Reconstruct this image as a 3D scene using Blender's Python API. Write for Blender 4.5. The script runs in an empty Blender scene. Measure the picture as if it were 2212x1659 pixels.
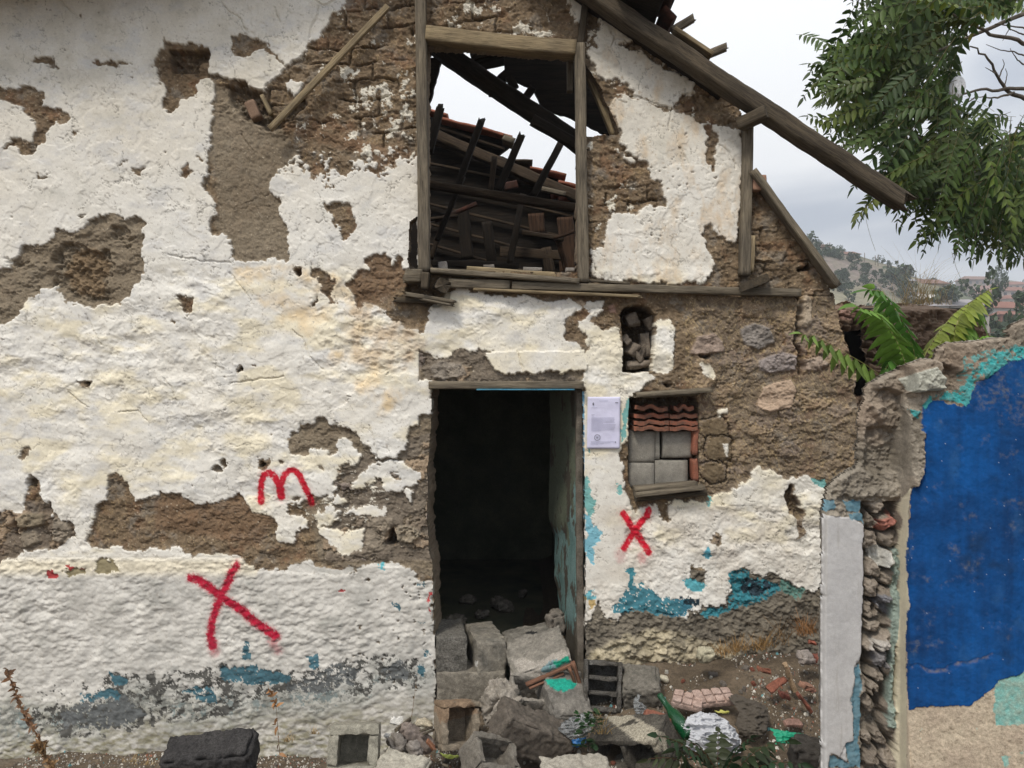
import bpy, bmesh, math, random
import numpy as np
from mathutils import Vector, Matrix, Euler, Quaternion
from mathutils import noise as mnoise

# ---------------------------------------------------------------- camera, sky, sun, exposure
F = 1670.0            # focal length in units of the 2212-wide sketch grid
EYE = 2.2             # camera height above the foot of the facade
D = 4.77              # distance camera - facade
scene = bpy.context.scene
C = scene.collection
cam_d = bpy.data.cameras.new("camera"); cam = bpy.data.objects.new("camera", cam_d); C.objects.link(cam)
cam.location = (0, 0, EYE); cam.rotation_euler = (math.radians(90), 0, 0)
cam_d.sensor_width = 36; cam_d.lens = 36 * F / 2212.0
cam_d.clip_start = 0.05; cam_d.clip_end = 3000
scene.camera = cam
SUN_EL, SUN_AZ = math.radians(52), math.radians(205)
world = bpy.data.worlds.new("World"); scene.world = world; world.use_nodes = True
wn = world.node_tree.nodes; wl = world.node_tree.links; wn.clear()
def wnode(t, **k):
    n = wn.new(t)
    for a, b in k.items(): setattr(n, a, b)
    return n
sky = wnode('ShaderNodeTexSky', sky_type='NISHITA', sun_disc=False, sun_elevation=SUN_EL, sun_rotation=SUN_AZ, altitude=900, air_density=1.0, dust_density=2.0)
tc = wnode('ShaderNodeTexCoord')
sep = wnode('ShaderNodeSeparateXYZ'); wl.new(tc.outputs['Generated'], sep.inputs[0])
cm = wnode('ShaderNodeMapping'); cm.inputs['Scale'].default_value = (1.0, 1.0, 3.0); cm.inputs['Location'].default_value = (3.1, 0.4, 0.25)
wl.new(tc.outputs['Generated'], cm.inputs[0])
cn = wnode('ShaderNodeTexNoise'); cn.inputs['Scale'].default_value = 1.7; cn.inputs['Detail'].default_value = 5; cn.inputs['Roughness'].default_value = 0.45; cn.inputs['Distortion'].default_value = 0.25
wl.new(cm.outputs[0], cn.inputs['Vector'])
cr = wnode('ShaderNodeValToRGB'); cr.color_ramp.interpolation = 'EASE'
e = cr.color_ramp.elements
e[0].position = 0.42; e[0].color = (4.3, 4.7, 5.4, 1)
e[1].position = 0.58; e[1].color = (8.3, 8.4, 8.5, 1)
wl.new(cn.outputs['Fac'], cr.inputs[0])
mx = wnode('ShaderNodeMix', data_type='RGBA'); mx.inputs[0].default_value = 0.93
wl.new(sky.outputs[0], mx.inputs[6]); wl.new(cr.outputs[0], mx.inputs[7])
# overcast dome: about 2.4 times brighter overhead than near the horizon
mr = wnode('ShaderNodeMapRange'); mr.inputs['From Min'].default_value = 0.0; mr.inputs['From Max'].default_value = 1.0
mr.inputs['To Min'].default_value = 0.95; mr.inputs['To Max'].default_value = 1.9
wl.new(sep.outputs['Z'], mr.inputs['Value'])
# the thin side of the cloud, with the sun behind it, is behind the camera
mr2 = wnode('ShaderNodeMapRange'); mr2.inputs['From Min'].default_value = -1.0; mr2.inputs['From Max'].default_value = 0.3
mr2.inputs['To Min'].default_value = 1.1; mr2.inputs['To Max'].default_value = 1.0
wl.new(sep.outputs['Y'], mr2.inputs['Value'])
mm = wnode('ShaderNodeMath', operation='MULTIPLY'); wl.new(mr.outputs[0], mm.inputs[0]); wl.new(mr2.outputs[0], mm.inputs[1])
vm = wnode('ShaderNodeVectorMath', operation='SCALE'); wl.new(mx.outputs[2], vm.inputs[0]); wl.new(mm.outputs[0], vm.inputs['Scale'])
bg = wnode('ShaderNodeBackground'); bg.inputs['Strength'].default_value = 0.1
wl.new(vm.outputs[0], bg.inputs['Color'])
wo = wnode('ShaderNodeOutputWorld'); wl.new(bg.outputs[0], wo.inputs[0])
sl = bpy.data.lights.new("sun", 'SUN'); sl.energy = 2.3; sl.angle = math.radians(11); sl.color = (1.0, 0.93, 0.82)
so = bpy.data.objects.new("sun", sl); C.objects.link(so)
sd = Vector((-0.36, -0.62, 0.95)).normalized()        # towards the sun: behind the camera, to the left, high
so.rotation_euler = sd.to_track_quat('Z', 'Y').to_euler()
scene.view_settings.view_transform = 'Standard'; scene.view_settings.look = 'None'
scene.view_settings.gamma = 1.0; scene.view_settings.exposure = 0.10

# ---------------------------------------------------------------- helpers
def W(u, v, d=D):
    return Vector(((u - 1106) / F * d, d, EYE - (v - 829.5) / F * d))
def tag(o, label=None, cat=None, group=None, kind=None):
    if label: o['label'] = label
    if cat: o['category'] = cat
    if group: o['group'] = group
    if kind: o['kind'] = kind
    return o
def empty(name, loc=(0, 0, 0), label=None, cat=None, group=None):
    o = bpy.data.objects.new(name, None); C.objects.link(o); o.location = loc; o.empty_display_size = 0.1
    return tag(o, label, cat, group)
def link(name, me, mat=None, parent=None, mw=None):
    o = bpy.data.objects.new(name, me); C.objects.link(o)
    if mat is not None: me.materials.append(mat)
    if mw is not None: o.matrix_world = mw
    if parent is not None:
        o.parent = parent
        o.matrix_parent_inverse = Matrix.Identity(4)
        base = parent.matrix_basis.inverted() @ (mw if mw is not None else Matrix.Identity(4))
        o.matrix_basis = base
    return o
def npmesh(name, verts, faces, smooth=True, col=None):
    """verts (n,3) array, faces (m,4) or (m,3) int array"""
    me = bpy.data.meshes.new(name)
    verts = np.asarray(verts, dtype=np.float32); faces = np.asarray(faces, dtype=np.int32)
    k = faces.shape[1]
    me.vertices.add(len(verts)); me.vertices.foreach_set('co', verts.ravel())
    me.loops.add(faces.size); me.loops.foreach_set('vertex_index', faces.ravel())
    me.polygons.add(len(faces)); me.polygons.foreach_set('loop_start', np.arange(0, faces.size, k, dtype=np.int32))
    me.polygons.foreach_set('use_smooth', np.full(len(faces), smooth, dtype=bool))
    me.update(calc_edges=True)
    if col is not None:
        a = me.attributes.new('Col', 'FLOAT_COLOR', 'POINT')
        c4 = np.ones((len(verts), 4), dtype=np.float32); c4[:, 3] = 0; col = np.asarray(col); c4[:, :col.shape[1]] = col
        a.data.foreach_set('color', c4.ravel())
    return me

# ---------------------------------------------------------------- numpy noise
def vnoise(x, y, seed=0):
    r = np.random.RandomState(seed * 7919 + 13).rand(256, 256).astype(np.float32) * 2 - 1
    xi = np.floor(x).astype(np.int32); yi = np.floor(y).astype(np.int32)
    fx = (x - xi).astype(np.float32); fy = (y - yi).astype(np.float32)
    fx = fx * fx * (3 - 2 * fx); fy = fy * fy * (3 - 2 * fy)
    x0 = xi & 255; x1 = (xi + 1) & 255; y0 = yi & 255; y1 = (yi + 1) & 255
    a = r[y0, x0]; b = r[y0, x1]; c = r[y1, x0]; d = r[y1, x1]
    return a + (b - a) * fx + (c - a) * fy + (a - b - c + d) * fx * fy
def fbm(x, y, sc, octs=4, seed=0, gain=0.5, sy=None):
    """about -1..1; sc, sy: feature sizes"""
    sy = sy or sc
    s = 0; a = 1; t = 0; cx, sn = math.cos(0.5 + seed), math.sin(0.5 + seed)
    X = x / sc; Y = y / sy
    for i in range(octs):
        s = s + a * vnoise(X + 17.3 * i + seed * 3.1, Y + 9.1 * i + seed * 5.7, seed * 10 + i); t += a
        a *= gain
        X, Y = (X * 0.8 + Y * 0.6) * 2.03, (-X * 0.6 + Y * 0.8) * 2.03
    return s / t * 1.5
def worley(x, y, sc, seed=0, sy=None, jit=0.9):
    """F1, F2 distances and a random value of the cell"""
    sy = sy or sc
    rs = np.random.RandomState(seed + 77)
    jx = rs.rand(64, 64).astype(np.float32); jy = rs.rand(64, 64).astype(np.float32); val = rs.rand(64, 64).astype(np.float32)
    X = x / sc; Y = y / sy; xi = np.floor(X).astype(np.int32); yi = np.floor(Y).astype(np.int32)
    f1 = np.full(X.shape, 9., np.float32); f2 = f1.copy(); cv = np.zeros(X.shape, np.float32)
    for dy in (-1, 0, 1):
        for dx in (-1, 0, 1):
            cx = xi + dx; cy = yi + dy
            px = cx + 0.5 + (jx[cy & 63, cx & 63] - .5) * jit; py = cy + 0.5 + (jy[cy & 63, cx & 63] - .5) * jit
            d = np.sqrt((X - px) ** 2 + (Y - py) ** 2)
            nearer = d < f1
            f2 = np.where(nearer, f1, np.minimum(f2, d)); cv = np.where(nearer, val[cy & 63, cx & 63], cv)
            f1 = np.where(nearer, d, f1)
    return f1, f2, cv
def sstep(a, b, x):
    t = np.clip((x - a) / (b - a), 0, 1); return t * t * (3 - 2 * t)
def inside(poly, x, y):
    poly = np.asarray(poly, dtype=np.float32); res = np.zeros(x.shape, bool)
    x0, y0 = poly.min(0); x1, y1 = poly.max(0)
    bb = (x >= x0) & (x <= x1) & (y >= y0) & (y <= y1)
    if not bb.any(): return res
    X = x[bb]; Y = y[bb]; r = np.zeros(X.shape, bool); n = len(poly)
    for i in range(n):
        ax, ay = poly[i]; bx, by = poly[(i + 1) % n]
        if ay == by: continue
        c = ((ay > Y) != (by > Y)) & (X < (bx - ax) * (Y - ay) / (by - ay) + ax)
        r ^= c
    res[bb] = r; return res
def pdist(line, x, y, reach=40):
    """distance to a polyline, evaluated only near it"""
    res = np.full(x.shape, 999., np.float32); l = np.asarray(line, np.float32)
    for (ax, ay), (bx, by) in zip(l[:-1], l[1:]):
        bb = (x > min(ax, bx) - reach) & (x < max(ax, bx) + reach) & (y > min(ay, by) - reach) & (y < max(ay, by) + reach)
        X = x[bb]; Y = y[bb]
        if X.size == 0: continue
        L = max((bx - ax) ** 2 + (by - ay) ** 2, 1e-6)
        t = np.clip(((X - ax) * (bx - ax) + (Y - ay) * (by - ay)) / L, 0, 1)
        res[bb] = np.minimum(res[bb], np.hypot(X - ax - t * (bx - ax), Y - ay - t * (by - ay)))
    return res
def blur(a, n=1):
    a = a.astype(np.float32)
    for _ in range(n):
        p = np.pad(a, 1, mode='edge')
        a = (p[1:-1, 1:-1] * 2 + p[:-2, 1:-1] + p[2:, 1:-1] + p[1:-1, :-2] + p[1:-1, 2:]) / 6
    return a
TILES = {1: (0, 0, 1 / 3), 2: (737.5, 0, 1 / 3), 3: (1475, 0, 1 / 3), 4: (0, 553, 1 / 3), 5: (737.5, 553, 1 / 3), 6: (1475, 553, 1 / 3),
         7: (0, 1106, 1 / 3), 8: (737.5, 1106, 1 / 3), 9: (1475, 1106, 1 / 3),
         'Z1': (1232.4, 790, .1905), 'Z2': (1706.4, 474, .2286), 'Z3': (1232.4, 0, .2286), 'Z4': (600.4, 884.8, .2095), 'F': (0, 0, 1)}
def T(k, pts):
    a, b, s = TILES[k]; return [(a + x * s, b + y * s) for x, y in pts]
def mixc(a, b, t):
    return a + (b - a) * t[..., None]
def sheet(name, U, V, keep, pos, col, thick, mat, parent, splay=1.0, mid=None):
    """relief sheet: pos (h,w,3) points, keep (h-1,w-1) cells; rims are carried back by `thick` so it is a solid wall"""
    h, w = U.shape; idx = np.arange(h * w).reshape(h, w)
    q = np.stack([idx[:-1, :-1], idx[1:, :-1], idx[1:, 1:], idx[:-1, 1:]], -1)[keep]
    vs = pos.reshape(-1, 3); cs = col.reshape(-1, col.shape[-1])
    k = np.pad(keep, 1); kc = k[1:-1, 1:-1]
    E = []
    for sl_, a, b in ((k[:-2, 1:-1], idx[:-1, 1:], idx[:-1, :-1]), (k[2:, 1:-1], idx[1:, :-1], idx[1:, 1:]),
                      (k[1:-1, :-2], idx[:-1, :-1], idx[1:, :-1]), (k[1:-1, 2:], idx[1:, 1:], idx[:-1, 1:])):
        m = kc & ~sl_; E.append(np.stack([a[m], b[m]], -1))
    E = np.concatenate(E)
    used = np.unique(E); mp = -np.ones(h * w, np.int64)
    rings = []; base = h * w; prev = {None: None}
    nl = 7; cur = used; vsx = [vs]; csx = [cs]; faces = [q]
    curidx = used.copy()
    for r in range(1, nl + 1):
        t = (thick(vs[used]) if callable(thick) else thick) * r / nl
        pv = vs[used].copy(); s = 1 + (splay - 1) * r / nl
        y0 = pv[:, 1].copy(); pv[:, 1] += t
        if splay != 1.0:
            kx = (y0 + t) / y0; pv[:, 0] *= kx; pv[:, 2] = EYE + (pv[:, 2] - EYE) * kx
        n_ = fbm(pv[:, 0] * 300 + pv[:, 2] * 170, pv[:, 1] * 300 + pv[:, 2] * 300, 14, 3, 5) * 0.012
        pv[:, 0] += n_; pv[:, 2] += n_ * 0.7
        vsx.append(pv); cc = cs[used]
        if mid is not None:
            a_ = min(1, r / 2.); md = np.zeros(cc.shape[1]); md[:3] = mid[:3]; cc = cc * (1 - a_) + md * a_ * (1 + 8 * n_[:, None])
        csx.append(cc)
        new = base + np.arange(len(used)); base += len(used)
        m1 = np.zeros(h * w, np.int64); m1[used] = curidx; m2 = np.zeros(h * w, np.int64); m2[used] = new
        faces.append(np.stack([m1[E[:, 0]], m1[E[:, 1]], m2[E[:, 1]], m2[E[:, 0]]], -1))
        curidx = new
    allv = np.concatenate(vsx); allf = np.concatenate(faces); allc = np.concatenate(csx)
    u_, inv = np.unique(allf, return_inverse=True)
    me = npmesh(name, allv[u_], inv.reshape(allf.shape), True, allc[u_])
    return link(name, me, mat, parent)

# ---------------------------------------------------------------- materials
MATS = {}
def newmat(name):
    m = bpy.data.materials.new(name); m.use_nodes = True; nt = m.node_tree; nt.nodes.clear()
    o = nt.nodes.new('ShaderNodeOutputMaterial'); b = nt.nodes.new('ShaderNodeBsdfPrincipled'); nt.links.new(b.outputs[0], o.inputs[0])
    MATS[name] = m; return m, nt, b
def mnoise_node(nt, scale, detail=6, rough=0.6, coord='Object', mscale=(1, 1, 1), dist=0):
    t = nt.nodes.new('ShaderNodeTexCoord'); mp = nt.nodes.new('ShaderNodeMapping'); mp.inputs['Scale'].default_value = mscale
    n = nt.nodes.new('ShaderNodeTexNoise'); n.inputs['Scale'].default_value = scale; n.inputs['Detail'].default_value = detail
    n.inputs['Roughness'].default_value = rough; n.inputs['Distortion'].default_value = dist
    nt.links.new(t.outputs[coord], mp.inputs[0]); nt.links.new(mp.outputs[0], n.inputs['Vector']); return n
def ramp(nt, src, stops):
    r = nt.nodes.new('ShaderNodeValToRGB'); el = r.color_ramp.elements
    while len(el) < len(stops): el.new(0.5)
    for x, (p, c) in zip(el, stops): x.position = p; x.color = (*c, 1) if len(c) == 3 else c
    nt.links.new(src, r.inputs[0]); return r
def bump(nt, b, src, strength, dist):
    n = nt.nodes.new('ShaderNodeBump'); n.inputs['Strength'].default_value = strength; n.inputs['Distance'].default_value = dist
    nt.links.new(src, n.inputs['Height'])
    old = b.inputs['Normal'].links
    if old: nt.links.new(old[0].from_socket, n.inputs['Normal'])
    nt.links.new(n.outputs[0], b.inputs['Normal']); return n
def mul(nt, a, c, f=1.0):
    m = nt.nodes.new('ShaderNodeMix'); m.data_type = 'RGBA'; m.blend_type = 'MULTIPLY'; m.inputs[0].default_value = f
    nt.links.new(a, m.inputs[6]); nt.links.new(c, m.inputs[7]); return m.outputs[2]
def attr_mat(name, rough=0.92, grain=(0.72, 1.18), s1=60, s2=260, b1=0.5, d1=0.006, spec=0.25):
    m, nt, b = newmat(name)
    a = nt.nodes.new('ShaderNodeAttribute'); a.attribute_name = 'Col'
    n1 = mnoise_node(nt, s1, 8, 0.7); n2 = mnoise_node(nt, s2, 3, 0.6)
    r1 = ramp(nt, n1.outputs['Fac'], [(0.3, (grain[0],) * 3), (0.7, (grain[1],) * 3)])
    r2 = ramp(nt, n2.outputs['Fac'], [(0.32, (grain[0] + .08,) * 3), (0.62, (grain[1] - .06,) * 3)])
    nt.links.new(mul(nt, mul(nt, a.outputs['Color'], r1.outputs[0]), r2.outputs[0]), b.inputs['Base Color'])
    b.inputs['Roughness'].default_value = rough; b.inputs['Specular IOR Level'].default_value = spec
    k1 = bump(nt, b, n1.outputs['Fac'], b1, d1); k2 = bump(nt, b, n2.outputs['Fac'], b1 * 0.8, d1 * 0.35)
    if name == 'weathered_wall':                       # plaster (alpha 1) is smoother than bare mud (alpha 0)
        mp = nt.nodes.new('ShaderNodeMapRange'); mp.inputs['To Min'].default_value = b1; mp.inputs['To Max'].default_value = b1 * .3
        nt.links.new(a.outputs['Alpha'], mp.inputs['Value']); nt.links.new(mp.outputs[0], k1.inputs['Strength']); nt.links.new(mp.outputs[0], k2.inputs['Strength'])
        for mm_ in [n for n in nt.nodes if n.type == 'MIX']:
            mq = nt.nodes.new('ShaderNodeMapRange'); mq.inputs['To Min'].default_value = 1; mq.inputs['To Max'].default_value = .35
            nt.links.new(a.outputs['Alpha'], mq.inputs['Value']); nt.links.new(mq.outputs[0], mm_.inputs[0])
    return m
def solid_mat(name, c1, c2, rough=0.9, scale=8, mscale=(1, 1, 1), bs=0.5, bd=0.004, fine=120, spec=0.3, dist=0.0, lo=0.35, hi=0.65):
    m, nt, b = newmat(name)
    n1 = mnoise_node(nt, scale, 7, 0.65, mscale=mscale, dist=dist); n2 = mnoise_node(nt, fine, 4, 0.6, mscale=mscale)
    r1 = ramp(nt, n1.outputs['Fac'], [(lo, c1), (hi, c2)])
    r2 = ramp(nt, n2.outputs['Fac'], [(0.3, (.72,) * 3), (0.65, (1.15,) * 3)])
    nt.links.new(mul(nt, r1.outputs[0], r2.outputs[0]), b.inputs['Base Color'])
    b.inputs['Roughness'].default_value = rough; b.inputs['Specular IOR Level'].default_value = spec
    bump(nt, b, n1.outputs['Fac'], bs, bd); bump(nt, b, n2.outputs['Fac'], bs, bd * .5)
    return m
wall_mat = attr_mat('weathered_wall')
# ---------------------------------------------------------------- the ruined house: facade relief
house = empty('ruined_house', (0, D, 0), 'derelict mud brick house with peeling white plaster, dark doorway and broken gable window', 'house')
STEP = 1.7
uu = np.concatenate([np.arange(-760, -24, 9), np.arange(-24, 1906, STEP)]).astype(np.float32)
vv = np.concatenate([np.arange(-330, -12, 6), np.arange(-12, 1690, STEP), np.arange(1692, 1760, 12)]).astype(np.float32)
U, V = np.meshgrid(uu, vv)
w1x = fbm(U, V, 26, 4, 1, .6); w1y = fbm(U, V, 26, 4, 2, .6)
w2x = fbm(U, V, 9, 3, 3, .6); w2y = fbm(U, V, 9, 3, 4, .6)
chA = worley(U + 2 * w2x, V + 2 * w2y, 12, 51)[2]; chB = worley(U + 3 * w2x, V, 11, 52)[2]; chC = worley(U, V, 28, 53)[2]; chD = worley(U, V, 26, 54)[2]
UW = U + 5 * w1x + 1.6 * w2x + 6.5 * (chA - .5) + 7 * (chC - .5); VW = V + 5 * w1y + 1.6 * w2y + 6.5 * (chB - .5) + 7 * (chD - .5)       # ragged, chipped edges
US = U + 2.0 * w1x + 0.8 * w2x; VS = V + 2.0 * w1y + 0.8 * w2y       # nearly straight edges
def reg(k, pts, soft=False):
    return inside(T(k, pts), US if soft else UW, VS if soft else VW)
n40 = fbm(U, V, 40, 5, 5, .55); n12 = fbm(U, V, 12, 4, 6, .6); n5 = fbm(U, V, 5, 3, 7, .6); n120 = fbm(U, V, 120, 4, 8); n3 = fbm(U, V, 2.6, 2, 9)
patchy = fbm(U, V, 22, 5, 31, .7); patchy2 = fbm(U, V, 15, 5, 32, .75, sy=9)

# --- masks: P = plaster present
P = np.zeros(U.shape, bool)
LEFT = U < 905
P |= LEFT
M1 = T(1, [(1050, 345), (1065, 255), (1100, 290), (1240, 290), (1370, 300), (1345, 400), (1350, 480), (1430, 510), (1500, 510), (1570, 520), (1640, 575), (1695, 612), (1720, 600), (1720, 560), (1790, 500), (1870, 450), (1900, 410), (1960, 390), (1995, 330), (2010, 270), (2080, 240), (2130, 170), (2175, 90), (2230, 30), (2250, -60), (2740, -60)]) + [
    (913, 340), (895, 335), (840, 322), (815, 345), (790, 330), (760, 345), (730, 340), (700, 335), (680, 330), (660, 335), (640, 330), (625, 345), (600, 370), (585, 395), (580, 410), (600, 425), (605, 465), (610, 480), (625, 500), (625, 525), (628, 562), (500, 564), (500, 520), (480, 510), (458, 505), (460, 485), (470, 465), (455, 430), (443, 405), (445, 370), (455, 320), (455, 290), (465, 250), (465, 210), (463, 180), (445, 170), (425, 175), (425, 205), (400, 210), (385, 215), (383, 235), (370, 247), (353, 235), (355, 215), (360, 195), (350, 175), (345, 145), (335, 143)]
P &= ~inside(M1, UW, VW)
holes = [
 (1, [(0, 575), (60, 590), (110, 570), (170, 560), (215, 570), (250, 600), (290, 615), (285, 680), (330, 700), (380, 720), (440, 730), (455, 770), (430, 810), (375, 800), (340, 830), (305, 870), (300, 930), (260, 945), (235, 980), (155, 1010), (130, 980), (110, 950), (60, 945), (20, 965), (15, 945), (80, 915), (200, 910), (240, 870), (245, 820), (255, 790), (210, 780), (160, 720), (130, 680), (60, 660), (-40, 640)]),
 (1, [(185, 400), (240, 375), (300, 395), (355, 390), (375, 440), (365, 445), (320, 430), (240, 430)]),
 (1, [(625, 395), (700, 395), (770, 430), (800, 410), (850, 440), (790, 440), (740, 455), (690, 430)]),
 (1, [(1480, 250), (1590, 235), (1700, 280), (1880, 430), (1870, 445), (1790, 380), (1690, 335), (1640, 370), (1600, 385), (1530, 375), (1500, 300)]),
 (1, [(870, 1105), (950, 1090), (925, 1130), (890, 1130)]), (1, [(1170, 1160), (1180, 1110), (1235, 1075), (1260, 1120), (1210, 1150)]),
 (1, [(245, 1125), (265, 1160), (330, 1160), (360, 1140), (355, 1150), (325, 1170), (255, 1172)]), (1, [(780, 1075), (790, 1045), (840, 1055), (800, 1060)]),
 (1, [(485, 850), (525, 855), (510, 885), (495, 880)]), (1, [(1255, 1010), (1290, 1005), (1325, 1060), (1300, 1050)]),
 (1, [(510, 115), (525, 100), (540, 120), (525, 132)]), (1, [(525, 1390), (545, 1395), (518, 1420)]), (1, [(55, 310), (75, 315), (80, 335), (62, 325)]),
 (4, [(-60, 110), (20, 95), (70, 80), (75, 30), (140, -20), (150, -60), (230, -50), (330, -115), (390, -160), (450, -140), (500, -150), (580, -210), (590, -250), (700, -260), (760, -260), (830, -230), (890, -270), (950, -220), (905, -170), (945, -140), (930, -60), (930, -20), (940, 100), (920, 160), (870, 190), (850, 250), (800, 300), (740, 325), (610, 350), (540, 320), (480, 320), (440, 290), (390, 250), (370, 210), (300, 220), (265, 210), (270, 250), (200, 290), (150, 370), (60, 430), (10, 460), (-60, 480)]),
 (4, [(1150, 290), (1180, 262), (1210, 258), (1225, 280), (1258, 285), (1260, 340), (1240, 380), (1200, 360)]),
 (4, [(2015, 70), (2060, 85), (2110, 115), (2175, 160), (2150, 230), (2145, 260), (2175, 310), (2130, 300), (2120, 240), (2085, 225), (2075, 150), (2030, 120)]),
 (4, [(2010, 320), (2065, 270), (2070, 290), (2030, 330)]), (4, [(500, 820), (560, 795), (585, 815), (570, 860), (525, 850)]),
 (4, [(1535, 745), (1585, 725), (1590, 760), (1550, 770)]), (4, [(1645, 700), (1670, 695), (1665, 712)]), (4, [(130, 1290), (180, 1240), (215, 1245), (210, 1290), (150, 1315)]),
 (4, [(1375, 1385), (1405, 1350), (1440, 1365), (1475, 1400), (1420, 1415)]), (4, [(1430, 1325), (1470, 1310), (1480, 1345), (1450, 1355)]),
 (4, [(1655, 1310), (1760, 1295), (1750, 1345), (1720, 1385), (1680, 1370)]), (4, [(1800, 1310), (1855, 1310), (1845, 1335), (1810, 1330)]),
 (4, [(2055, 1345), (2085, 1345), (2105, 1370), (2095, 1395)]), (4, [(1870, 1580), (1900, 1560), (1940, 1565), (1930, 1600), (1880, 1605)]),
 (4, [(1015, 280), (1040, 280), (1038, 296), (1015, 296)]), (4, [(1125, 410), (1160, 440), (1150, 460), (1125, 440)]),
 (4, [(175, 1450), (190, 1430), (235, 1430), (265, 1480), (280, 1550), (320, 1600), (345, 1659), (345, 1675), (440, 1709), (490, 1729), (470, 1779), (480, 1829), (400, 1879), (300, 1899), (180, 1905), (50, 1969), (0, 2029), (-90, 2050), (-90, 1655), (180, 1659), (175, 1560), (200, 1530)]),
 # the long bare band above the dado
 (4, [(620, 1659), (650, 1600), (690, 1590), (695, 1540), (710, 1480), (665, 1420), (740, 1390), (790, 1430), (830, 1480), (860, 1540), (890, 1590), (1010, 1560), (1030, 1525), (1130, 1535), (1210, 1560), (1260, 1590), (1330, 1580), (1390, 1580), (1500, 1560), (1560, 1530), (1590, 1560), (1590, 1620), (1640, 1659), (1720, 1669), (1800, 1719), (2212, 1720), (2790, 1650), (2790, 2110), (2760, 2099), (2690, 2059), (2610, 2000), (2540, 1980), (2412, 1989), (2212, 2029), (2080, 2009), (1990, 1969), (1920, 1989), (1850, 2029), (1750, 2029), (1640, 1999), (1540, 1949), (1400, 1929), (1260, 1929), (1190, 1889), (1120, 1899), (900, 1909), (650, 1869), (600, 1879), (575, 1829), (610, 1749)]),
 # beside the doorway, under the hanging flap
 ('Z4', [(1620, 50), (1540, 90), (1500, 130), (1390, 180), (1340, 270), (1320, 400), (1260, 400), (1240, 490), (1100, 490), (1050, 520), (1010, 490), (950, 420), (880, 360), (840, 280), (800, 260), (720, 200), (600, 190), (520, 130), (460, 95), (410, 100), (380, 140), (240, 150), (235, 210), (150, 260), (105, 380), (140, 440), (320, 460), (350, 420), (410, 430), (440, 440), (540, 420), (570, 470), (620, 450), (640, 300), (720, 300), (780, 380), (880, 460), (850, 540), (700, 550), (650, 600), (620, 720), (560, 790), (650, 840), (600, 870), (430, 900), (340, 880), (290, 960), (60, 1020), (40, 1060), (60, 1500), (1620, 1500)]),
 # soil niche around the lintel end of the gable window
 (5, [(540, -40), (540, 80), (400, 75), (395, 60), (385, 0), (330, 60), (200, 30), (180, 95), (110, 105), (100, 160), (40, 180), (50, 230), (90, 330), (180, 300), (260, 330), (330, 420), (440, 470), (520, 480), (560, 420), (600, 330), (760, 310), (900, 230), (900, -40)]),
 (4, [(1900, 90), (1920, 78), (1955, 85), (1955, 125), (1935, 140), (1912, 125)]),
]
for k, p in holes: P &= ~reg(k, p)
# plaster islands, left half
for k, p in [
 (1, [(1660, 560), (1700, 540), (1730, 580), (1710, 620)]), (1, [(1870, 560), (1890, 510), (1960, 540), (1950, 600), (1900, 630), (1870, 610)]),
 ('Z4', [(930, 620), (1000, 540), (1330, 530), (1370, 620), (1460, 640), (1450, 780), (1300, 820), (1180, 860), (1110, 850), (1090, 770), (1020, 700), (960, 700), (990, 760), (860, 800), (770, 810), (770, 760)]),
 ('Z4', [(1285, 840), (1390, 840), (1380, 920), (1330, 930)]),
 ('Z4', [(690, 1080), (870, 1000), (1120, 990), (1120, 1085), (930, 1090), (750, 1085)]),
 ('Z4', [(400, 1080), (480, 1060), (500, 1000), (580, 970), (590, 1050), (690, 1060), (600, 1130), (440, 1210), (640, 1210), (670, 1250), (600, 1310), (740, 1230), (900, 1220), (905, 1330), (840, 1460), (760, 1505), (620, 1450), (600, 1400), (400, 1270)]),
 ('Z4', [(0, 1180), (-60, 1060), (60, 1020), (130, 1090), (300, 1130), (310, 1190), (170, 1290), (200, 1350), (60, 1390), (0, 1310)]),
 ('Z4', [(580, 900), (640, 890), (740, 960), (700, 990), (600, 960)]),
]: P |= reg(k, p)
P &= ~reg('Z4', [(1150, 650), (1240, 650), (1260, 720), (1190, 720)])
# spotty whitewash left clinging to bare mud
spot_z = inside([(780, 190), (895, 170), (895, 340), (800, 345), (770, 330), (745, 300), (780, 270)], UW, VW) | inside([(735, 150), (780, 140), (790, 240), (760, 250)], UW, VW)
SPOT = spot_z & (patchy > 0.16)
SPOT |= inside([(690, 1020), (790, 1015), (850, 1080), (800, 1130), (700, 1160), (640, 1090)], UW, VW) & (patchy2 > 0.42)
SPOT |= inside([(1000, 0), (1080, -5), (1080, 25), (1010, 30)], UW, VW) & (patchy > 0.1)
SPOT |= reg(2, [(1110, 170), (1170, 160), (1380, 210), (1370, 245), (1240, 245), (1120, 215)]) & (patchy > -0.15)
SPOT |= (U > 640) & (U < 1500) & (V < 330) & (patchy > 0.62)
SPOT |= inside([(1270, 330), (1420, 380), (1400, 470), (1280, 500)], UW, VW) & (patchy > 0.5)
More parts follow.
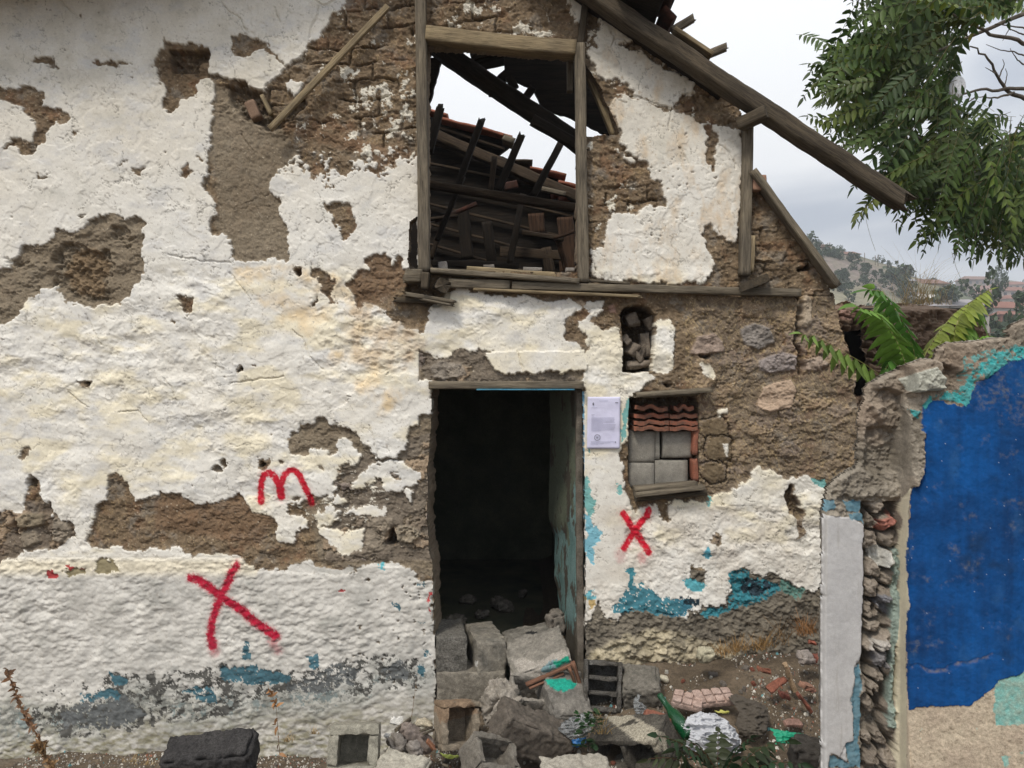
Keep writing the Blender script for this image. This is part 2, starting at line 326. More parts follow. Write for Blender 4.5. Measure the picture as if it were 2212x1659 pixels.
# right half: mud with plaster left on it
for k, p in [
 (2, [(1480, -20), (1570, -20), (1575, 60), (1550, 145), (1520, 140), (1480, 80)]),
 ('Z3', [(120, 530), (190, 480), (370, 460), (420, 430), (440, 420), (560, 460), (740, 560), (880, 660), (1000, 700), (1100, 760), (1170, 770), (1165, 880), (1080, 900), (1000, 990), (945, 1050), (890, 1010), (730, 960), (590, 910), (550, 820), (480, 790), (420, 770), (330, 790), (310, 760), (240, 680), (170, 600)]),
 ('Z3', [(240, 290), (270, 180), (300, 150), (360, 190), (520, 270), (560, 400), (440, 420), (370, 460), (260, 470)]),
 ('Z3', [(345, 1000), (430, 905), (540, 910), (700, 960), (860, 1030), (945, 1060), (1010, 1060), (1160, 1090), (1200, 1170), (1300, 1160), (1310, 1170), (1380, 1180), (1500, 1200), (1590, 1220), (1600, 1300), (1650, 1450), (1680, 1600), (1650, 1700), (770, 1700), (760, 1600), (690, 1530), (560, 1470), (480, 1350), (450, 1180), (370, 1060)]),
 ('Z3', [(490, 1460), (600, 1510), (610, 1550), (580, 1570), (500, 1520)]),
 (3, [(0, 1100), (375, 1100), (372, 1330), (350, 1500), (345, 1560), (300, 1575), (255, 1530), (220, 1490), (165, 1450), (125, 1470), (140, 1540), (180, 1640), (200, 1720), (180, 1800), (120, 1840), (60, 1835), (-180, 1840), (-330, 1830), (-460, 1820), (-560, 1810), (-600, 1700), (-595, 1600), (-510, 1590), (-490, 1480), (-465, 1400), (-300, 1370), (-200, 1340), (-110, 1340), (-150, 1240), (-130, 1100)]),
 # over and around the door
 (5, [(560, 330), (700, 230), (790, 215), (900, 230), (960, 250), (1000, 260), (1500, 290), (1560, 330), (1500, 385), (1445, 420), (1450, 470), (1430, 525), (1510, 560), (1560, 630), (1590, 700), (1580, 750), (1510, 760), (1300, 755), (1220, 765), (1170, 768), (1060, 772), (1000, 740), (960, 690), (925, 645), (1030, 625), (960, 628), (900, 612), (850, 630), (790, 600), (740, 607), (690, 660), (600, 655), (560, 630), (520, 615), (450, 690), (425, 745), (500, 800), (590, 810), (600, 1040), (-10, 1040), (-10, 300), (90, 330), (180, 330), (260, 350), (330, 440), (440, 490), (530, 490), (560, 430)]),
 (5, [(1545, 420), (1620, 360), (1560, 320), (1600, 290), (1690, 290), (1700, 350), (1640, 390), (1600, 440), (1700, 480), (1780, 470), (1830, 560), (1820, 740), (1900, 755), (2010, 760), (2035, 790), (1990, 830), (1900, 900), (1880, 940), (1870, 990), (1850, 1170), (1820, 1230), (1805, 1290), (1820, 1360), (1835, 1440), (1830, 1520), (1890, 1570), (1900, 1640), (2040, 1600), (2050, 1680), (2150, 1800), (2240, 1800), (2240, 2500), (1550, 2600), (1545, 1100), (1560, 860), (1580, 780), (1590, 700), (1560, 630), (1600, 600), (1590, 520), (1545, 470)]),
 (5, [(2030, 420), (2100, 410), (2160, 450), (2165, 500), (2150, 560), (2160, 640), (2130, 740), (2080, 770), (2012, 740), (2020, 560)]),
 (6, [(-250, 1690), (-160, 1690), (-150, 1590), (-60, 1570), (0, 1590), (130, 1600), (175, 1600), (170, 1560), (210, 1560), (330, 1500), (440, 1430), (440, 1400), (490, 1360), (560, 1380), (600, 1400), (640, 1460), (680, 1460), (780, 1400), (850, 1430), (940, 1520), (960, 1600), (990, 1720), (990, 2140), (905, 2130), (850, 2165), (790, 2145), (720, 2125), (640, 2080), (600, 2060), (500, 2080), (430, 2040), (400, 2020), (320, 2040), (300, 2150), (280, 2250), (200, 2260), (130, 2260), (100, 2300), (20, 2320), (-120, 2330), (-400, 2330), (-400, 1800)]),
 (6, [(105, 690), (125, 675), (150, 700), (190, 760), (180, 800), (150, 790), (115, 730)]), (6, [(225, 990), (250, 970), (300, 1000), (295, 1035), (230, 1035)]), (6, [(225, 1215), (280, 1220), (265, 1315), (235, 1260)]),
]: P |= reg(k, p)
for k, p in [(6, [(655, 1560), (680, 1490), (720, 1490), (735, 1540), (770, 1600), (775, 1660), (790, 1800), (730, 1840), (735, 1700), (690, 1650)]),
             (9, [(170, 155), (205, 140), (240, 145), (250, 200), (210, 230), (180, 190)]), (9, [(25, 400), (60, 345), (110, 345), (135, 400), (140, 480), (60, 430)]),
             ('Z3', [(330, 800), (430, 740), (470, 790), (540, 800), (560, 890), (430, 910), (340, 990), (300, 880)]),
             ('Z3', [(1000, 1010), (1100, 910), (1180, 890), (1220, 950), (1310, 980), (1290, 1160), (1200, 1165), (1160, 1090), (1010, 1060)]),
             ('Z3', [(1280, 1180), (1340, 1180), (1380, 1350), (1330, 1660), (1290, 1640), (1300, 1350)]),
             (5, [(2050, 1590), (2140, 1590), (2140, 1700), (2060, 1700)])]: P &= ~reg(k, p)
P &= ~reg(8, [(1655, 545), (1680, 600), (1700, 650), (1750, 700), (1800, 695), (1830, 650), (1900, 625), (2000, 612), (2120, 640), (2240, 690), (2400, 690), (2400, 1200), (1540, 1200), (1565, 1000), (1570, 760), (1640, 640)])
P |= reg(8, [(420, 340), (480, 395), (545, 450), (590, 445), (600, 640), (610, 900), (630, 1080), (620, 1200), (640, 1720), (380, 1720)]) & (V > 1200)
for k, p in [('F', [(705, 450), (725, 435), (757, 440), (765, 470), (772, 500), (750, 515), (725, 490)]), ('F', [(785, 560), (830, 548), (850, 580), (810, 600)])]: P &= ~reg(k, p)
P &= ~(inside([(585, 325), (900, 325), (900, 400), (780, 410), (660, 430), (590, 420)], UW, VW) & (fbm(U, V, 26, 5, 55, .72) > sstep(335, 425, V) * 1.1 - .25))
# plaster broken by speckle where it is rotten
rot = inside(T('Z3', [(1180, 1150), (1420, 1180), (1600, 1900), (1500, 2150), (600, 2300), (600, 1550), (900, 1450)]), UW, VW)
P &= ~(rot & (patchy2 > 0.75))
P &= ~((U < 905) & (V < 1150) & (fbm(U, V, 7, 2, 41) > 1.28))
P &= ~(inside(T(8, [(0, 330), (600, 330), (600, 1100), (0, 1100)]), U, V) & (fbm(U, V, 9, 3, 43) > 0.92))

# dado (thick spattered render at the foot of the wall)
dado = (V > 1203 + 6 * w1y + sstep(0, 500, U) * 2 - 10 * sstep(520, 640, U) + 45 * sstep(560, 640, U) - 20 * sstep(740, 800, U)) & (U < 945) & P
# right base: concrete and slumped render
rbase = (U > 1255) & ~P & (V > 1150)
brk_top = 1290 + 0.03 * (U - 1280)

# --- heights (metres towards the viewer)
a1, a2, av = worley(U + 16 * w1x + 8 * w2x, V + 14 * w1y + 8 * w2y, 54, 3, sy=38)
stone = sstep(0.02, 0.22, a2 - a1); av = np.where(av < .5, .42, av)
stone = np.where(av < .45, .8, stone)
course = (V + 12 * n120 + 6 * n40 + 0.07 * U)
row = np.floor(course / 38.0); fr = course / 38.0 - row
bx = (U + row * 41.0 + 5 * n40) / 92.0; fx = bx - np.floor(bx)
jfade = sstep(-.35, .35, fbm(U, V, 45, 3, 45)); brickh = sstep(0, .10, fr) * sstep(0, .10, 1 - fr) * sstep(0, .05, fx) * sstep(0, .05, 1 - fx)
brickh = 1 - (1 - brickh) * jfade; brv = (np.sin(row * 12.9 + np.floor(bx) * 78.2) * 43758.5) % 1.0
adobe = inside(T('F', [(560, 140), (640, 120), (745, -60), (1300, -60), (1300, 90), (1240, 110), (900, 100), (900, 345), (800, 340), (700, 300), (590, 280), (500, 250), (480, 190)]), U, V) | inside([(1262, 280), (1330, 285), (1420, 400), (1420, 470), (1300, 600), (1262, 600)], U, V) | inside([(1330, -60), (1620, 220), (1605, 290), (1500, 260), (1260, 60)], U, V) | ((U > 1610) & (V < 640))
rubble = (inside([(-60, 1070), (180, 1090), (170, 1230), (-60, 1260)], U, V) | inside([(880, 740), (1100, 740), (1270, 830), (930, 835)], U, V) | ((U > 1500) & (V > 640) & (V < 1200)) | inside([(700, 1000), (945, 930), (945, 1210), (700, 1210)], U, V) | ((U > 1740) & (V > 620)))
rubble = blur(rubble, 3); adobe_s = blur(adobe, 3)
mudh = 0.007 * n40 + 0.0048 * n12 + 0.0024 * n5 + 0.006 * n120
mudh = mudh + adobe_s * (-0.026 * (1 - brickh) + 0.012 * (brv - .5) + 0.004 * n12) + rubble * (-0.020 * (1 - stone) * (1 - .6 * ((U > 1255) & (V > 640))) + 0.020 * (av - .4) + .004)
ck1, ck2, ckv = worley(U + 9 * w1x, V + 9 * w1y, 34, 9); crack = 1 - sstep(0.0, 0.05, ck2 - ck1)
crackon = sstep(0.0, 0.5, fbm(U, V, 70, 2, 44))
mudh -= 0.010 * crack * crackon * (.4 + .6 * sstep(-.2, .6, n40))
lay = fbm(U, V, 38, 4, 63, .6, sy=24); smz = 1 - .8 * blur(inside([(445, 250), (560, 270), (640, 330), (640, 570), (470, 570)], U, V), 8); mudh += smz * (.007 * sstep(.08, .20, lay) + .006 * sstep(.48, .58, lay) - .008 * sstep(-.33, -.47, lay))
rd = 1 - np.abs(fbm(U + 14 * w1x, V + 14 * w1y, 80, 4, 11, .5, sy=46)); rd2 = 1 - np.abs(fbm(U * .8 + V * .6 + 20 * w1x, -U * .6 + V * .8 + 20 * w1y, 75, 4, 12, .5, sy=42))
midz = sstep(545, 620, V) * (1 - sstep(1185, 1210, V))
ph = 0.018 + 0.003 * n120 + 0.0022 * n40 * (1 + midz) + 0.0012 * n12 + 0.0005 * n5
lumpy = .12 + 1.0 * sstep(-.35, .55, fbm(U, V, 150, 3, 61))
ph = ph + midz * (lumpy * (0.010 * (rd - .7) + 0.007 * (rd2 ** 2 - .55)) + (.4 + .7 * lumpy) * 0.012 * fbm(U, V, 66, 4, 17, .45, sy=40) - 0.0008 * n12)
flk = fbm(U, V, 90, 4, 14, .6); ph += 0.003 * sstep(-.02, .02, flk) * (1 - midz)      # a second skin flaking off the first
flk2 = fbm(U + 8 * w1x, V, 60, 4, 15, .6); ph += 0.0028 * sstep(.10, .13, flk2)
peb = fbm(U, V, 15, 3, 16, .45, sy=8.5); peb_big = worley(U + 3 * w1x, V + 2 * w1y, 19, 21, sy=12)[0]
pw1 = worley(U + 5 * w1x + 2 * w2x + .25 * V, V + 4 * w1y, 24, 22, sy=15)[0]; pw2 = worley(U + 3 * w1x, V + 3 * w1y + .15 * U, 14, 24, sy=9)[0]
peb = 1.5 * np.clip(1 - pw1 * 1.5, 0, 1) ** .8 + .8 * np.clip(1 - pw2 * 1.5, 0, 1) - .9 + .75 * fbm(U, V, 26, 5, 16, .6)
ph = np.where(dado, 0.034 + 0.0068 * np.clip(peb, -1, 1.6) * (.45 + .55 * sstep(-.4, .5, fbm(U, V, 110, 3, 62))) + .006 * n40 * (1 - sstep(600, 860, U) * .55) - 0.002 * peb_big * (1 - sstep(500, 760, U) * .7) + .004 * n40, ph)
lip = sstep(1150, 1195, V) * (U < 945); mudh += 0.012 * lip
rightlow = (U > 1255) & (V > 1090) & P
ph = np.where(rightlow, ph + 0.008 * (rd2 - .6) + .004 * n12, ph)
smst = blur((U > 1250) & (U < 1350) & (V > 860) & (V < 1260), 8); ph = ph * (1 - smst) + (.02 + .002 * n40 + .0012 * n12 + .0015 * n120) * smst
flap = inside(T(5, [(-40, 1000), (200, 780), (440, 760), (590, 810), (600, 1040), (440, 1180), (380, 1300), (250, 1320), (120, 1180), (-40, 1080)]), UW, VW)
ph = np.where(flap, ph + 0.012, ph)
slab = inside(T(5, [(925, 645), (1030, 620), (1540, 620), (1590, 700), (1580, 750), (1220, 765), (1060, 772), (1000, 740)]), US, VS)
ph = np.where(slab, 0.042 + .002 * n12 - 0.01 * (U - 1050) / 220, ph)
under = (blur(P, 8) + .42 * fbm(U, V, 17, 5, 56, .65) > .42) & ~P & (V < 1235); undb = blur(under, 1)
mudh = mudh * (1 - .6 * undb) + .009 * undb + .0015 * n12 * undb
crn1, crn2, crnv = worley(U + 18 * w1x + 6 * w2x, V + 18 * w1y + 6 * w2y, 120, 57, sy=95); hair = (1 - sstep(.004, .016, crn2 - crn1)) * (fbm(U, V, 90, 2, 58) > -.05) * ((V < 620) | (U > 1255))
crm1, crm2, crmv = worley(U + 12 * w1x + 4 * w2x, V + 12 * w1y + 4 * w2y, 46, 59); hair2 = (1 - sstep(.01, .035, crm2 - crm1)) * (fbm(U, V, 70, 2, 60) > .35) * (V < 1190)
ph = ph - .005 * hair - .003 * hair2
Ps = blur(P, 1)
h = mudh * (1 - Ps) + ph * Ps
h += 0.004 * blur(SPOT & ~P, 1)
# base right: bulging cream lump zone
lump = inside(T(8, [(1560, 980), (1640, 880), (1850, 780), (2050, 760), (2400, 840), (2560, 900), (2700, 1000), (2300, 1050), (2100, 1020), (1850, 1100), (1580, 1010)]), UW, VW)
h += blur(rbase, 3) * (0.012 + .006 * n12 + .004 * n5) + blur(lump, 4) * (.012 + .012 * peb)
# cracks
for line in [T(1, [(1420, 0), (1500, 95), (1540, 110), (1610, 215)]), T(1, [(2075, 50), (2050, 120), (2010, 250)]), T(1, [(2010, 0), (2110, 45), (2160, 20), (2212, 0)]),
             T('Z3', [(945, 1050), (940, 1120), (915, 1180), (925, 1250)]), T('Z3', [(590, 910), (730, 960), (890, 1010), (945, 1060)]), T('Z3', [(945, 1050), (1010, 985), (1070, 910), (1170, 880)]),
             T('Z3', [(1030, 1400), (1060, 1480), (1110, 1540)]), T('Z3', [(380, 460), (410, 360), (500, 370), (580, 440)]), T('Z3', [(1340, 1350), (1450, 1420), (1520, 1500), (1560, 1600)]), T('Z3', [(900, 640), (940, 620), (970, 580)]),
             T(4, [(1500, 110), (1560, 190), (1640, 310)]), T(4, [(560, 380), (600, 470), (670, 580)]), T(4, [(1080, 790), (1130, 860), (1150, 960)]), T(4, [(460, 890), (520, 940), (585, 980)]),
             T(4, [(1900, 480), (1960, 530), (2010, 650), (2100, 740)]), T(5, [(1140, 620), (1160, 690), (1180, 755)]), T('Z4', [(960, 160), (1000, 300), (1030, 490)]), T(1, [(1560, 870), (1640, 975)]), T(4, [(1100, 0), (1300, 30), (1500, 50)]),
             T(1, [(400, 10), (530, 130)]), T(1, [(1780, 60), (1820, 160)]), T(4, [(1500, 830), (1700, 800), (1850, 780)]), T(4, [(780, 1010), (900, 1000), (960, 1060)])]:
    dl = pdist(line, U + 2.5 * w1x + 1.5 * w2x, V + 2.5 * w1y + 1.5 * w2y, 12)
    h -= 0.010 * (1 - sstep(0.6, 2.4, dl))
# deep hollows
def pit(k, pts, depth, soft=True, n=2):
    global h
    m = blur(reg(k, pts, soft), n); h = h * (1 - m) + (-depth + 0.02 * n12 + .01 * n5) * m; return m
pit(1, [(1095, 325), (1350, 330), (1350, 390), (1290, 420), (1282, 470), (1120, 475), (1095, 400)], 0.075)
pit(4, [(345, 130), (370, 60), (330, 20), (400, -60), (520, -90), (620, -20), (700, -40), (745, 60), (690, 170), (705, 290), (620, 310), (480, 280), (440, 230), (340, 200)], 0.030, False, 3)
pit(4, [(40, 30), (120, 10), (200, 30), (190, 60), (80, 60)], 0.02, False, 3); pit(4, [(720, -180), (820, -200), (880, -120), (820, -60), (740, -90)], 0.02, False, 3)
pit(7, [(80, 20), (130, 60), (120, 140), (90, 120)], 0.05, False, 2)
pit(1, [(1480, 580), (1560, 530), (1640, 590), (1700, 640), (1760, 740), (1860, 830), (1730, 845), (1640, 790), (1540, 720), (1500, 660)], 0.06, False, 5)
pit(1, [(1900, 640), (1960, 600), (1970, 680), (1850, 780), (1810, 760)], 0.05, False, 3)
niche = pit(5, [(1808, 380), (1840, 335), (1920, 318), (1985, 335), (2028, 385), (2025, 560), (2010, 748), (1822, 748), (1832, 560)], 0.30, True, 1)
winr = pit('Z1', [(668, 370), (800, 350), (1400, 320), (1445, 400), (1450, 1330), (700, 1400), (665, 1300)], 0.17, True, 1)
pit('Z4', [(1130, 1260), (1190, 1210), (1200, 1330), (1240, 1370), (1110, 1390)], 0.13, False, 2)
for c in [(1930, 108, 22), (205, 1455, 30), (1560, 745, 14), (1700, 1340, 18), (555, 820, 16)]:
    x, y = T(4, [(c[0], c[1])])[0]; r = c[2] / 3.0
    m = blur(np.hypot(UW - x, (VW - y) * .9) < r, 1); h = h * (1 - m) - 0.05 * m
pit(6, [(665, 1540), (700, 1500), (740, 1560), (770, 1640), (750, 1700), (700, 1650)], 0.05, False, 2)
pit(5, [(440, 280), (560, 330), (700, 300), (700, 240), (560, 200), (430, 180)], 0.05, False, 4)
pit(6, [(95, 640), (180, 640), (150, 665), (110, 660)], 0.06)
pit(5, [(2090, 830), (2140, 830), (2110, 850)], 0.06)
pit(6, [(735, 250), (765, 250), (760, 640), (790, 720), (740, 780)], 0.06, False, 3)   # joint between house corner and side wall
pit(6, [(725, 90), (810, 60), (830, 95), (730, 110)], 0.07, False, 2)
for (x, y, rx, ry, dh) in [(205, 1115, 84, 62, .018), (225, 1250, 80, 74, .02), (190, 1400, 78, 66, .018)]:     # the three round stones right of the small window (T6)
    X, Y = T(6, [(x, y)])[0]; r = (np.abs((U - X) / (rx / 3.)) ** 2.6 + np.abs((V - Y) / (ry / 3.)) ** 2.6) ** .385 + .28 * w1x + .2 * n12
    h = np.where(r < 1.0, np.maximum(h, dh * np.clip((1 - r ** 4), 0, 1) ** .5 + .003 * n5 + .006 * n12), np.where(r < 1.15, h - .02, h))
sr1 = None

# --- colours (albedo)
def c3(r, g, b): return np.array([r, g, b], np.float32)
t1 = np.clip(.5 + .5 * n120, 0, 1); t2 = np.clip(.5 + .5 * n40, 0, 1); t3 = np.clip(.5 + .5 * n12, 0, 1)
mud = mixc(c3(.17, .125, .082), c3(.25, .198, .142), t1); mud = mixc(mud, c3(.125, .09, .06), sstep(.35, 1, t2) * .7); 
mud = mixc(mud, c3(.20, .118, .072), sstep(.15, .8, fbm(U, V, 44, 4, 34, .6)) * .65); mud = mixc(mud, c3(.235, .22, .20), sstep(.2, .8, fbm(U, V, 30, 4, 35, .6)) * .6)
mud = mixc(mud, c3(.31, .225, .13), sstep(.4, .9, fbm(U, V, 22, 4, 36, .65)) * .5); mud = mud * (1 + .16 * n5 + .16 * n12 + .10 * fbm(U, V, 3.2, 2, 37))[..., None]
for sd_, (ca_, sa_) in ((38, (.94, .34)), (39, (.5, .87)), (40, (.87, -.5))):        # chopped straw in the earth
    st_ = fbm(U * ca_ + V * sa_, -U * sa_ + V * ca_, 1.9, 1, sd_, sy=13) * (1 + .5 * ((U > 1480) & (V > 640)))
    mud = mixc(mud, c3(.42, .33, .20), (st_ > 1.34) * .75)
red = inside([(480, 240), (700, 280), (905, 330), (905, 600), (760, 700), (740, 600), (800, 340)], UW, VW) | inside([(330, 1080), (520, 1060), (600, 1110), (560, 1180), (340, 1140)], UW, VW)
mud = mixc(mud, c3(.215, .14, .09), blur(red, 6) * .6)
gry = inside([(440, 170), (600, 260), (640, 330), (640, 570), (480, 570)], UW, VW) | inside([(-60, 440), (330, 460), (330, 690), (-60, 760)], UW, VW) | inside([(620, 890), (950, 900), (950, 1240), (700, 1220), (620, 1000)], UW, VW) | inside([(880, 730), (1270, 750), (1270, 835), (880, 835)], UW, VW)
mud = mixc(mud, mixc(c3(.205, .172, .13), c3(.275, .24, .19), t1), blur(gry, 6) * .85)
mud = mud * (1 - .25 * adobe_s * (1 - brickh))[..., None] * (1 + .16 * adobe_s * (brv - .5))[..., None]
stc = mixc(c3(.17, .15, .135), c3(.40, .31, .23), sstep(.4, 1, av)); stc = mixc(stc, c3(.25, .22, .225), (np.abs(av - .7) < .07) * .8); mud = mixc(mud, stc, rubble * stone * np.where(U > 1255, .42, .75))
mud = mud * np.array([.97, .925, .85], np.float32)
mud = mixc(mud, mixc(c3(.30, .235, .16), c3(.22, .17, .115), t2) * (1 + .1 * n5)[..., None], undb * .8)
mud = mixc(mud, c3(.55, .48, .37), ((n3 > .98) & (n12 > .1)) * .7)            # straw and lime specks
mud = mixc(mud, c3(.10, .08, .06), ((fbm(U, V, 3.5, 2, 50) < -.85)) * .6)
# right upper: darker loam; low right: dark stained concrete
dark = (U > 1255) & (V > 1230) & ~P
mud = np.where(dark[..., None], mixc(c3(.115, .10, .08), c3(.23, .20, .155), np.clip(.5 + .6 * n40 + .3 * n12, 0, 1)), mud)
cream = mixc(c3(.62, .54, .38), c3(.34, .29, .19), np.clip(.45 + .6 * n12 - .5 * peb, 0, 1))
mud = mixc(mud, cream, blur(lump, 5) * np.clip(.62 + .5 * n40, 0, 1))
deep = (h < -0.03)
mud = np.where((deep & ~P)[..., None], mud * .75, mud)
smr = inside(T(6, [(100, 1020), (300, 1020), (310, 1480), (100, 1480)]), U, V)
mud = np.where((smr & (h > 0.012))[..., None], mixc(c3(.12, .085, .05), c3(.21, .16, .10), t3), mud)
brh = reg(4, [(450, -40), (620, -60), (700, 60), (640, 250), (520, 270), (400, 120)]); mud = mixc(mud, c3(.20, .135, .075) * (1 + .3 * n12[..., None]), blur(brh, 5)[..., None][..., 0] * .7)
pinkst = reg(6, [(480, 950), (520, 850), (600, 820), (700, 800), (725, 880), (700, 980), (560, 1010), (490, 990)], True)
mud = np.where(pinkst[..., None], mixc(c3(.50, .37, .27), c3(.40, .30, .22), t3), mud); h += 0.018 * blur(pinkst, 2) * ~P
for k, p, cc, dh in [(6, [(35, 640), (100, 520), (200, 500), (260, 560), (270, 620), (120, 640)], (.33, .255, .21), .018), (6, [(370, 470), (460, 440), (560, 470), (590, 560), (480, 610), (390, 570)], (.27, .245, .225), .015),
                     (6, [(480, 680), (640, 620), (730, 650), (720, 740), (560, 760), (490, 740)], (.31, .27, .26), .015), (6, [(775, 670), (880, 650), (940, 700), (900, 740), (780, 740)], (.38, .30, .24), .016),
                     (6, [(750, 300), (790, 240), (830, 300), (820, 440), (790, 470), (750, 430)], (.44, .36, .27), .02), (5, [(570, 720), (640, 680), (780, 700), (810, 760), (740, 800), (600, 800)], (.27, .235, .195), .012),
                     (5, [(1500, 300), (1550, 280), (1590, 320), (1540, 370), (1500, 350)], (.42, .33, .24), .02), (5, [(1730, 330), (1770, 310), (1780, 370), (1740, 370)], (.40, .25, .19), .01),
                     ('Z4', [(1200, 1230), (1250, 1190), (1380, 1190), (1480, 1270), (1390, 1370), (1240, 1360)], (.33, .28, .21), .03), ('Z4', [(940, 1120), (1190, 1110), (1190, 1200), (1110, 1270), (1100, 1440), (900, 1480), (920, 1300)], (.28, .235, .18), .012),
                     (7, [(120, 40), (190, 0), (290, 10), (290, 80), (200, 100), (130, 90)], (.25, .205, .14), .03), (7, [(350, 40), (440, 40), (470, 130), (450, 200), (350, 180)], (.27, .23, .18), .02), (7, [(130, 130), (240, 110), (270, 190), (180, 230)], (.24, .20, .15), .02)]:
    m = blur(reg(k, p, True) & ~P, 2); mud = mixc(mud, np.array(cc, np.float32) * (1 + .25 * n12)[..., None], m * .85); h += dh * m
# plaster
wht = mixc(c3(.74, .72, .67), c3(.80, .79, .77), t1); wht = mixc(c3(.74, .70, .62), c3(.79, .77, .72), t1); 
upz = (1 - sstep(60, 640, V)); wht = mixc(wht, c3(.60, .55, .45), upz * np.clip(.6 + .45 * n40, 0, 1) * .8)
wht = mixc(wht, c3(.58, .575, .57), sstep(.0, .9, fbm(U, V, 48, 5, 29, .6, sy=30)) * .55 * (U < 1260))
wht = mixc(wht, c3(.45, .42, .37), sstep(.55, 1.05, fbm(U, V, 26, 5, 33, .72)) * .45)
tanr = blur(inside(T(5, [(40, 240), (100, 200), (250, 300), (400, 420), (560, 560), (430, 740), (250, 780), (100, 700), (60, 480)]), UW, VW) & P, 6); h = h + tanr * (.016 * (1 - np.abs(fbm(U, V, 30, 5, 64, .6, sy=20)) - .7) + .004 * n12)
cz = sstep(-.15, .65, fbm(U, V, 75, 4, 18, .55, sy=38)) * midz
wht = mixc(wht, c3(.80, .72, .53), cz * .75)
orng = blur(inside([(500, 580), (620, 570), (740, 600), (790, 700), (900, 700), (930, 800), (830, 900), (740, 820), (560, 660)], UW, VW), 10)
wht = mixc(wht, c3(.78, .62, .40), orng * np.clip(.25 + .75 * fbm(U, V, 30, 4, 19), 0, 1))
tan = blur(inside(T(5, [(40, 240), (100, 200), (250, 300), (400, 420), (560, 560), (430, 740), (250, 780), (100, 700), (60, 480)]), UW, VW), 10)
wht = mixc(wht, mixc(c3(.62, .46, .29), c3(.50, .44, .36), t2), tan * np.clip(.55 + .7 * fbm(U, V, 24, 4, 20), 0, 1))
sti = blur(((U > 1265) & (U < 1620) & (V < 640)), 6) * np.clip(.0 + 1.1 * fbm(U, V, 34, 5, 22, .65, sy=70), 0, 1)
wht = mixc(wht, c3(.60, .43, .25), sti * .75)
yz = blur(((U > 1010) & (V > 700) & (V < 1100)), 6) * np.clip(.4 + .9 * fbm(U, V, 60, 3, 23), 0, 1); wht = mixc(wht, c3(.78, .70, .52), yz * .7)
scz = blur((np.abs(U - 1190) < 110) & (V > 640) & (V < 760), 5); wht = mixc(wht, c3(.52, .50, .48), scz * np.clip(fbm(U, V, 20, 5, 24, .7) * 1.2, 0, 1) * .6)
# grey weathering of the dado
dd = dado | ((U < 945) & (V > 1200) & P)
dwh = mixc(c3(.66, .635, .585), c3(.46, .44, .40), np.clip(.35 + .6 * n40, 0, 1))
wet = sstep(1450, 1600, V + 25 * n40); dwh = mixc(dwh, c3(.40, .39, .36), sstep(.1, .8, fbm(U, V, 60, 4, 91)) * .6); dwh = mixc(dwh, c3(.27, .25, .17), wet * np.clip(.5 + .9 * fbm(U, V, 16, 4, 25, .6, sy=7), 0, 1))
wht = np.where(dd[..., None], dwh, wht)
hz = sstep(1195, 1215, V) * (1 - sstep(1225, 1250, V)) * (U < 560); wht = mixc(wht, c3(.82, .74, .57), hz * .8)
gw_ = sstep(.1, .9, fbm(U, V, 36, 5, 46, .65, sy=22)); wht = mixc(wht, c3(.50, .46, .40), gw_ * (U > 1255) * .55)
rl = (U > 1255) & (V > 1090); wht = mixc(wht, c3(.62, .56, .48), rl * np.clip(.4 + .8 * fbm(U, V, 40, 4, 26), 0, 1) * .6)
wht = wht * (1 - .45 * np.clip(hair + .8 * hair2, 0, 1))[..., None]
wht = mixc(wht, c3(.42, .38, .33), ((fbm(U, V, 4.0, 2, 27) > .93)) * .7)         # dirt specks
wht = mixc(wht, c3(.50, .42, .32), ((fbm(U, V, 9, 3, 28, .7) > .86) & (U > 1260) & (V < 620)) * .8)
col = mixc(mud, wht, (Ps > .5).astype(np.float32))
col = mixc(col, c3(.72, .68, .58), (SPOT & ~P).astype(np.float32) * .9)
dus = blur(P, 6) * (~P); col = mixc(col, c3(.58, .53, .45), np.clip(dus * 1.3 * np.clip(.35 + 1.1 * fbm(U, V, 7, 4, 92, .7), 0, 1.3), 0, 1) * .75)
# old blue and turquoise coats showing in the worn foot of the wall
def flake(k, pts, thr, c, sc=16, seed=60, use=None, grow=6):
    global col, h
    bm_ = blur(inside(T(k, pts), UW, VW), grow); m = (bm_ > .08) & (bm_ * 1.25 + fbm(U, V, sc, 5, seed, .72) * .8 + .25 * n40 > thr + .15)
    if use is not None: m &= use
    cc = np.array(c, np.float32) * (1 + .3 * n12)[..., None]
    col = np.where(m[..., None], cc, col); h = h - 0.003 * blur(m, 1); return m
wht_ = None
bnd = np.clip(1 - np.abs(V - (1515 + 22 * n120 - sstep(500, 900, U) * 55 + sstep(350, 0, U) * 45)) / 62., 0, 1) * (U < 940)
bm1 = bnd + .55 * fbm(U, V, 9, 5, 69, .75) + .35 * n40; m = (bm1 > .95) & (bnd > 0); col = mixc(col, mixc(c3(.15, .15, .135), c3(.10, .17, .19), sstep(-.2, .4, fbm(U, V, 26, 3, 70))) * (1 + .25 * n3)[..., None], m * .85); h = h - .003 * blur(m, 1)
gm = sstep(.1, .7, bnd + .4 * n40) * .45; col = mixc(col, c3(.33, .34, .31), gm * P)
lowL = (U < 935)
strip = [(230, 1150), (420, 1080), (700, 1040), (900, 1010), (1330, 1000), (1450, 950), (1640, 1000), (1900, 1010), (2212, 950), (2500, 900), (2790, 950), (2790, 1120), (2300, 1180), (2212, 1160), (1850, 1150), (1450, 1330), (1100, 1370), (800, 1420), (400, 1470), (200, 1420)]
flake(7, strip, 1.22, (.10, .097, .088), 12, 61, lowL)
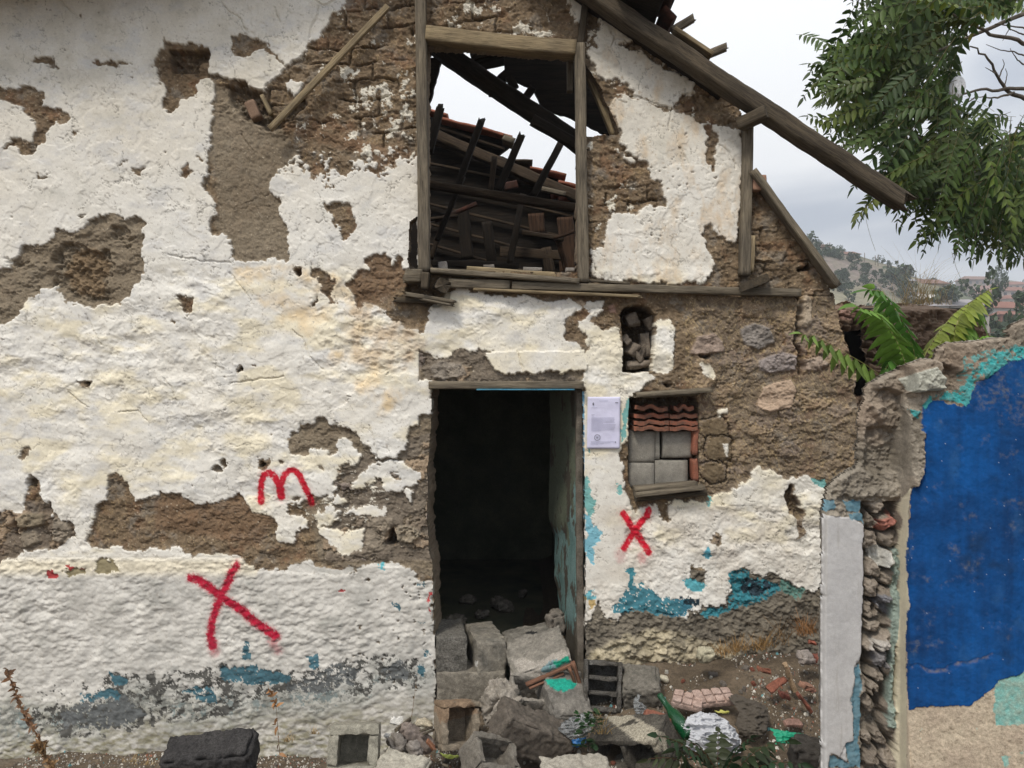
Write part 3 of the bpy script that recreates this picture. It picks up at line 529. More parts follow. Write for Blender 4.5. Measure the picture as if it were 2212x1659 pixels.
for k, p in [(7, [(380, 1280), (700, 1150), (860, 1180), (1000, 1300), (780, 1380), (450, 1400)]), (8, [(270, 980), (400, 930), (460, 1010), (420, 1090), (280, 1070)]), (7, [(2000, 1010), (2212, 950), (2350, 1000), (2300, 1130), (2000, 1140)]), (7, [(1850, 1080), (2212, 1060), (2212, 1150), (1900, 1180)]), (8, [(0, 1020), (140, 1020), (100, 1090), (0, 1100)])]:
    flake(k, p, .95, (.13, .137, .137), 7, 62, lowL, 14)
for k, p in [(7, [(1420, 990), (1680, 985), (1900, 1040), (1880, 1100), (1700, 1110), (1450, 1090)]), (7, [(510, 1160), (760, 1130), (790, 1200), (560, 1220)]), (7, [(1180, 1120), (1360, 1120), (1450, 1220), (1360, 1230), (1200, 1160)]), (7, [(1980, 930), (2060, 900), (2110, 980), (2060, 1000)]), (7, [(1580, 830), (1620, 830), (1640, 930), (1580, 930)]), (7, [(700, 1020), (850, 1060), (840, 1110), (760, 1110)]),
             (8, [(345, 570), (400, 570), (400, 620), (350, 620)]), (8, [(525, 690), (550, 690), (550, 715), (525, 715)]), (8, [(490, 440), (555, 440), (550, 475), (500, 475)]), (8, [(480, 980), (540, 980), (540, 1060), (490, 1060)]), (8, [(530, 870), (575, 870), (575, 920), (530, 920)]), (8, [(250, 330), (275, 330), (275, 375), (250, 375)])]:
    flake(k, p, .74, (.065, .145, .18), 5, 63, lowL, 6)
flake(8, [(250, 325), (280, 325), (280, 375), (250, 375)], .45, (.16, .50, .56), 9, 64, lowL, 1)
for k, p in [(7, [(305, 370), (380, 360), (395, 410), (320, 415)]), (7, [(430, 350), (470, 335), (590, 370), (560, 395)]), (8, [(5, 490), (35, 495), (30, 520), (5, 520)]), (8, [(560, 500), (580, 500), (585, 640), (570, 600)])]:
    flake(k, p, .55, (.42, .06, .06), 7, 65, lowL, 1)
m = reg(7, [(430, 380), (480, 350), (580, 365), (570, 400), (450, 410)]) | reg(7, [(630, 330), (690, 295), (740, 320), (790, 370), (700, 395), (640, 385)])
col = np.where(m[..., None], c3(.27, .23, .14), col); h = h - .012 * blur(m, 1)
TQ = (.20, .44, .42); TQ2 = (.06, .23, .28)
for k, p, c in [(5, [(1815, 990), (1850, 930), (1872, 945), (1868, 1010), (1845, 1120), (1815, 1210), (1800, 1160), (1820, 1080)], TQ), (5, [(1555, 1460), (1580, 1430), (1600, 1480), (1650, 1580), (1640, 1640), (1610, 1700), (1560, 1580)], TQ),
                (5, [(1780, 1480), (1800, 1480), (1815, 1520), (1800, 1550), (1770, 1520)], TQ), (8, [(1560, 0), (1610, 0), (1640, 100), (1690, 130), (1680, 190), (1640, 220), (1630, 330), (1580, 300), (1560, 200), (1620, 150)], (.22, .48, .58)),
                (8, [(1565, 540), (1600, 520), (1640, 490), (1640, 540), (1600, 570), (1570, 570)], (.17, .45, .52)), (8, [(1830, 370), (1910, 360), (1880, 420), (1890, 480), (1870, 560), (1840, 480), (1860, 420)], TQ2), (8, [(1930, 440), (1960, 460), (1940, 480)], TQ2),
                (6, [(840, 1430), (900, 1440), (950, 1530), (930, 1535), (900, 1480), (850, 1480)], TQ), (6, [(165, 1560), (185, 1560), (180, 1620), (165, 1610)], TQ), (9, [(110, 260), (150, 220), (180, 290), (140, 300)], (.10, .33, .42)), (9, [(0, 420), (80, 420), (140, 480), (130, 500), (40, 500)], (.11, .38, .44)),
                (5, [(1605, 1250), (1620, 1250), (1618, 1280), (1608, 1280)], TQ), (5, [(1540, 1480), (1556, 1480), (1556, 1530), (1540, 1520)], TQ)]:
    m = reg(k, p); col = np.where(m[..., None], np.array(c, np.float32) * (1 + .12 * n12)[..., None], col); h = h - .0025 * blur(m, 1)
for k, p, c in [(9, [(280, 400), (370, 360), (430, 380), (450, 430), (560, 430), (620, 450), (620, 520), (560, 560), (430, 620), (330, 620), (180, 680), (100, 650), (130, 620), (280, 600), (310, 500)], (.05, .30, .37)),
                (9, [(0, 560), (60, 560), (60, 640), (-40, 680), (-200, 640), (-180, 600)], (.06, .26, .36)), (8, [(1800, 560), (1900, 460), (2000, 500), (2100, 560), (2212, 600), (2212, 640), (2100, 660), (1900, 640), (1780, 660), (1740, 620)], (.08, .30, .38)),
                (9, [(600, 430), (800, 500), (780, 560), (640, 540)], (.16, .33, .28))]:
    flake(k, p, .72, tuple(x * .68 + .012 for x in c), 6, 66, U > 1255, 5)
for k, p in [(9, [(380, 430), (560, 440), (580, 500), (440, 560), (380, 500)]), (9, [(0, 540), (110, 540), (90, 610), (0, 600)]), (8, [(2160, 540), (2212, 540), (2212, 570), (2170, 570)])]:
    flake(k, p, .74, (.025, .045, .06), 6, 67, U > 1255, 5)
flake(8, [(1580, 560), (1640, 550), (1640, 600), (1590, 640)], .6, (.50, .36, .16), 9, 68, U > 1255, 2)
# old moss-green stain low on the wall
# red spray paint
def spray(line, r, c=(.50, .012, .03), edge=4.5, amt=1.0):
    global col
    d = pdist(line, U + .8 * w1x, V + .8 * w1y, 40)
    a = (1 - sstep(r - edge * .5, r + edge * .8, d)) * .93 + .22 * (1 - sstep(r, r + 14, d)) * np.clip(.7 + .9 * n3, 0, 1)
    grit = np.clip(.5 + .9 * fbm(U, V, 2.4, 2, 89) + .4 * n5, 0, 1); a = np.where(a > .8, a * (1 - .22 * (fbm(U, V, 5, 3, 90) > .75)), a * (.35 + 1.0 * grit)); a = np.clip(a * amt * (1 + .18 * n5), 0, 1)
    col = mixc(col, np.array(c, np.float32), a)
def arc(cx, cy, rx, ry, a0, a1, n=12):
    return [(cx + rx * math.cos(math.radians(a0 + (a1 - a0) * i / n)), cy - ry * math.sin(math.radians(a0 + (a1 - a0) * i / n))) for i in range(n + 1)]
spray(T(4, [(1697, 1590), (1690, 1530), (1700, 1460), (1722, 1415), (1755, 1400), (1790, 1425), (1815, 1480), (1827, 1560)]), 6.5)
spray(T(4, [(1827, 1560), (1828, 1490), (1845, 1420), (1880, 1385), (1915, 1385), (1950, 1425), (1980, 1490), (2015, 1570), (2018, 1600)]), 6.2)
spray(T(7, [(1250, 420), (1290, 430), (1350, 465), (1440, 535), (1560, 610), (1680, 710), (1800, 790)]), 8.5, (.40, .008, .035), 8)
spray(T(7, [(1545, 335), (1510, 400), (1460, 510), (1420, 600), (1390, 700), (1375, 790), (1390, 860)]), 7.5, (.40, .008, .035), 8)
spray(T(7, [(1395, 850), (1400, 890)]), 9, (.40, .02, .05), 12, .45); spray(T(7, [(1780, 830), (1810, 880)]), 8, (.42, .02, .05), 12, .4)
spray(T(8, [(1825, 5), (1860, 60), (1900, 120), (1950, 200), (1985, 255)]), 6.8, (.55, .010, .03))
spray(T(8, [(1985, -15), (1975, 25), (1930, 70), (1880, 150), (1830, 230)]), 6.5, (.55, .010, .03))
spray(T(8, [(1800, 270), (1810, 290)]), 8, (.5, .05, .08), 14, .3); spray(T(8, [(1940, 285), (1950, 310)]), 6, (.5, .03, .06), 10, .4)
# blue-grey inner frame trace at the door edges
m = (np.abs(U - 1259) < 3) & (V > 845) & (V < 1110); col = np.where((m & (n5 > -.3))[..., None], c3(.17, .36, .50), col)

# --- silhouette and openings
sil = [(-900, -40), (-100, -12), (900, -300), (1275, -30), (1296, -2), (1400, 72), (1500, 148), (1560, 195), (1596, 228), (1606, 260), (1612, 388), (1640, 386), (1652, 402), (1684, 452), (1746, 535), (1790, 605), (1803, 640), (1812, 700), (1822, 720), (1836, 760), (1850, 810), (1846, 850), (1852, 880), (1868, 905), (1890, 960), (1930, 1040), (1960, 1200), (1960, 1800), (-900, 1800)]
keep = inside(sil, US + 2 * w1x, VS + 2 * w1y)
def cut(pts, a=.6):
    global keep
    keep &= ~inside(pts, U + a * (US - U), V + a * (VS - V))
cut([(926, 96), (1246, 120), (1246, 588), (926, 584)], 0)
cut([(888, 480), (902, 470), (902, 585), (888, 582), (882, 560)], 1)
cut([(1256, 130), (1272, 152), (1300, 200), (1336, 288), (1262, 296)], 1)
cut([(935, 832), (1256, 832), (1262, 1100), (1264, 1450), (1264, 1530), (944, 1530), (941, 1400), (936, 1210), (926, 1190), (924, 1010), (934, 905)], 1)
cut([(1430, 92), (1436, 97), (1441, 99), (1441, 92)], 0); cut([(1404, 88), (1415, 92), (1412, 99), (1405, 96)], 0); cut([(1448, 118), (1454, 124), (1448, 127)], 0)
kc = keep[:-1, :-1] & keep[1:, :-1] & keep[:-1, 1:] & keep[1:, 1:]
X = (U - 1106) / F * D; Z = EYE - (V - 829.5) / F * D
pos = np.stack([X, D - h.astype(np.float32), Z], -1)
facade = sheet('wall', U, V, kc, pos, np.concatenate([np.clip(col, .01, .9), Ps[..., None]], -1), lambda p: np.where((p[:, 2] > 2.95) & (p[:, 0] > -.7) & (p[:, 0] < .7), .10, .42), wall_mat, house, mid=(.23, .18, .13, 0))
# ---------------------------------------------------------------- wood and other solid materials
def wood_mat(name, c1, c2, c3_=None):
    m, nt, b = newmat(name)
    n1 = mnoise_node(nt, 1.0, 6, 0.65, mscale=(5, 60, 60), dist=.4); n2 = mnoise_node(nt, 1.0, 4, 0.7, mscale=(9, 260, 260)); n3 = mnoise_node(nt, 3.0, 4, 0.6)
    r1 = ramp(nt, n1.outputs['Fac'], [(0.32, c1), (0.68, c2)])
    r2 = ramp(nt, n2.outputs['Fac'], [(0.38, (.35,) * 3), (0.52, (1.0,) * 3)])
    r3 = ramp(nt, n3.outputs['Fac'], [(0.35, c3_ or (.75, .75, .75)), (0.65, (1.1, 1.08, 1.02))])
    nt.links.new(mul(nt, mul(nt, r1.outputs[0], r2.outputs[0], .8), r3.outputs[0]), b.inputs['Base Color'])
    b.inputs['Roughness'].default_value = .88; b.inputs['Specular IOR Level'].default_value = .2
    bump(nt, b, n1.outputs['Fac'], .6, .006); bump(nt, b, n2.outputs['Fac'], .8, .003); return m
wood_grey = wood_mat('weathered_wood', (.105, .088, .068), (.235, .20, .152))
wood_pale = wood_mat('pale_wood', (.20, .155, .10), (.37, .295, .185))
wood_brown = wood_mat('rafter_wood', (.050, .041, .031), (.125, .10, .072))
wood_dark = wood_mat('shade_dark_wood', (.010, .008, .006), (.030, .022, .016))  # near-black base colour stands in for the shade on the roof timbers
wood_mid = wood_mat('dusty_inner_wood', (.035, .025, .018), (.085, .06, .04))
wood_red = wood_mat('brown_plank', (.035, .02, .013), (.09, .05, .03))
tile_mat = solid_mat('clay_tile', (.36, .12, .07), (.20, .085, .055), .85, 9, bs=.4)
tile_dark = solid_mat('shade_dark_tile', (.10, .035, .022), (.03, .018, .014), .9, 9)  # darker copy of the clay tile, underside shade put into the colour
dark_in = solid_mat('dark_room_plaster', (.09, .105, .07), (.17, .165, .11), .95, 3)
black_in = solid_mat('near_black_room', (.012, .011, .009), (.03, .026, .02), .95, 3)  # one near-black colour for the walls behind the openings

def tube_mesh(name, L, w, t, nseg=None, rough=.03, round_=.18, broken=(0, 0), seed=0, bow=0.0, wid2=None):
    """timber along +X, width w along Z, thickness t along Y, rounded corners, uneven faces and optional broken ends"""
    nseg = nseg or int(np.clip(L / .03, 6, 90)); K = 16
    ang = (np.arange(K) + .5) / K * 2 * np.pi
    ex = 2 / max(round_ * 5, .3) if round_ < .9 else 2
    cx = np.sign(np.cos(ang)) * np.abs(np.cos(ang)) ** (1 / (1 + (1 - round_) * 3)); cz = np.sign(np.sin(ang)) * np.abs(np.sin(ang)) ** (1 / (1 + (1 - round_) * 3))
    xs = np.linspace(0, L, nseg + 1); Xg, A = np.meshgrid(xs, np.arange(K), indexing='ij')
    tp = 1 + ((wid2 or w) / w - 1) * Xg / L
    n_ = fbm(Xg * 100 + seed * 37, A * 9. + seed * 11, 14, 4, 70 + seed % 9); n2_ = fbm(Xg * 100 + seed * 51, A * 50., 9, 2, 71)
    s = 1 + rough * 3 * n_ + rough * n2_
    wob = fbm(xs * 100 + seed * 91, xs * 0, 60, 2, 72)[:, None] * rough * w * 2
    Y = cx[None, :] * t / 2 * s; Zz = cz[None, :] * w / 2 * s * tp + wob + bow * np.sin(np.pi * Xg / L)
    Xg = Xg.copy(); rs = np.random.RandomState(seed + 5)
    for e_, end in ((0, 0), (1, nseg)):
        if broken[e_]:
            j = rs.rand(K) * broken[e_] * (-1 if e_ else 1)
            Xg[end] += j
            Xg[end - 1 if e_ else 1] += j * .6
    v = np.stack([Xg, Y, Zz], -1).reshape(-1, 3)
    idx = np.arange((nseg + 1) * K).reshape(nseg + 1, K); r = np.roll(idx, -1, 1)
    q = np.stack([idx[:-1], idx[1:], r[1:], r[:-1]], -1).reshape(-1, 4)
    v = np.concatenate([v, [v[:K].mean(0)], [v[-K:].mean(0)]]); a, b = len(v) - 2, len(v) - 1
    caps = [[a, idx[0, i], r[0, i], r[0, i]] for i in range(K)]
    me = bpy.data.meshes.new(name)
    fs = [tuple(f) for f in q] + [(a, int(idx[0, i]), int(r[0, i])) for i in range(K)] + [(b, int(r[-1, i]), int(idx[-1, i])) for i in range(K)]
    me.from_pydata([tuple(p) for p in v], [], [tuple(int(x) for x in f) for f in fs]); 
    me.polygons.foreach_set('use_smooth', np.array([True] * len(q) + [False] * (2 * K))); me.update()
    return me
BSEED = [1]
def beam(name, a, b, w, t, mat, parent=None, **k):
    """a, b: world end points of the centre line; w: width seen from the front; t: thickness in depth"""
    BSEED[0] += 1; a = Vector(a); b = Vector(b); x = (b - a); L = x.length; x.normalize()
    y = Vector((0, 1, 0)) - x * x.y
    if y.length < .2: y = Vector((1, 0, 0)) - x * x.x
    y.normalize(); z = x.cross(y)
    if k.get('roll'): q = Quaternion(x, k['roll']); y = q @ y; z = q @ z
    k.pop('roll', None)
    mw = Matrix((x, y, z)).transposed().to_4x4(); mw.translation = a
    return link(name, tube_mesh(name, L, w, t, seed=BSEED[0], **k), mat, parent, mw)
def px(n, d=D): return n / F * d

# timbers fixed in the facade
wf = empty('gable_window_frame', W(1090, 600)); wf.parent = house; wf.matrix_parent_inverse = Matrix.Identity(4); wf.location = W(1090, 600) - Vector((0, D, 0))
def hb(name, p, q, w, t, mat, d=D, parent=None, d2=None, **k):
    return beam(name, W(p[0], p[1], d), W(q[0], q[1], d2 or d), px(w, d), t, mat, parent or house, **k)
f0 = D - .035
hb('window_post', (908, -40), (917, 588), 24, .085, wood_grey, f0, round_=.1, rough=.015)
hb('window_post', (1251, 98), (1260, 611), 23, .09, wood_grey, f0, round_=.12, rough=.02)
hb('window_post', (1271, -40), (1252, 100), 15, .06, wood_brown, f0 + .015, round_=.15)
hb('window_head', (921, 76), (1243, 107), 33, .10, wood_pale, f0, round_=.08, rough=.012, bow=-.01)
hb('window_sill', (932, 586), (1250, 609), 12, .12, wood_grey, f0 + .0, round_=.15)
hb('window_sill', (1009, 582), (1246, 599), 12, .10, wood_pale, f0 + .08, round_=.2)
hb('sill_board', (962, 611), (1101, 617), 19, .05, wood_grey, f0 - .01, round_=.12, broken=(.03, 0))
hb('sill_board', (1106, 617), (1728, 633), 17, .05, wood_grey, f0 - .012, round_=.12)
hb('sill_board', (1020, 625), (1392, 641), 6, .04, wood_pale, f0 - .02, round_=.1, broken=(.03, .06))
hb('sill_board', (1240, 604), (1360, 612), 5, .03, wood_grey, f0, round_=.1)
hb('beam_end', (872, 597), (914, 598), 28, .12, wood_grey, f0 - .01, round_=.2, broken=(.03, 0))
hb('beam_end', (921, 590), (918, 625), 16, .10, wood_brown, f0 - .045, round_=.3)
beam('beam_end', W(950, 618, D + .1), W(958, 616, D - .13), px(27), px(30), wood_brown, house, round_=.5, broken=(0, .03))
hb('splintered_board', (866, 634), (990, 654), 9, .06, wood_grey, f0 - .03, round_=.3, broken=(.06, .05))
hb('splintered_board', (905, 645), (988, 662), 5, .04, wood_grey, f0 - .05, round_=.3, broken=(.05, .05))
hb('splintered_board', (845, 648), (960, 650), 12, .06, wood_brown, f0 + .0, round_=.3, broken=(.06, .05))
beam('beam_end', W(1628, 612, D + .1), W(1629, 611, D - .14), px(17), px(62), wood_brown, house, round_=.15)
hb('corner_post', (1614, 258), (1607, 596), 22, .08, wood_grey, f0 + .01, round_=.1, rough=.012)
hb('corner_post', (1624, 510), (1621, 588), 11, .05, wood_pale, f0 - .0, round_=.1)
hb('splintered_board', (586, 248), (566, 206), 9, .03, wood_pale, D - .0, round_=.1)
hb('brick_piece', (540, 222), (556, 258), 22, .07, solid_mat('old_brick', (.27, .18, .12), (.20, .13, .09)), D + .01, round_=.1)
hb('beam_end', (1638, 382), (1638, 414), 30, .10, solid_mat('pink_stone', (.42, .25, .17), (.33, .19, .13)), D - .02, round_=.45)
hb('window_brace', (1268, 140), (1333, 292), 24, .06, wood_pale, D + .10, round_=.1)
hb('window_brace', (1231, 128), (1231, 199), 13, .05, wood_grey, D + .12, round_=.1)
# plank leaning across the gable
tag(hb('leaning_plank', (583, 279), (838, 14), 13, .03, wood_pale, D - .09, d2=D - .05, round_=.08, rough=.01), 'slim bare plank leaning diagonally across the mud wall left of the gable window', 'plank')
bpy.data.objects['leaning_plank'].parent = None; bpy.data.objects['leaning_plank'].matrix_world = bpy.data.objects['leaning_plank'].matrix_basis.copy(); bpy.data.objects['leaning_plank'].location += Vector((0, D, 0))

# roof over the right gable slope
rd_ = D - .17
hb('rafter', (1150, -96), (1966, 450), 37, .13, wood_brown, rd_, round_=.5, rough=.03, broken=(0, .10))
hb('rafter', (1230, -20), (1560, 205), 16, .10, wood_dark, D - .04, round_=.2)
hb('roof_batten', (1455, 66), (1537, 122), 8, .10, wood_pale, rd_ - .0, round_=.1)
for (a, b, w) in [((1452, 68), (1500, 39), 15), ((1527, 119), (1571, 101), 15)]:
    hb('roof_batten', a, b, w, .05, wood_grey, rd_ + .02, round_=.12, broken=(0, .02))
hb('rafter', (1624, 370), (1806, 620), 15, .09, wood_grey, D - .06, round_=.1)
hb('purlin', (1598, 270), (1660, 243), 27, .11, wood_brown, rd_ + .06, d2=rd_ - .05, round_=.2)
def slab(name, poly, d, th, mat, parent, k='F', warp=.004, lean=0.0, n=1):
    """thick board cut to a polygon given on the facade grid"""
    pts = T(k, poly); me = bpy.data.meshes.new(name); bm = bmesh.new()
    rs = random.Random(len(poly) * 7 + int(d * 100)); P2 = []
    for i, p in enumerate(pts):
        q = pts[(i + 1) % len(pts)]; L = math.hypot(q[0] - p[0], q[1] - p[1]); m = max(1, int(L / 8))
        for j in range(m):
            t = j / m; P2.append((p[0] + (q[0] - p[0]) * t + (rs.uniform(-1, 1) * 1.3 if j else 0), p[1] + (q[1] - p[1]) * t + (rs.uniform(-1, 1) * 1.3 if j else 0)))
    dd_ = lambda p: d + lean * (p[1] - pts[0][1]) / 350
    vs = [bm.verts.new(W(p[0], p[1], dd_(p))) for p in P2]; f = bm.faces.new(vs)
    r = bmesh.ops.extrude_face_region(bm, geom=[f]); bmesh.ops.translate(bm, vec=(0, th, 0), verts=[v for v in r['geom'] if isinstance(v, bmesh.types.BMVert)])
    bmesh.ops.recalc_face_normals(bm, faces=bm.faces); bmesh.ops.triangulate(bm, faces=[f for f in bm.faces if len(f.verts) > 4])
    bm.to_mesh(me); bm.free(); return link(name, me, mat, parent)
hb('roof_board', (1330, -4), (1430, 26), 40, .5, wood_dark, D - .12, round_=.1, broken=(0, .03))
hb('roof_board', (1395, -20), (1462, -4), 34, .45, tile_dark, D - .15, round_=.6, broken=(.02, .04))
hb('roof_board', (1425, 38), (1448, 62), 16, .3, tile_dark, D - .05, round_=.6)
hb('roof_board', (1320, -30), (1460, -20), 30, .5, wood_dark, D - .1, round_=.1)
# eave of the left roof slope, above the picture
slab('roof_eave', [(-900, -112), (-100, -84), (120, -96), (420, -180), (900, -370), (900, -392), (400, -205), (100, -120), (-100, -108), (-900, -140)], D - .42, .9, wood_brown, house)
slab('roof_eave', [(900, -335), (1300, -52), (1300, -62), (900, -350)], D - .3, .7, wood_brown, house)

# door
hb('door_lintel', (928, 832), (1259, 832), 17, .13, wood_grey, f0 + .02, round_=.06, rough=.01)
blue_old = solid_mat('old_blue_paint', (.035, .20, .32), (.10, .26, .34), .8, 20)
hb('lintel_paint_strip', (1030, 841.5), (1240, 841.5), 3.4, .10, blue_old, f0 - .0, round_=.05)
jm = solid_mat('crumbling_jamb', (.085, .072, .057), (.18, .155, .125), .95, 14, bs=.9, bd=.01)
hb('door_jamb', (1249, 842), (1254, 1490), 15, .10, jm, D + .07, round_=.25, rough=.04)

def reveal():
    n, m = 60, 220
    S, Vv = np.meshgrid(np.linspace(0, 1, n), np.linspace(840, 1500, m)); dep = D + .08 + .62 * S
    e = 1186 + 3 * fbm(Vv, Vv * 0, 40, 3, 81) + 26 * sstep(1240, 1400, Vv) * sstep(.4, 1, S) + 12 * sstep(1100, 1180, Vv)
    u = 1243 + (e - 1243) * S
    nz = fbm(S * 90, Vv, 14, 5, 82, .6, sy=60); x = (u - 1106) / F * dep - .006 * nz; z = EYE - (Vv - 829.5) / F * dep
    blue = mixc(c3(.11, .20, .19), c3(.19, .29, .28), np.clip(.5 + .6 * nz, 0, 1)); ol = c3(.12, .135, .095)
    m1 = fbm(S * 90, Vv, 20, 5, 83, .6, sy=90) + .8 + .8 * (S - .3) - 1.7 * sstep(1060, 1190, Vv); cc = mixc(blue, ol, sstep(-.1, .1, m1))
    m2 = fbm(S * 90, Vv, 16, 5, 84, .65, sy=60) + .9 * sstep(1280, 1440, Vv); cc = mixc(cc, c3(.075, .065, .05), sstep(.25, .35, m2))
    return np.stack([x, dep, z], -1), cc
ps, cc = reveal(); idx = np.arange(ps.shape[0] * ps.shape[1]).reshape(ps.shape[:2])
q = np.stack([idx[:-1, :-1], idx[1:, :-1], idx[1:, 1:], idx[:-1, 1:]], -1).reshape(-1, 4)
rv = link('door_reveal', npmesh('door_reveal', ps.reshape(-1, 3), q, True, cc.reshape(-1, 3)), wall_mat, house)
sm = rv.modifiers.new('thick', 'SOLIDIFY'); sm.thickness = .10; sm.offset = 1

# rooms behind the facade: inner walls, floor slab between the storeys
def box(name, x0, x1, y0, y1, z0, z1, mat, parent, bev=0.01):
    bm = bmesh.new(); bmesh.ops.create_cube(bm, size=1)
    for v in bm.verts: v.co = Vector(((x0 + x1) / 2 + v.co.x * (x1 - x0), (y0 + y1) / 2 + v.co.y * (y1 - y0), (z0 + z1) / 2 + v.co.z * (z1 - z0)))
    if bev: bmesh.ops.bevel(bm, geom=bm.edges[:], offset=bev, segments=1, affect='EDGES')
    me = bpy.data.meshes.new(name); bm.to_mesh(me); bm.free(); return link(name, me, mat, parent)
Y0 = D + .30; Y1 = D + 3.6
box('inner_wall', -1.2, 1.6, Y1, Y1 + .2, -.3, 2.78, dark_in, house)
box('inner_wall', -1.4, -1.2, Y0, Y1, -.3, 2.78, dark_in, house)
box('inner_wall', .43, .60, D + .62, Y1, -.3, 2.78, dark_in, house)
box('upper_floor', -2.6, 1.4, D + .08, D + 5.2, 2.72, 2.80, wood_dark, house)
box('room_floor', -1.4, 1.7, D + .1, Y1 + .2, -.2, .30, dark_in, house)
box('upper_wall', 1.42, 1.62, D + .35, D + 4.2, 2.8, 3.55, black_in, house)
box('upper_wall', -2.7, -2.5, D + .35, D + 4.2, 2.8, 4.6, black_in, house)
# collapsed roof seen through the gable window
dR = D + 2.3
slab('roof_deck', [(870, 236), (925, 246), (965, 258), (1040, 284), (1098, 302), (1104, 314), (1076, 336), (1105, 345), (1150, 362), (1196, 380), (1222, 392), (1240, 414), (1262, 428), (1262, 640), (700, 640), (700, 190)], dR, .05, wood_dark, house)
for i in range(7):
    hb('roof_batten', (905 + i * 3, 262 + i * 44), (1258, 262 + i * 44 + 60 + i * 6) if i > 2 else (1090 + i * 60, 312 + i * 44 + 10), 5, .03, wood_mid, dR - .05, round_=.2)
for i, (a, b) in enumerate([((922, 242), (968, 255)), ((955, 262), (1045, 285)), ((1040, 283), (1106, 302)), ((1112, 352), (1150, 354)), ((1145, 366), (1222, 384)), ((1205, 396), (1262, 412)), ((1190, 424), (1262, 412)), ((1206, 432), (1258, 424))]):
    hb('roof_tile', a, b, 9, .18, tile_mat if i not in (3,) else wood_mid, dR - .04, round_=.7, rough=.05)
hb('roof_tile', (1085, 302), (1112, 312), 14, .2, wood_grey, dR - .06, round_=.3, broken=(.02, .02))
hb('rafter', (920, 285), (1262, 432), 22, .12, wood_mid, dR - .12, round_=.3)
hb('rafter', (922, 88), (1262, 318), 36, .12, wood_dark, D + .55, d2=D + .45, round_=.3)
hb('rafter', (1148, 258), (1262, 322), 22, .08, wood_dark, D + .42, round_=.2, broken=(.02, 0))
# what is left of the near roof slope
slab('roof_deck', [(1088, 112), (1345, 112), (1350, 310), (1234, 252), (1172, 234), (1150, 188), (1101, 166), (1078, 190), (1066, 172), (1090, 150)], D + .62, .05, wood_dark, house)
hb('roof_batten', (1100, 166), (1112, 192), 18, .04, wood_dark, D + .55, round_=.1)
hb('roof_tile', (1016, 130), (1066, 118), 14, .16, wood_mid, D + .62, round_=.5, broken=(.02, .02))
hb('roof_tile', (1022, 142), (1088, 128), 12, .16, wood_dark, D + .66, round_=.5)
hb('roof_batten', (984, 116), (1004, 102), 12, .05, wood_dark, D + .6, round_=.15)
hb('roof_batten', (1056, 200), (1076, 202), 16, .06, wood_dark, D + .5, round_=.3)
hb('roof_batten', (1136, 212), (1152, 190), 16, .05, wood_dark, D + .56, round_=.15)
slab('roof_board', [(918, 124), (938, 124), (953, 134), (922, 245), (915, 245)], D + .5, .04, wood_dark, house)
hb('roof_board', (926, 84), (926, 120), 12, .05, wood_mid, D + .2, round_=.1)
# broken rafters standing up against the sky
for a, b, w, brk in [((926, 330), (954, 224), 17, .08), ((944, 520), (1001, 380), 10, 0), ((986, 410), (1043, 250), 14, .10), ((1076, 412), (1131, 284), 16, .07), ((1150, 424), (1212, 308), 15, 0), ((1060, 412), (1068, 340), 12, 0)]:
    hb('broken_rafter', a, b, w, .05, wood_mid if w == 12 else wood_dark, D + 1.15, round_=.12, broken=(0, brk))
hb('tie_beam', (915, 397), (1262, 452), 17, .09, wood_mid, D + 1.05, round_=.2)
for a, b, w, m_ in [((940, 478), (1030, 440), 8, tile_dark), ((928, 474), (990, 466), 6, wood_mid), ((1157, 462), (1160, 505), 34, wood_red), ((1220, 470), (1226, 590), 34, wood_red), ((1128, 502), (1218, 516), 10, wood_mid),
                    ((1080, 545), (1215, 552), 22, wood_mid), ((1196, 516), (1240, 500), 6, wood_red), ((1050, 480), (1062, 570), 22, wood_dark), ((1180, 535), (1190, 592), 22, wood_mid), ((1205, 520), (1225, 590), 12, wood_red),
                    ((930, 568), (1120, 574), 14, wood_dark), ((1090, 405), (1118, 398), 16, tile_dark), ((1000, 450), (1010, 560), 26, wood_dark), ((1130, 420), (1100, 570), 14, wood_dark), ((960, 470), (930, 560), 9, wood_mid), ((1170, 408), (1222, 420), 10, wood_grey)]:
    hb('collapsed_timber', a, b, w, .05, m_, D + 1.5 + .02 * w, round_=.15)
for a, b, w in [((948, 576), (966, 574), 20), ((1045, 580), (1068, 578), 10), ((1130, 582), (1170, 584), 9), ((1222, 584), (1240, 584), 10)]:
    hb('rubble_piece', a, b, w, .09, solid_mat('pale_stone_%d' % w, (.30, .28, .25), (.22, .2, .18)), D + .12, round_=.6, rough=.1)
jm2 = solid_mat('niche_rubble', (.12, .10, .08), (.24, .20, .16), .95, 14, bs=.9, bd=.01)
# rubble in the small arched niche
for a, b, w in [((1352, 792), (1405, 790), 14), ((1362, 768), (1376, 745), 26), ((1378, 778), (1392, 744), 22), ((1392, 720), (1400, 770), 18), ((1350, 745), (1362, 736), 26), ((1355, 700), (1378, 690), 30), ((1390, 690), (1402, 715), 26), ((1370, 760), (1384, 782), 14)]:
    hb('rubble_piece', a, b, w * .95, .10, jm2, D + .13, round_=.95, rough=.22)
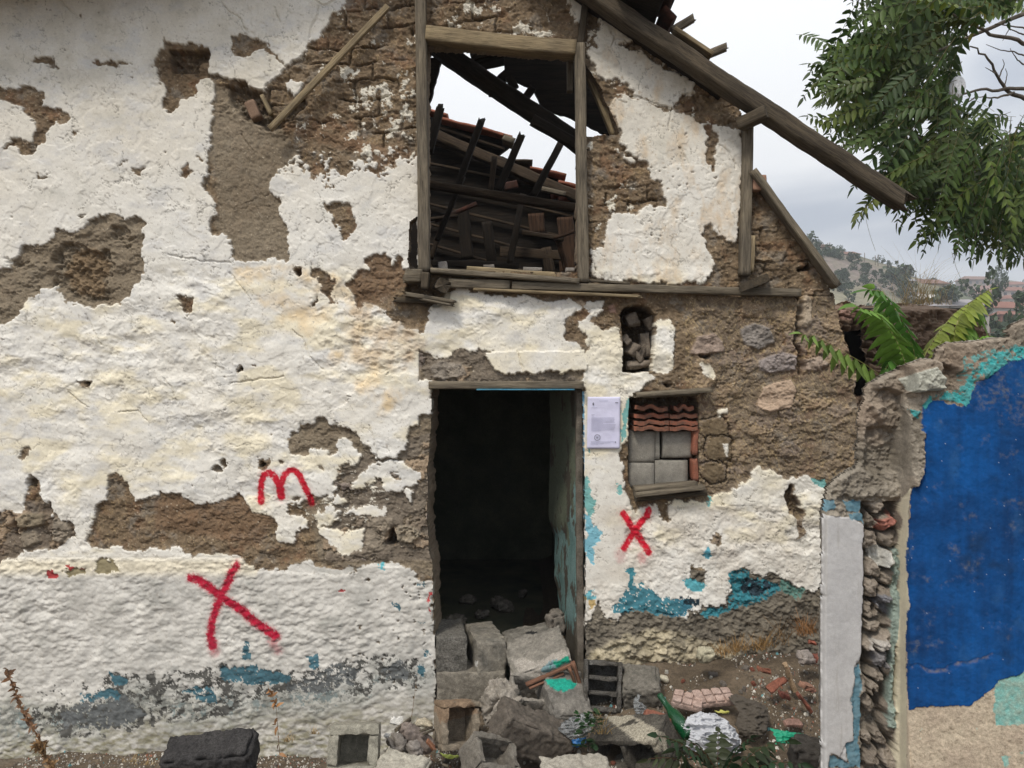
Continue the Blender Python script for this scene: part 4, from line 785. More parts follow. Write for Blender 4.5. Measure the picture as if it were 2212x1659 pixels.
# bricked-up window
blk = solid_mat('grey_block', (.20, .185, .16), (.31, .29, .25), .95, 14, bs=1.0, bd=.006, fine=200)
def boxpx(name, u0, v0, u1, v1, d, th, mat, parent, rough=.02, round_=.04):
    return hb(name, (u0, (v0 + v1) / 2), (u1, (v0 + v1) / 2), v1 - v0, th, mat, d, parent, round_=round_, rough=rough)
z1 = lambda x, y: T('Z1', [(x, y)])[0]
for (x0, y0, x1, y1) in [(640, 725, 935, 1085), (1025, 735, 1355, 1040), (640, 1090, 930, 1375), (938, 1060, 1305, 1345)]:
    a = z1(x0, y0); b = z1(x1, y1); boxpx('infill_block', a[0], a[1], b[0], b[1], D + .11, .12, blk, house, .012)
a = z1(940, 735); b = z1(1000, 1055); hb('infill_strip', ((a[0] + b[0]) / 2, a[1]), ((a[0] + b[0]) / 2, b[1]), b[0] - a[0], .08, blk, D + .10, round_=.1)
hb('window_lintel', z1(700, 335), z1(1600, 270), 11, .12, wood_grey, D - .03, round_=.15, broken=(.02, .03))
hb('window_lintel', z1(800, 355), z1(1430, 320), 6, .10, wood_grey, D - .0, round_=.1)
hb('window_sill', z1(715, 1395), z1(1420, 1330), 10, .10, wood_grey, D - .03, round_=.15)
hb('window_sill', z1(725, 1455), z1(1500, 1370), 11, .12, wood_grey, D - .045, round_=.15)
hb('window_sill', z1(730, 1515), z1(1540, 1440), 10, .06, wood_brown, D - .02, round_=.15)
# door stuff
# ---------------------------------------------------------------- curved clay tiles stacked in the window
def tile_mesh(name, w, L, th=.014, amp=.018, seed=0):
    n, m = 60, 14; x = np.linspace(-.5, .5, n); y = np.linspace(0, L, m)
    prof = amp * (np.cos(x * 4 * np.pi) * .6 + .4 * np.cos(x * 2 * np.pi))
    top = np.stack([np.repeat(x[:, None] * w, m, 1), np.repeat(y[None, :], n, 0), np.repeat(prof[:, None], m, 1)], -1)
    top[..., 2] += fbm(top[..., 0] * 200 + seed * 31, top[..., 1] * 200, 4, 4, 90) * .005
    bot = top.copy(); bot[..., 2] -= th; v = np.concatenate([top.reshape(-1, 3), bot.reshape(-1, 3)]); i = np.arange(n * m).reshape(n, m); o = n * m
    f = [np.stack([i[:-1, :-1], i[1:, :-1], i[1:, 1:], i[:-1, 1:]], -1).reshape(-1, 4), np.stack([i[:-1, :-1], i[:-1, 1:], i[1:, 1:], i[1:, :-1]], -1).reshape(-1, 4) + o]
    for a in (i[:, 0], i[::-1, -1], i[-1, :], i[0, ::-1]): f.append(np.stack([a[:-1], a[:-1] + o, a[1:] + o, a[1:]], -1))
    return npmesh(name, v, np.concatenate(f), False)
place = ['leftmost column, bottom tile', 'leftmost column, second tile up', 'leftmost column, third tile up', 'leftmost column, topmost tile', 'right column, bottom tile', 'right column, second tile up', 'right column, third tile up', 'right column, broken topmost tile']
k = 0
for cidx, (x0, x1) in enumerate([(720, 1115), (1125, 1445)]):
    for r, yy in enumerate([690, 625, 550, 460]):
        a = z1((x0 + x1) / 2, yy); c = W(a[0], a[1], D - .01 + .01 * ((r * 7 + cidx * 3) % 3)); wv = px((x1 - x0) * .1905)
        amp = .006 if r < 3 else (.012 if cidx == 0 else .013)
        o = link('roof_tile_loose', tile_mesh('roof_tile_loose', wv * (1 if r < 3 else (.93, .7)[cidx]), .16, .024, amp, k), solid_mat('clay_%d' % k, (.30 + .03 * (k % 3), .12, .07), (.13, .07, .05), .9, 16, bs=.8, lo=.4, hi=.6), None)
        o.location = c; o.rotation_euler = (0, .05 if r == 3 and cidx == 0 else 0, random.Random(k).uniform(-.05, .05))
        tag(o, 'weathered red clay roof tile in the bricked up window, ' + place[k], 'roof tile', 'roof tiles stacked in the window'); k += 1
for j, (a, b, lab) in enumerate([((1405, 715), (1385, 1010), 'upper of two'), ((1385, 1040), (1400, 1305), 'lower of two')]):
    o = hb('roof_tile_loose', z1(*a), z1(*b), 13, .10, tile_mat, D + .05, round_=.4, rough=.06, broken=(.01, .01))
    mw = Matrix.Translation((0, D, 0)) @ o.matrix_basis; o.parent = None; o.matrix_basis = mw
    tag(o, lab + ' red clay tiles wedged upright right of the grey window blocks', 'roof tile', 'roof tiles stacked in the window')

# notice pasted beside the door
nm, nt, b = newmat('notice_paper'); n_ = mnoise_node(nt, 9, 5, .6); r_ = ramp(nt, n_.outputs['Fac'], [(.35, (.60, .59, .76)), (.65, (.66, .65, .82))]); nt.links.new(r_.outputs[0], b.inputs['Base Color']); b.inputs['Roughness'].default_value = .6
bump(nt, b, n_.outputs['Fac'], .4, .01)
ink, nt, b = newmat('notice_ink'); b.inputs['Base Color'].default_value = (.36, .36, .47, 1); b.inputs['Roughness'].default_value = .8
inkd, nt, b = newmat('notice_ink_dark'); b.inputs['Base Color'].default_value = (.13, .13, .17, 1); b.inputs['Roughness'].default_value = .8
pn = empty('posted_notice', W(1302, 912, D - .03), 'sheet of white paper with printed text and round stamp pasted right of the doorway', 'notice')
fx = lambda s, t: (1268.0 + s * 70.5 - 1.5 * t, 857.0 + t * 111)
G = np.stack(np.meshgrid(np.linspace(0, 1, 18), np.linspace(0, 1, 26)), -1); pu, pv_ = fx(G[..., 0], G[..., 1])
pz = D - .035 + .0025 * fbm(pu, pv_, 22, 3, 95)
vs = np.stack([(pu - 1106) / F * D, pz, EYE - (pv_ - 829.5) / F * D], -1).reshape(-1, 3); i = np.arange(18 * 26).reshape(26, 18)
q = np.stack([i[:-1, :-1], i[1:, :-1], i[1:, 1:], i[:-1, 1:]], -1).reshape(-1, 4)
o = link('paper_sheet', npmesh('paper_sheet', vs, q), nm, pn); sm = o.modifiers.new('t', 'SOLIDIFY'); sm.thickness = .0006
def strips(name, rects, mat, parent, y=D - .0395):
    v = []; f = []
    for (s0, t0, s1, t1) in rects:
        b_ = len(v); 
        for (s, t) in ((s0, t0), (s0, t1), (s1, t1), (s1, t0)):
            uu_, vv_ = fx(s, t); p = W(uu_, vv_, D); v.append((p.x, y, p.z))
        f.append((b_, b_ + 1, b_ + 2, b_ + 3))
    return link(name, npmesh(name, np.array(v), np.array(f), False), mat, parent)
rs = random.Random(4); RL = [(.12, .205, .30, .212), (.35, .075, .62, .081), (.12, .34, .22, .347), (.12, .365, .19, .371)]
for j in range(15): RL.append((.12, .40 + j * .018, .84 + rs.uniform(-.03, .04) - (.4 if j in (6, 14) else 0), .4055 + j * .018))
for j in range(4): RL.append((.12, .86 + j * .017, (.88, .7, .5, .34)[j], .8655 + j * .017))
for r4 in RL: strips('text_line', [r4], ink, pn)
strips('printed_emblem', [(.15, .125, .20, .15)], inkd, pn); strips('printed_emblem', [(.165, .108, .185, .124)], inkd, pn); strips('printed_emblem', [(.16, .151, .19, .165)], inkd, pn)
strips('printed_heading', [(.84, .105, .93, .118)], inkd, pn); strips('printed_mark', [(.85, .865, .88, .885)], inkd, pn)
S = []
for j in range(18):
    a_ = j / 18 * 2 * math.pi; S.append((.31 + .085 * math.cos(a_) - .012, .785 + .055 * math.sin(a_) - .006, .31 + .085 * math.cos(a_) + .012, .785 + .055 * math.sin(a_) + .006))
for r4 in S + [(.27, .77, .35, .777), (.28, .785, .34, .80)]: strips('round_stamp_mark', [r4], inkd, pn)

# ---------------------------------------------------------------- garden wall on the right
gw = empty('garden_wall', W(1950, 1659, 3.2), 'broken stone garden wall painted deep blue with a white plastered end', 'garden wall')
gu = np.arange(1735, 2420, 1.7).astype(np.float32); gv = np.arange(640, 1960, 1.7).astype(np.float32); gu = np.concatenate([gu, np.arange(2424, 2900, 8)]).astype(np.float32)
U, V = np.meshgrid(gu, gv)
w1x = fbm(U, V, 30, 4, 101, .6); w1y = fbm(U, V, 30, 4, 102, .6); w2x = fbm(U, V, 8, 3, 103, .6); w2y = fbm(U, V, 8, 3, 104, .6)
UW = U + 5 * w1x + 2 * w2x; VW = V + 5 * w1y + 2 * w2y; US = U + 1.6 * w1x + .8 * w2x; VS = V + 1.6 * w1y + .8 * w2y
n120 = fbm(U, V, 120, 4, 105); n40 = fbm(U, V, 40, 5, 106); n12 = fbm(U, V, 12, 4, 107, .6); n5 = fbm(U, V, 5, 3, 108); n3 = fbm(U, V, 2.6, 2, 109)
def reg(k, pts, soft=False): return inside(T(k, pts), US if soft else UW, VS if soft else VW)
dG = 3.30 - sstep(1935, 1965, U) * .10 - np.clip(U - 1960, 0, 900) * .00135
pill = reg(9, [(905, 20), (1000, 28), (1080, 30), (1110, 50), (1172, 85), (1165, 500), (1160, 900), (1125, 985), (1110, 1100), (1100, 1300), (1105, 1480), (1050, 1500), (1060, 1620), (1000, 1580), (955, 1560), (945, 1600), (900, 2500), (880, 1400)], True)
pbot = (V > 1600) & (U < 1856) & ~pill
tealp = reg(9, [(1070, 0), (1170, 0), (1172, 85), (1140, 60), (1080, 40)]) | reg(9, [(1110, 1000), (1145, 980), (1160, 1200), (1140, 1500), (1150, 1659), (945, 1659), (945, 1570), (1000, 1590), (1060, 1625), (1050, 1500), (1105, 1480), (1100, 1300)]) | reg(6, [(920, 1590), (990, 1590), (985, 1640), (960, 1659), (920, 1659)]) | reg(6, [(1030, 1590), (1140, 1570), (1160, 1620), (1140, 1659), (1060, 1640)])
creme = reg(9, [(1400, -100), (1465, -160), (1450, 0), (1465, 300), (1450, 450), (1465, 600), (1430, 850), (1440, 1050), (1455, 1280), (1470, 1659), (1500, 2600), (1380, 2600), (1375, 1400), (1380, 1000), (1370, 700), (1400, 500), (1400, 250), (1420, 60)], True)
greenedge = reg(9, [(1370, 240), (1400, 240), (1395, 500), (1395, 680), (1370, 900), (1375, 1400), (1330, 1400), (1340, 1000), (1350, 700), (1355, 480)], True)
core = (U > 1862 - (U * 0)) & (U < 1948) & (V > 1085) & ~creme & ~pill & ~tealp & ~greenedge
bluep = inside(T(6, [(1545, 970), (1600, 930), (1680, 940), (1800, 985), (1850, 900), (1900, 820), (1940, 800), (2070, 720), (2100, 680), (2212, 640), (2900, 380), (3700, 60), (4300, 3300), (2800, 2700), (2500, 2620), (2300, 2700), (2212, 2690)]) + T(9, [(2212, 1045), (2040, 1090), (1990, 1150), (1930, 1200), (1880, 1235), (1780, 1260), (1690, 1265), (1600, 1262), (1530, 1270), (1470, 1285), (1450, 1180), (1450, 1000), (1430, 850), (1440, 700), (1460, 560), (1440, 400), (1450, 150), (1468, 0), (1465, -120), (1500, -190), (1550, -260), (1568, -380), (1560, -500), (1545, -560)]), UW, VW)
turq = reg(6, [(1650, 910), (1700, 880), (1790, 860), (1830, 820), (1865, 720), (1890, 800), (1880, 860), (1840, 960), (1820, 985), (1790, 950), (1720, 935), (1660, 935)]) | reg(6, [(1880, 790), (1900, 700), (2000, 650), (2110, 600), (2212, 580), (3000, 300), (3700, 40), (3700, 100), (2900, 400), (2212, 660), (2110, 690), (2060, 735), (1950, 800), (1930, 770)]) | reg(6, [(1460, 990), (1530, 1000), (1530, 1060), (1500, 1055)]) | reg(6, [(1545, 960), (1600, 910), (1640, 900), (1620, 930), (1560, 990)])
turqn = turq & ((fbm(U, V, 9, 4, 110, .7) > -.25) | reg(6, [(1930, 780), (1930, 740), (2060, 700), (2070, 735), (1940, 805)]))
low = (V > 1106 + 300) & (U > 1955) & ~bluep
lowturq = reg(9, [(2030, 1080), (2212, 1025), (2900, 900), (2900, 1330), (2212, 1380), (2040, 1400), (2015, 1250)]) | reg(9, [(2080, 1590), (2130, 1580), (2110, 1640), (2085, 1659)]) | (low & (fbm(U, V, 14, 4, 111, .6) > .95))
capst = reg(6, [(1225, 820), (1290, 775), (1420, 730), (1580, 668), (1640, 690), (1660, 860), (1500, 880), (1400, 900), (1300, 860), (1240, 860)], True)
capface = reg(6, [(1350, 800), (1460, 760), (1600, 720), (1650, 800), (1660, 870), (1500, 885), (1400, 870)], True)
# heights
a1, a2, av = worley(U + 7 * w1x + 2 * w2x, V + 7 * w1y + 2 * w2y, 34, 31, sy=36); st = sstep(.02, .3, a2 - a1) * (av > .3)
b1, b2, bv = worley(U + 3 * w1x, V + 3 * w1y, 16, 32); sst = sstep(.05, .4, b2 - b1)
h = .004 * n40 + .003 * n12 + .0015 * n5
rub = ~(pill | tealp | creme | bluep | low)
h = np.where(pill, .0035 * n120 + .0008 * n12, h); h = np.where(bluep, .006 * n40 + .0016 * n12 + .0006 * n5, h)
h = np.where(rub, .012 * n40 + .010 * n12 + .004 * n5 + .010 * n120, h)
h = h + blur(core, 2) * (-.085 + .075 * st * np.sqrt(np.clip(1 - a1 * a1 * 1.3, 0, 1)) + .02 * (av - .5) + .006 * sst)
h = h - .10 * blur(reg(9, [(1260, 150), (1300, 220), (1350, 290), (1280, 180)]) | reg(9, [(1230, 560), (1265, 560), (1265, 650), (1230, 650)]) | reg(9, [(1240, 1150), (1310, 1210), (1300, 1300), (1260, 1250)]), 2)
h = h + .03 * blur(reg(6, [(1200, 960), (1270, 970), (1330, 1000), (1440, 1010), (1500, 1100), (1560, 1150), (1560, 1380), (1500, 1500), (1400, 1470), (1380, 1150), (1300, 1110)]), 3) + .05 * blur(capst, 3) + .02 * blur(capface, 2)
h = h - .05 * blur(reg(6, [(1650, 700), (1790, 720), (1830, 760), (1810, 830), (1700, 800), (1660, 780)]), 4) - .04 * blur(reg(6, [(1400, 880), (1480, 870), (1520, 920), (1500, 980), (1430, 980)]), 3)
h = h - .03 * blur(reg(6, [(1190, 1110), (1370, 1100), (1390, 1400), (1250, 1390), (1190, 1380)]), 3) + .02 * blur(reg(6, [(1010, 1430), (1130, 1370), (1240, 1410), (1300, 1460), (1450, 1490), (1440, 1560), (1000, 1560)]), 3)
h = h + .010 * blur(pill, 2) - .004 * blur(tealp, 1) + .012 * blur(creme, 1) + .006 * blur(bluep, 1) * 1 + .004 * blur(turqn, 1)
sg = pdist(T(9, [(1455, 1010), (1530, 1000), (1600, 1025), (1700, 1020), (1780, 990), (1850, 985), (1920, 950), (2000, 930)]), UW, VW, 40)
h = h - .004 * (1 - sstep(2, 6, sg))
d_c = pdist(T(9, [(1115, 960), (1105, 1100), (1098, 1300), (1105, 1420), (1100, 1500), (1040, 1520), (1020, 1600)]), UW, VW, 30); h = h - .006 * (1 - sstep(.8, 2.5, d_c)) * (U < 1856)
# colours
gr = mixc(c3(.19, .165, .13), c3(.34, .30, .245), np.clip(.5 + .5 * n40 + .2 * n12, 0, 1)) * (1 + .15 * n5)[..., None]
gr = mixc(gr, c3(.30, .22, .16), np.clip(n120 * 1.2, 0, 1) * .6)
col = gr
stc = mixc(c3(.15, .125, .10), c3(.33, .28, .23), av ** 1.3); col = np.where(core[..., None], mixc(gr * .8, stc, st * .8), col)
for k, p, cc in [(9, [(1225, 230), (1270, 205), (1350, 260), (1355, 330), (1290, 375), (1235, 310)], (.50, .49, .45)), (9, [(1265, 60), (1370, 0), (1370, 60), (1300, 130), (1250, 110)], (.40, .17, .13)), (9, [(1265, 545), (1300, 530), (1350, 550), (1350, 680), (1270, 620)], (.20, .20, .215)), (9, [(1210, 830), (1310, 820), (1340, 860), (1280, 900), (1200, 880)], (.42, .39, .35)), (9, [(1230, 910), (1330, 890), (1330, 1000), (1270, 1020), (1230, 980)], (.2, .19, .19))]:
    m = reg(k, p, True); col = np.where(m[..., None], np.array(cc, np.float32) * (1 + .15 * n12)[..., None], col); h = h + .035 * blur(m, 2)
col = np.where(capface[..., None], c3(.42, .42, .36) * (1 + .1 * n12)[..., None], col)
wp = mixc(c3(.46, .45, .445), c3(.55, .54, .53), np.clip(.5 + .5 * n40, 0, 1)); wp = mixc(wp, c3(.36, .34, .31), sstep(.35, 1., fbm(U, V, 9, 4, 119, .6, sy=120)) * .45)
wp = mixc(wp, c3(.40, .38, .37), sstep(1, 1.25, fbm(U, V, 50, 4, 112, .6)) * .6)
col = np.where(pill[..., None], wp, col)
col = np.where(tealp[..., None], mixc(c3(.09, .20, .26), c3(.17, .28, .33), np.clip(.5 + .6 * n12, 0, 1)), col)
col = np.where(creme[..., None], mixc(c3(.66, .60, .44), c3(.56, .50, .38), np.clip(.4 + .6 * n40, 0, 1)), col)
col = np.where(greenedge[..., None], c3(.26, .32, .28) * (1 + .15 * n12)[..., None], col)
bl = mixc(c3(.003, .075, .27), c3(.003, .040, .145), np.clip(.45 + .55 * n120 + .25 * n40, 0, 1))
bl = mixc(bl, c3(.010, .035, .09), sstep(.3, 1.1, fbm(U, V, 60, 4, 118)) * .6)
scf = fbm(U, V, 34, 5, 113, .72) + .45 * n120 + .5 * sstep(250, 60, V - 780) ; bl = mixc(bl, c3(.17, .17, .17), (1 + .0 * scf)[...] * sstep(.35, .95, scf) * np.clip(.3 + 1.0 * fbm(U, V, 7, 4, 114, .7), 0, 1) * .55)
bl = mixc(bl, c3(.27, .22, .19), (1 - sstep(1, 6, sg)) * np.clip(.2 + n12, 0, 1) * .7)
bl = mixc(bl, c3(.5, .55, .6), ((fbm(U, V, 3.6, 2, 115) > 1.28)) * .8)
bl = bl * (1 + .16 * fbm(U, V, 10, 4, 120, .6, sy=90) + .08 * n12)[..., None]; bl = mixc(bl, c3(.03, .12, .30), sstep(.35, .9, fbm(U, V, 44, 4, 121, .6, sy=70)) * .35)
col = np.where(bluep[..., None], bl, col)
lo = mixc(c3(.58, .49, .37), c3(.48, .39, .30), np.clip(.5 + .6 * n40, 0, 1)); lo = mixc(lo, c3(.27, .22, .16), ((fbm(U, V, 8, 4, 116, .7) > .5)) * .6)
col = np.where(low[..., None], lo, col)
col = np.where((lowturq & low)[..., None], mixc(c3(.22, .50, .46), c3(.34, .47, .40), np.clip(.5 + .7 * n12, 0, 1)), col)
col = np.where(turqn[..., None], mixc(c3(.05, .40, .41), c3(.10, .30, .30), np.clip(.5 + .7 * n12, 0, 1)), col)
col = mixc(col, c3(.10, .36, .36), (rub & (V < 860) & (U > 2080) & (fbm(U, V, 10, 4, 117, .7) > .1) & (V > 800 - (U - 2080) * .27 - 30)) * .75)
outl = T(6, [(905, 3000), (905, 2200), (918, 1700), (925, 1640), (945, 1540), (960, 1480), (1010, 1430), (1035, 1410), (1130, 1370), (1147, 1350), (1152, 1200), (1150, 1050), (1180, 950), (1190, 850), (1222, 815), (1290, 770), (1420, 720), (1560, 660), (1630, 665), (1655, 640), (1660, 600), (1740, 562), (1900, 550), (2050, 530), (2120, 515), (2115, 470), (2150, 440), (2212, 412), (2900, 120), (3700, -200), (4400, -300), (4400, 3600), (905, 3600)])
sm_ = sstep(1800, 1775, U) * (V > 1106); kp = inside(outl, np.where(sm_ > 0, U + 1.2 * w1x, US + 1.5 * w1x), VS + 1.5 * w1y); kc = kp[:-1, :-1] & kp[1:, :-1] & kp[:-1, 1:] & kp[1:, 1:]
edge = 1 - blur(kp, 6)
Xg = (U - 1106) / F * dG; Zg = EYE - (V - 829.5) / F * dG; Yg = dG - h + .05 * np.clip(edge * 2, 0, 1)
pos = np.stack([Xg, Yg.astype(np.float32), Zg], -1)
sheet('painted_wall', U, V, kc, pos, np.concatenate([np.clip(col, .003, .9), (pill | bluep | creme | tealp).astype(np.float32)[..., None]], -1), .40, wall_mat, gw, splay=1.002, mid=(.28, .25, .21))

# ---------------------------------------------------------------- ruined earth building behind
rm = empty('ruined_outbuilding', W(1950, 900, 7.2), 'collapsed brown earth outbuilding with a dark opening behind the garden wall', 'ruin')
dM = 7.2
U, V = np.meshgrid(np.arange(1760, 2240, 2.2).astype(np.float32), np.arange(620, 1150, 2.2).astype(np.float32))
n40 = fbm(U, V, 40, 5, 121, .6); n12 = fbm(U, V, 13, 4, 122, .65); n4 = fbm(U, V, 4, 3, 123); n100 = fbm(U, V, 100, 3, 124)
o_ = T('Z2', [(200, 3500), (300, 830), (480, 770), (620, 745), (740, 742), (800, 760), (950, 752), (1100, 765), (1350, 755), (1480, 775), (1560, 810), (1640, 860), (1720, 920), (1800, 1010), (1830, 1110), (1900, 3500)])
hole = T('Z2', [(468, 1052), (560, 1060), (640, 1045), (700, 1040), (712, 1120), (725, 1300), (700, 1500), (720, 1659), (520, 1660), (545, 1480), (520, 1250), (490, 1130)])
kp = inside(o_, U + 3 * n12 + 4 * n40, V + 3 * n12 + 3 * n40) & ~inside(hole, U + 2 * n12, V + 2 * n12)
kc = kp[:-1, :-1] & kp[1:, :-1] & kp[:-1, 1:] & kp[1:, 1:]
h = .09 * n40 + .05 * n12 + .014 * n4 - 1.3 * sstep(1, 0, (V - 640) / 130.) * 0 + .12 * n100
ss, s2_, sv = worley(U + 4 * n12, V + 3 * n12, 26, 41, sy=17); lz = inside(T('Z2', [(420, 820), (640, 830), (1000, 1000), (1200, 1300), (1150, 1659), (700, 1659), (740, 1100), (430, 1070)]), U, V); h = h + blur(lz, 4) * (.10 * sstep(.02, .3, s2_ - ss) - .06)
top = 1 - sstep(0, 24, V - (648 + (V * 0)) - np.clip(U - 2050, 0, 200) * .55); h = h - .35 * top
cc = mixc(c3(.17, .115, .078), c3(.27, .185, .125), np.clip(.5 + .5 * n40 + .3 * n12, 0, 1)); cc = mixc(cc, c3(.45, .38, .30), (fbm(U, V, 5, 2, 125) > .85) * .6)
cc = np.where((reg is None) or inside(T('Z2', [(480, 880), (530, 840), (600, 850), (640, 900), (600, 960), (500, 950)]), U, V)[..., None], c3(.36, .22, .17), cc)
pos = np.stack([(U - 1106) / F * dM, dM - h, EYE - (V - 829.5) / F * dM], -1).astype(np.float32)
sheet('earth_wall', U, V, kc, pos, np.clip(cc, .01, .9), 1.4, wall_mat, rm, splay=1.001, mid=(.14, .10, .07))
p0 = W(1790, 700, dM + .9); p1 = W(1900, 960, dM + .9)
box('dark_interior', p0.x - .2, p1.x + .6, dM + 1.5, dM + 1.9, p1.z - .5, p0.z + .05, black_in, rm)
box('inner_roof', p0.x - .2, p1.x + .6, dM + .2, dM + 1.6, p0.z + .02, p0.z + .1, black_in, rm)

# ---------------------------------------------------------------- ground
def ground_z(x, y):
    x = np.asarray(x, np.float32); y = np.asarray(y, np.float32)
    bz = -.07 + .36 * sstep(-.75, .15, x) + .20 * sstep(.1, .9, x) + .10 * sstep(.9, 2.2, x)
    f = sstep(0, 1.15, D - y); z = bz * (1 - .70 * f)
    z = z + .05 * f * sstep(-.2, .5, x)
    z = z - sstep(3.0, -1.0, y) * .25                                  # ground sinks a little towards the photographer
    z = z + .035 * fbm(x * 100, y * 100, 60, 4, 131) + .010 * fbm(x * 100, y * 100, 9, 3, 132)
    far = sstep(9, 40, y); z = z * (1 - far) - 7.0 * far - 9 * sstep(30, 120, y)
    return z
gx = np.concatenate([-np.geomspace(900, 3.2, 26), np.arange(-3.1, 3.1, .014), np.geomspace(3.15, 900, 26)]); gy = np.concatenate([-np.geomspace(900, 2, 22)[:-1], np.arange(-2, 3.2, .2), np.arange(3.2, 5.6, .014), np.geomspace(5.62, 1400, 30)])
GX, GY = np.meshgrid(gx, gy); GZ = ground_z(GX, GY)
n1 = fbm(GX * 100, GY * 100, 30, 4, 133); n2 = fbm(GX * 100, GY * 100, 4, 3, 134)
gc = mixc(c3(.10, .076, .052), c3(.175, .135, .095), np.clip(.5 + .5 * n1, 0, 1)) * (1 + .2 * n2)[..., None]
gc = mixc(gc, c3(.20, .18, .15), sstep(.2, .9, fbm(GX * 100, GY * 100, 24, 4, 135)) * (GX < .1) * .6)
i = np.arange(GX.size).reshape(GX.shape); q = np.stack([i[:-1, :-1], i[:-1, 1:], i[1:, 1:], i[1:, :-1]], -1).reshape(-1, 4)
gnd = link('ground', npmesh('ground', np.stack([GX, GY, GZ], -1).reshape(-1, 3), q, True, gc.reshape(-1, 3)), attr_mat('soil', .97, (.6, 1.25), 45, 200, .9, .01)); tag(gnd, kind='structure')

# ---------------------------------------------------------------- hillsides beyond
def ridge(u, tab):
    a = np.array(tab); return np.interp(u, a[:, 0], a[:, 1])
R1 = [(1200, 420), (1500, 440), (1700, 492), (1736, 510), (1775, 529), (1816, 540), (1853, 551), (1901, 567), (1946, 579), (1963, 595), (2026, 608), (2072, 628), (2130, 660), (2212, 690), (2500, 740), (3200, 780)]
R2 = [(1500, 640), (1900, 640), (2072, 622), (2090, 610), (2106, 603), (2140, 602), (2209, 610), (2400, 600), (2800, 620), (3400, 650)]
def hill_pos(u, t, tab, r0, r1, zb, seed):
    """u: azimuth on the sketch grid, t 0..1 from foot to ridge"""
    r = r0 + (r1 - r0) * t; vr = ridge(u, tab); zr = EYE + (829.5 - vr) / F * r1; z = zb + (zr - zb) * np.clip(t, 0, 1) ** 1.15 - 30 * np.clip(t - 1, 0, 1)
    x = (u - 1106) / F * r
    z = z + r1 * .006 * fbm(x, r, r1 * .12, 5, seed, .6) * np.clip(t * 2, 0, 1) * (1 - .5 * (np.abs(t - 1) < .06))
    return x, r, z
for nm_, tab, r0, r1, zb, seed in (('hillside', R1, 40, 190, -14, 141), ('far_hillside', R2, 190, 420, -4, 142)):
    uu2, tt = np.meshgrid(np.linspace(1200, 3200, 420), np.linspace(0, 1.5, 160)); x, y, z = hill_pos(uu2, tt, tab, r0, r1, zb, seed)
    g1 = fbm(x, y, 18, 5, seed + 3, .65); g2 = fbm(x, y, 5, 4, seed + 4, .65); g3 = fbm(x, y, 50, 3, seed + 5)
    cc = mixc(c3(.19, .165, .125), c3(.24, .225, .15), np.clip(.5 + .7 * g3, 0, 1)); cc = mixc(cc, c3(.22, .17, .165), sstep(.0, .5, g1) * .7); cc = mixc(cc, c3(.06, .085, .045), sstep(-.05, .45, fbm(x, y, 12, 5, seed + 6, .7)) * .7); cc = mixc(cc, c3(.42, .40, .37), (g2 > 1.0) * .6)
    i = np.arange(x.size).reshape(x.shape); q = np.stack([i[:-1, :-1], i[:-1, 1:], i[1:, 1:], i[1:, :-1]], -1).reshape(-1, 4)
    o = link(nm_, npmesh(nm_, np.stack([x, y, z], -1).reshape(-1, 3), q, True, cc.reshape(-1, 3)), attr_mat(nm_ + '_soil', .95, (.7, 1.2), .5, 2, .3, .3)); tag(o, kind='structure')
# ---------------------------------------------------------------- vegetation
def leaf_mat(name, trans=.3):
    m, nt, b = newmat(name); a = nt.nodes.new('ShaderNodeAttribute'); a.attribute_name = 'Col'
    n1 = mnoise_node(nt, 30, 3, .6); r1 = ramp(nt, n1.outputs['Fac'], [(.3, (.8, .8, .8)), (.7, (1.15, 1.15, 1.15))])
    c = mul(nt, a.outputs['Color'], r1.outputs[0]); nt.links.new(c, b.inputs['Base Color']); b.inputs['Roughness'].default_value = .5; b.inputs['Specular IOR Level'].default_value = .35
    t = nt.nodes.new('ShaderNodeBsdfTranslucent'); nt.links.new(c, t.inputs['Color']); mxs = nt.nodes.new('ShaderNodeMixShader'); mxs.inputs[0].default_value = trans
    out = [n for n in nt.nodes if n.type == 'OUTPUT_MATERIAL'][0]; nt.links.new(b.outputs[0], mxs.inputs[1]); nt.links.new(t.outputs[0], mxs.inputs[2]); nt.links.new(mxs.outputs[0], out.inputs[0]); return m
leafm = leaf_mat('leaves'); dryl = leaf_mat('dry_leaves', .15)
bark = solid_mat('bark', (.10, .08, .06), (.20, .17, .14), .9, 14)
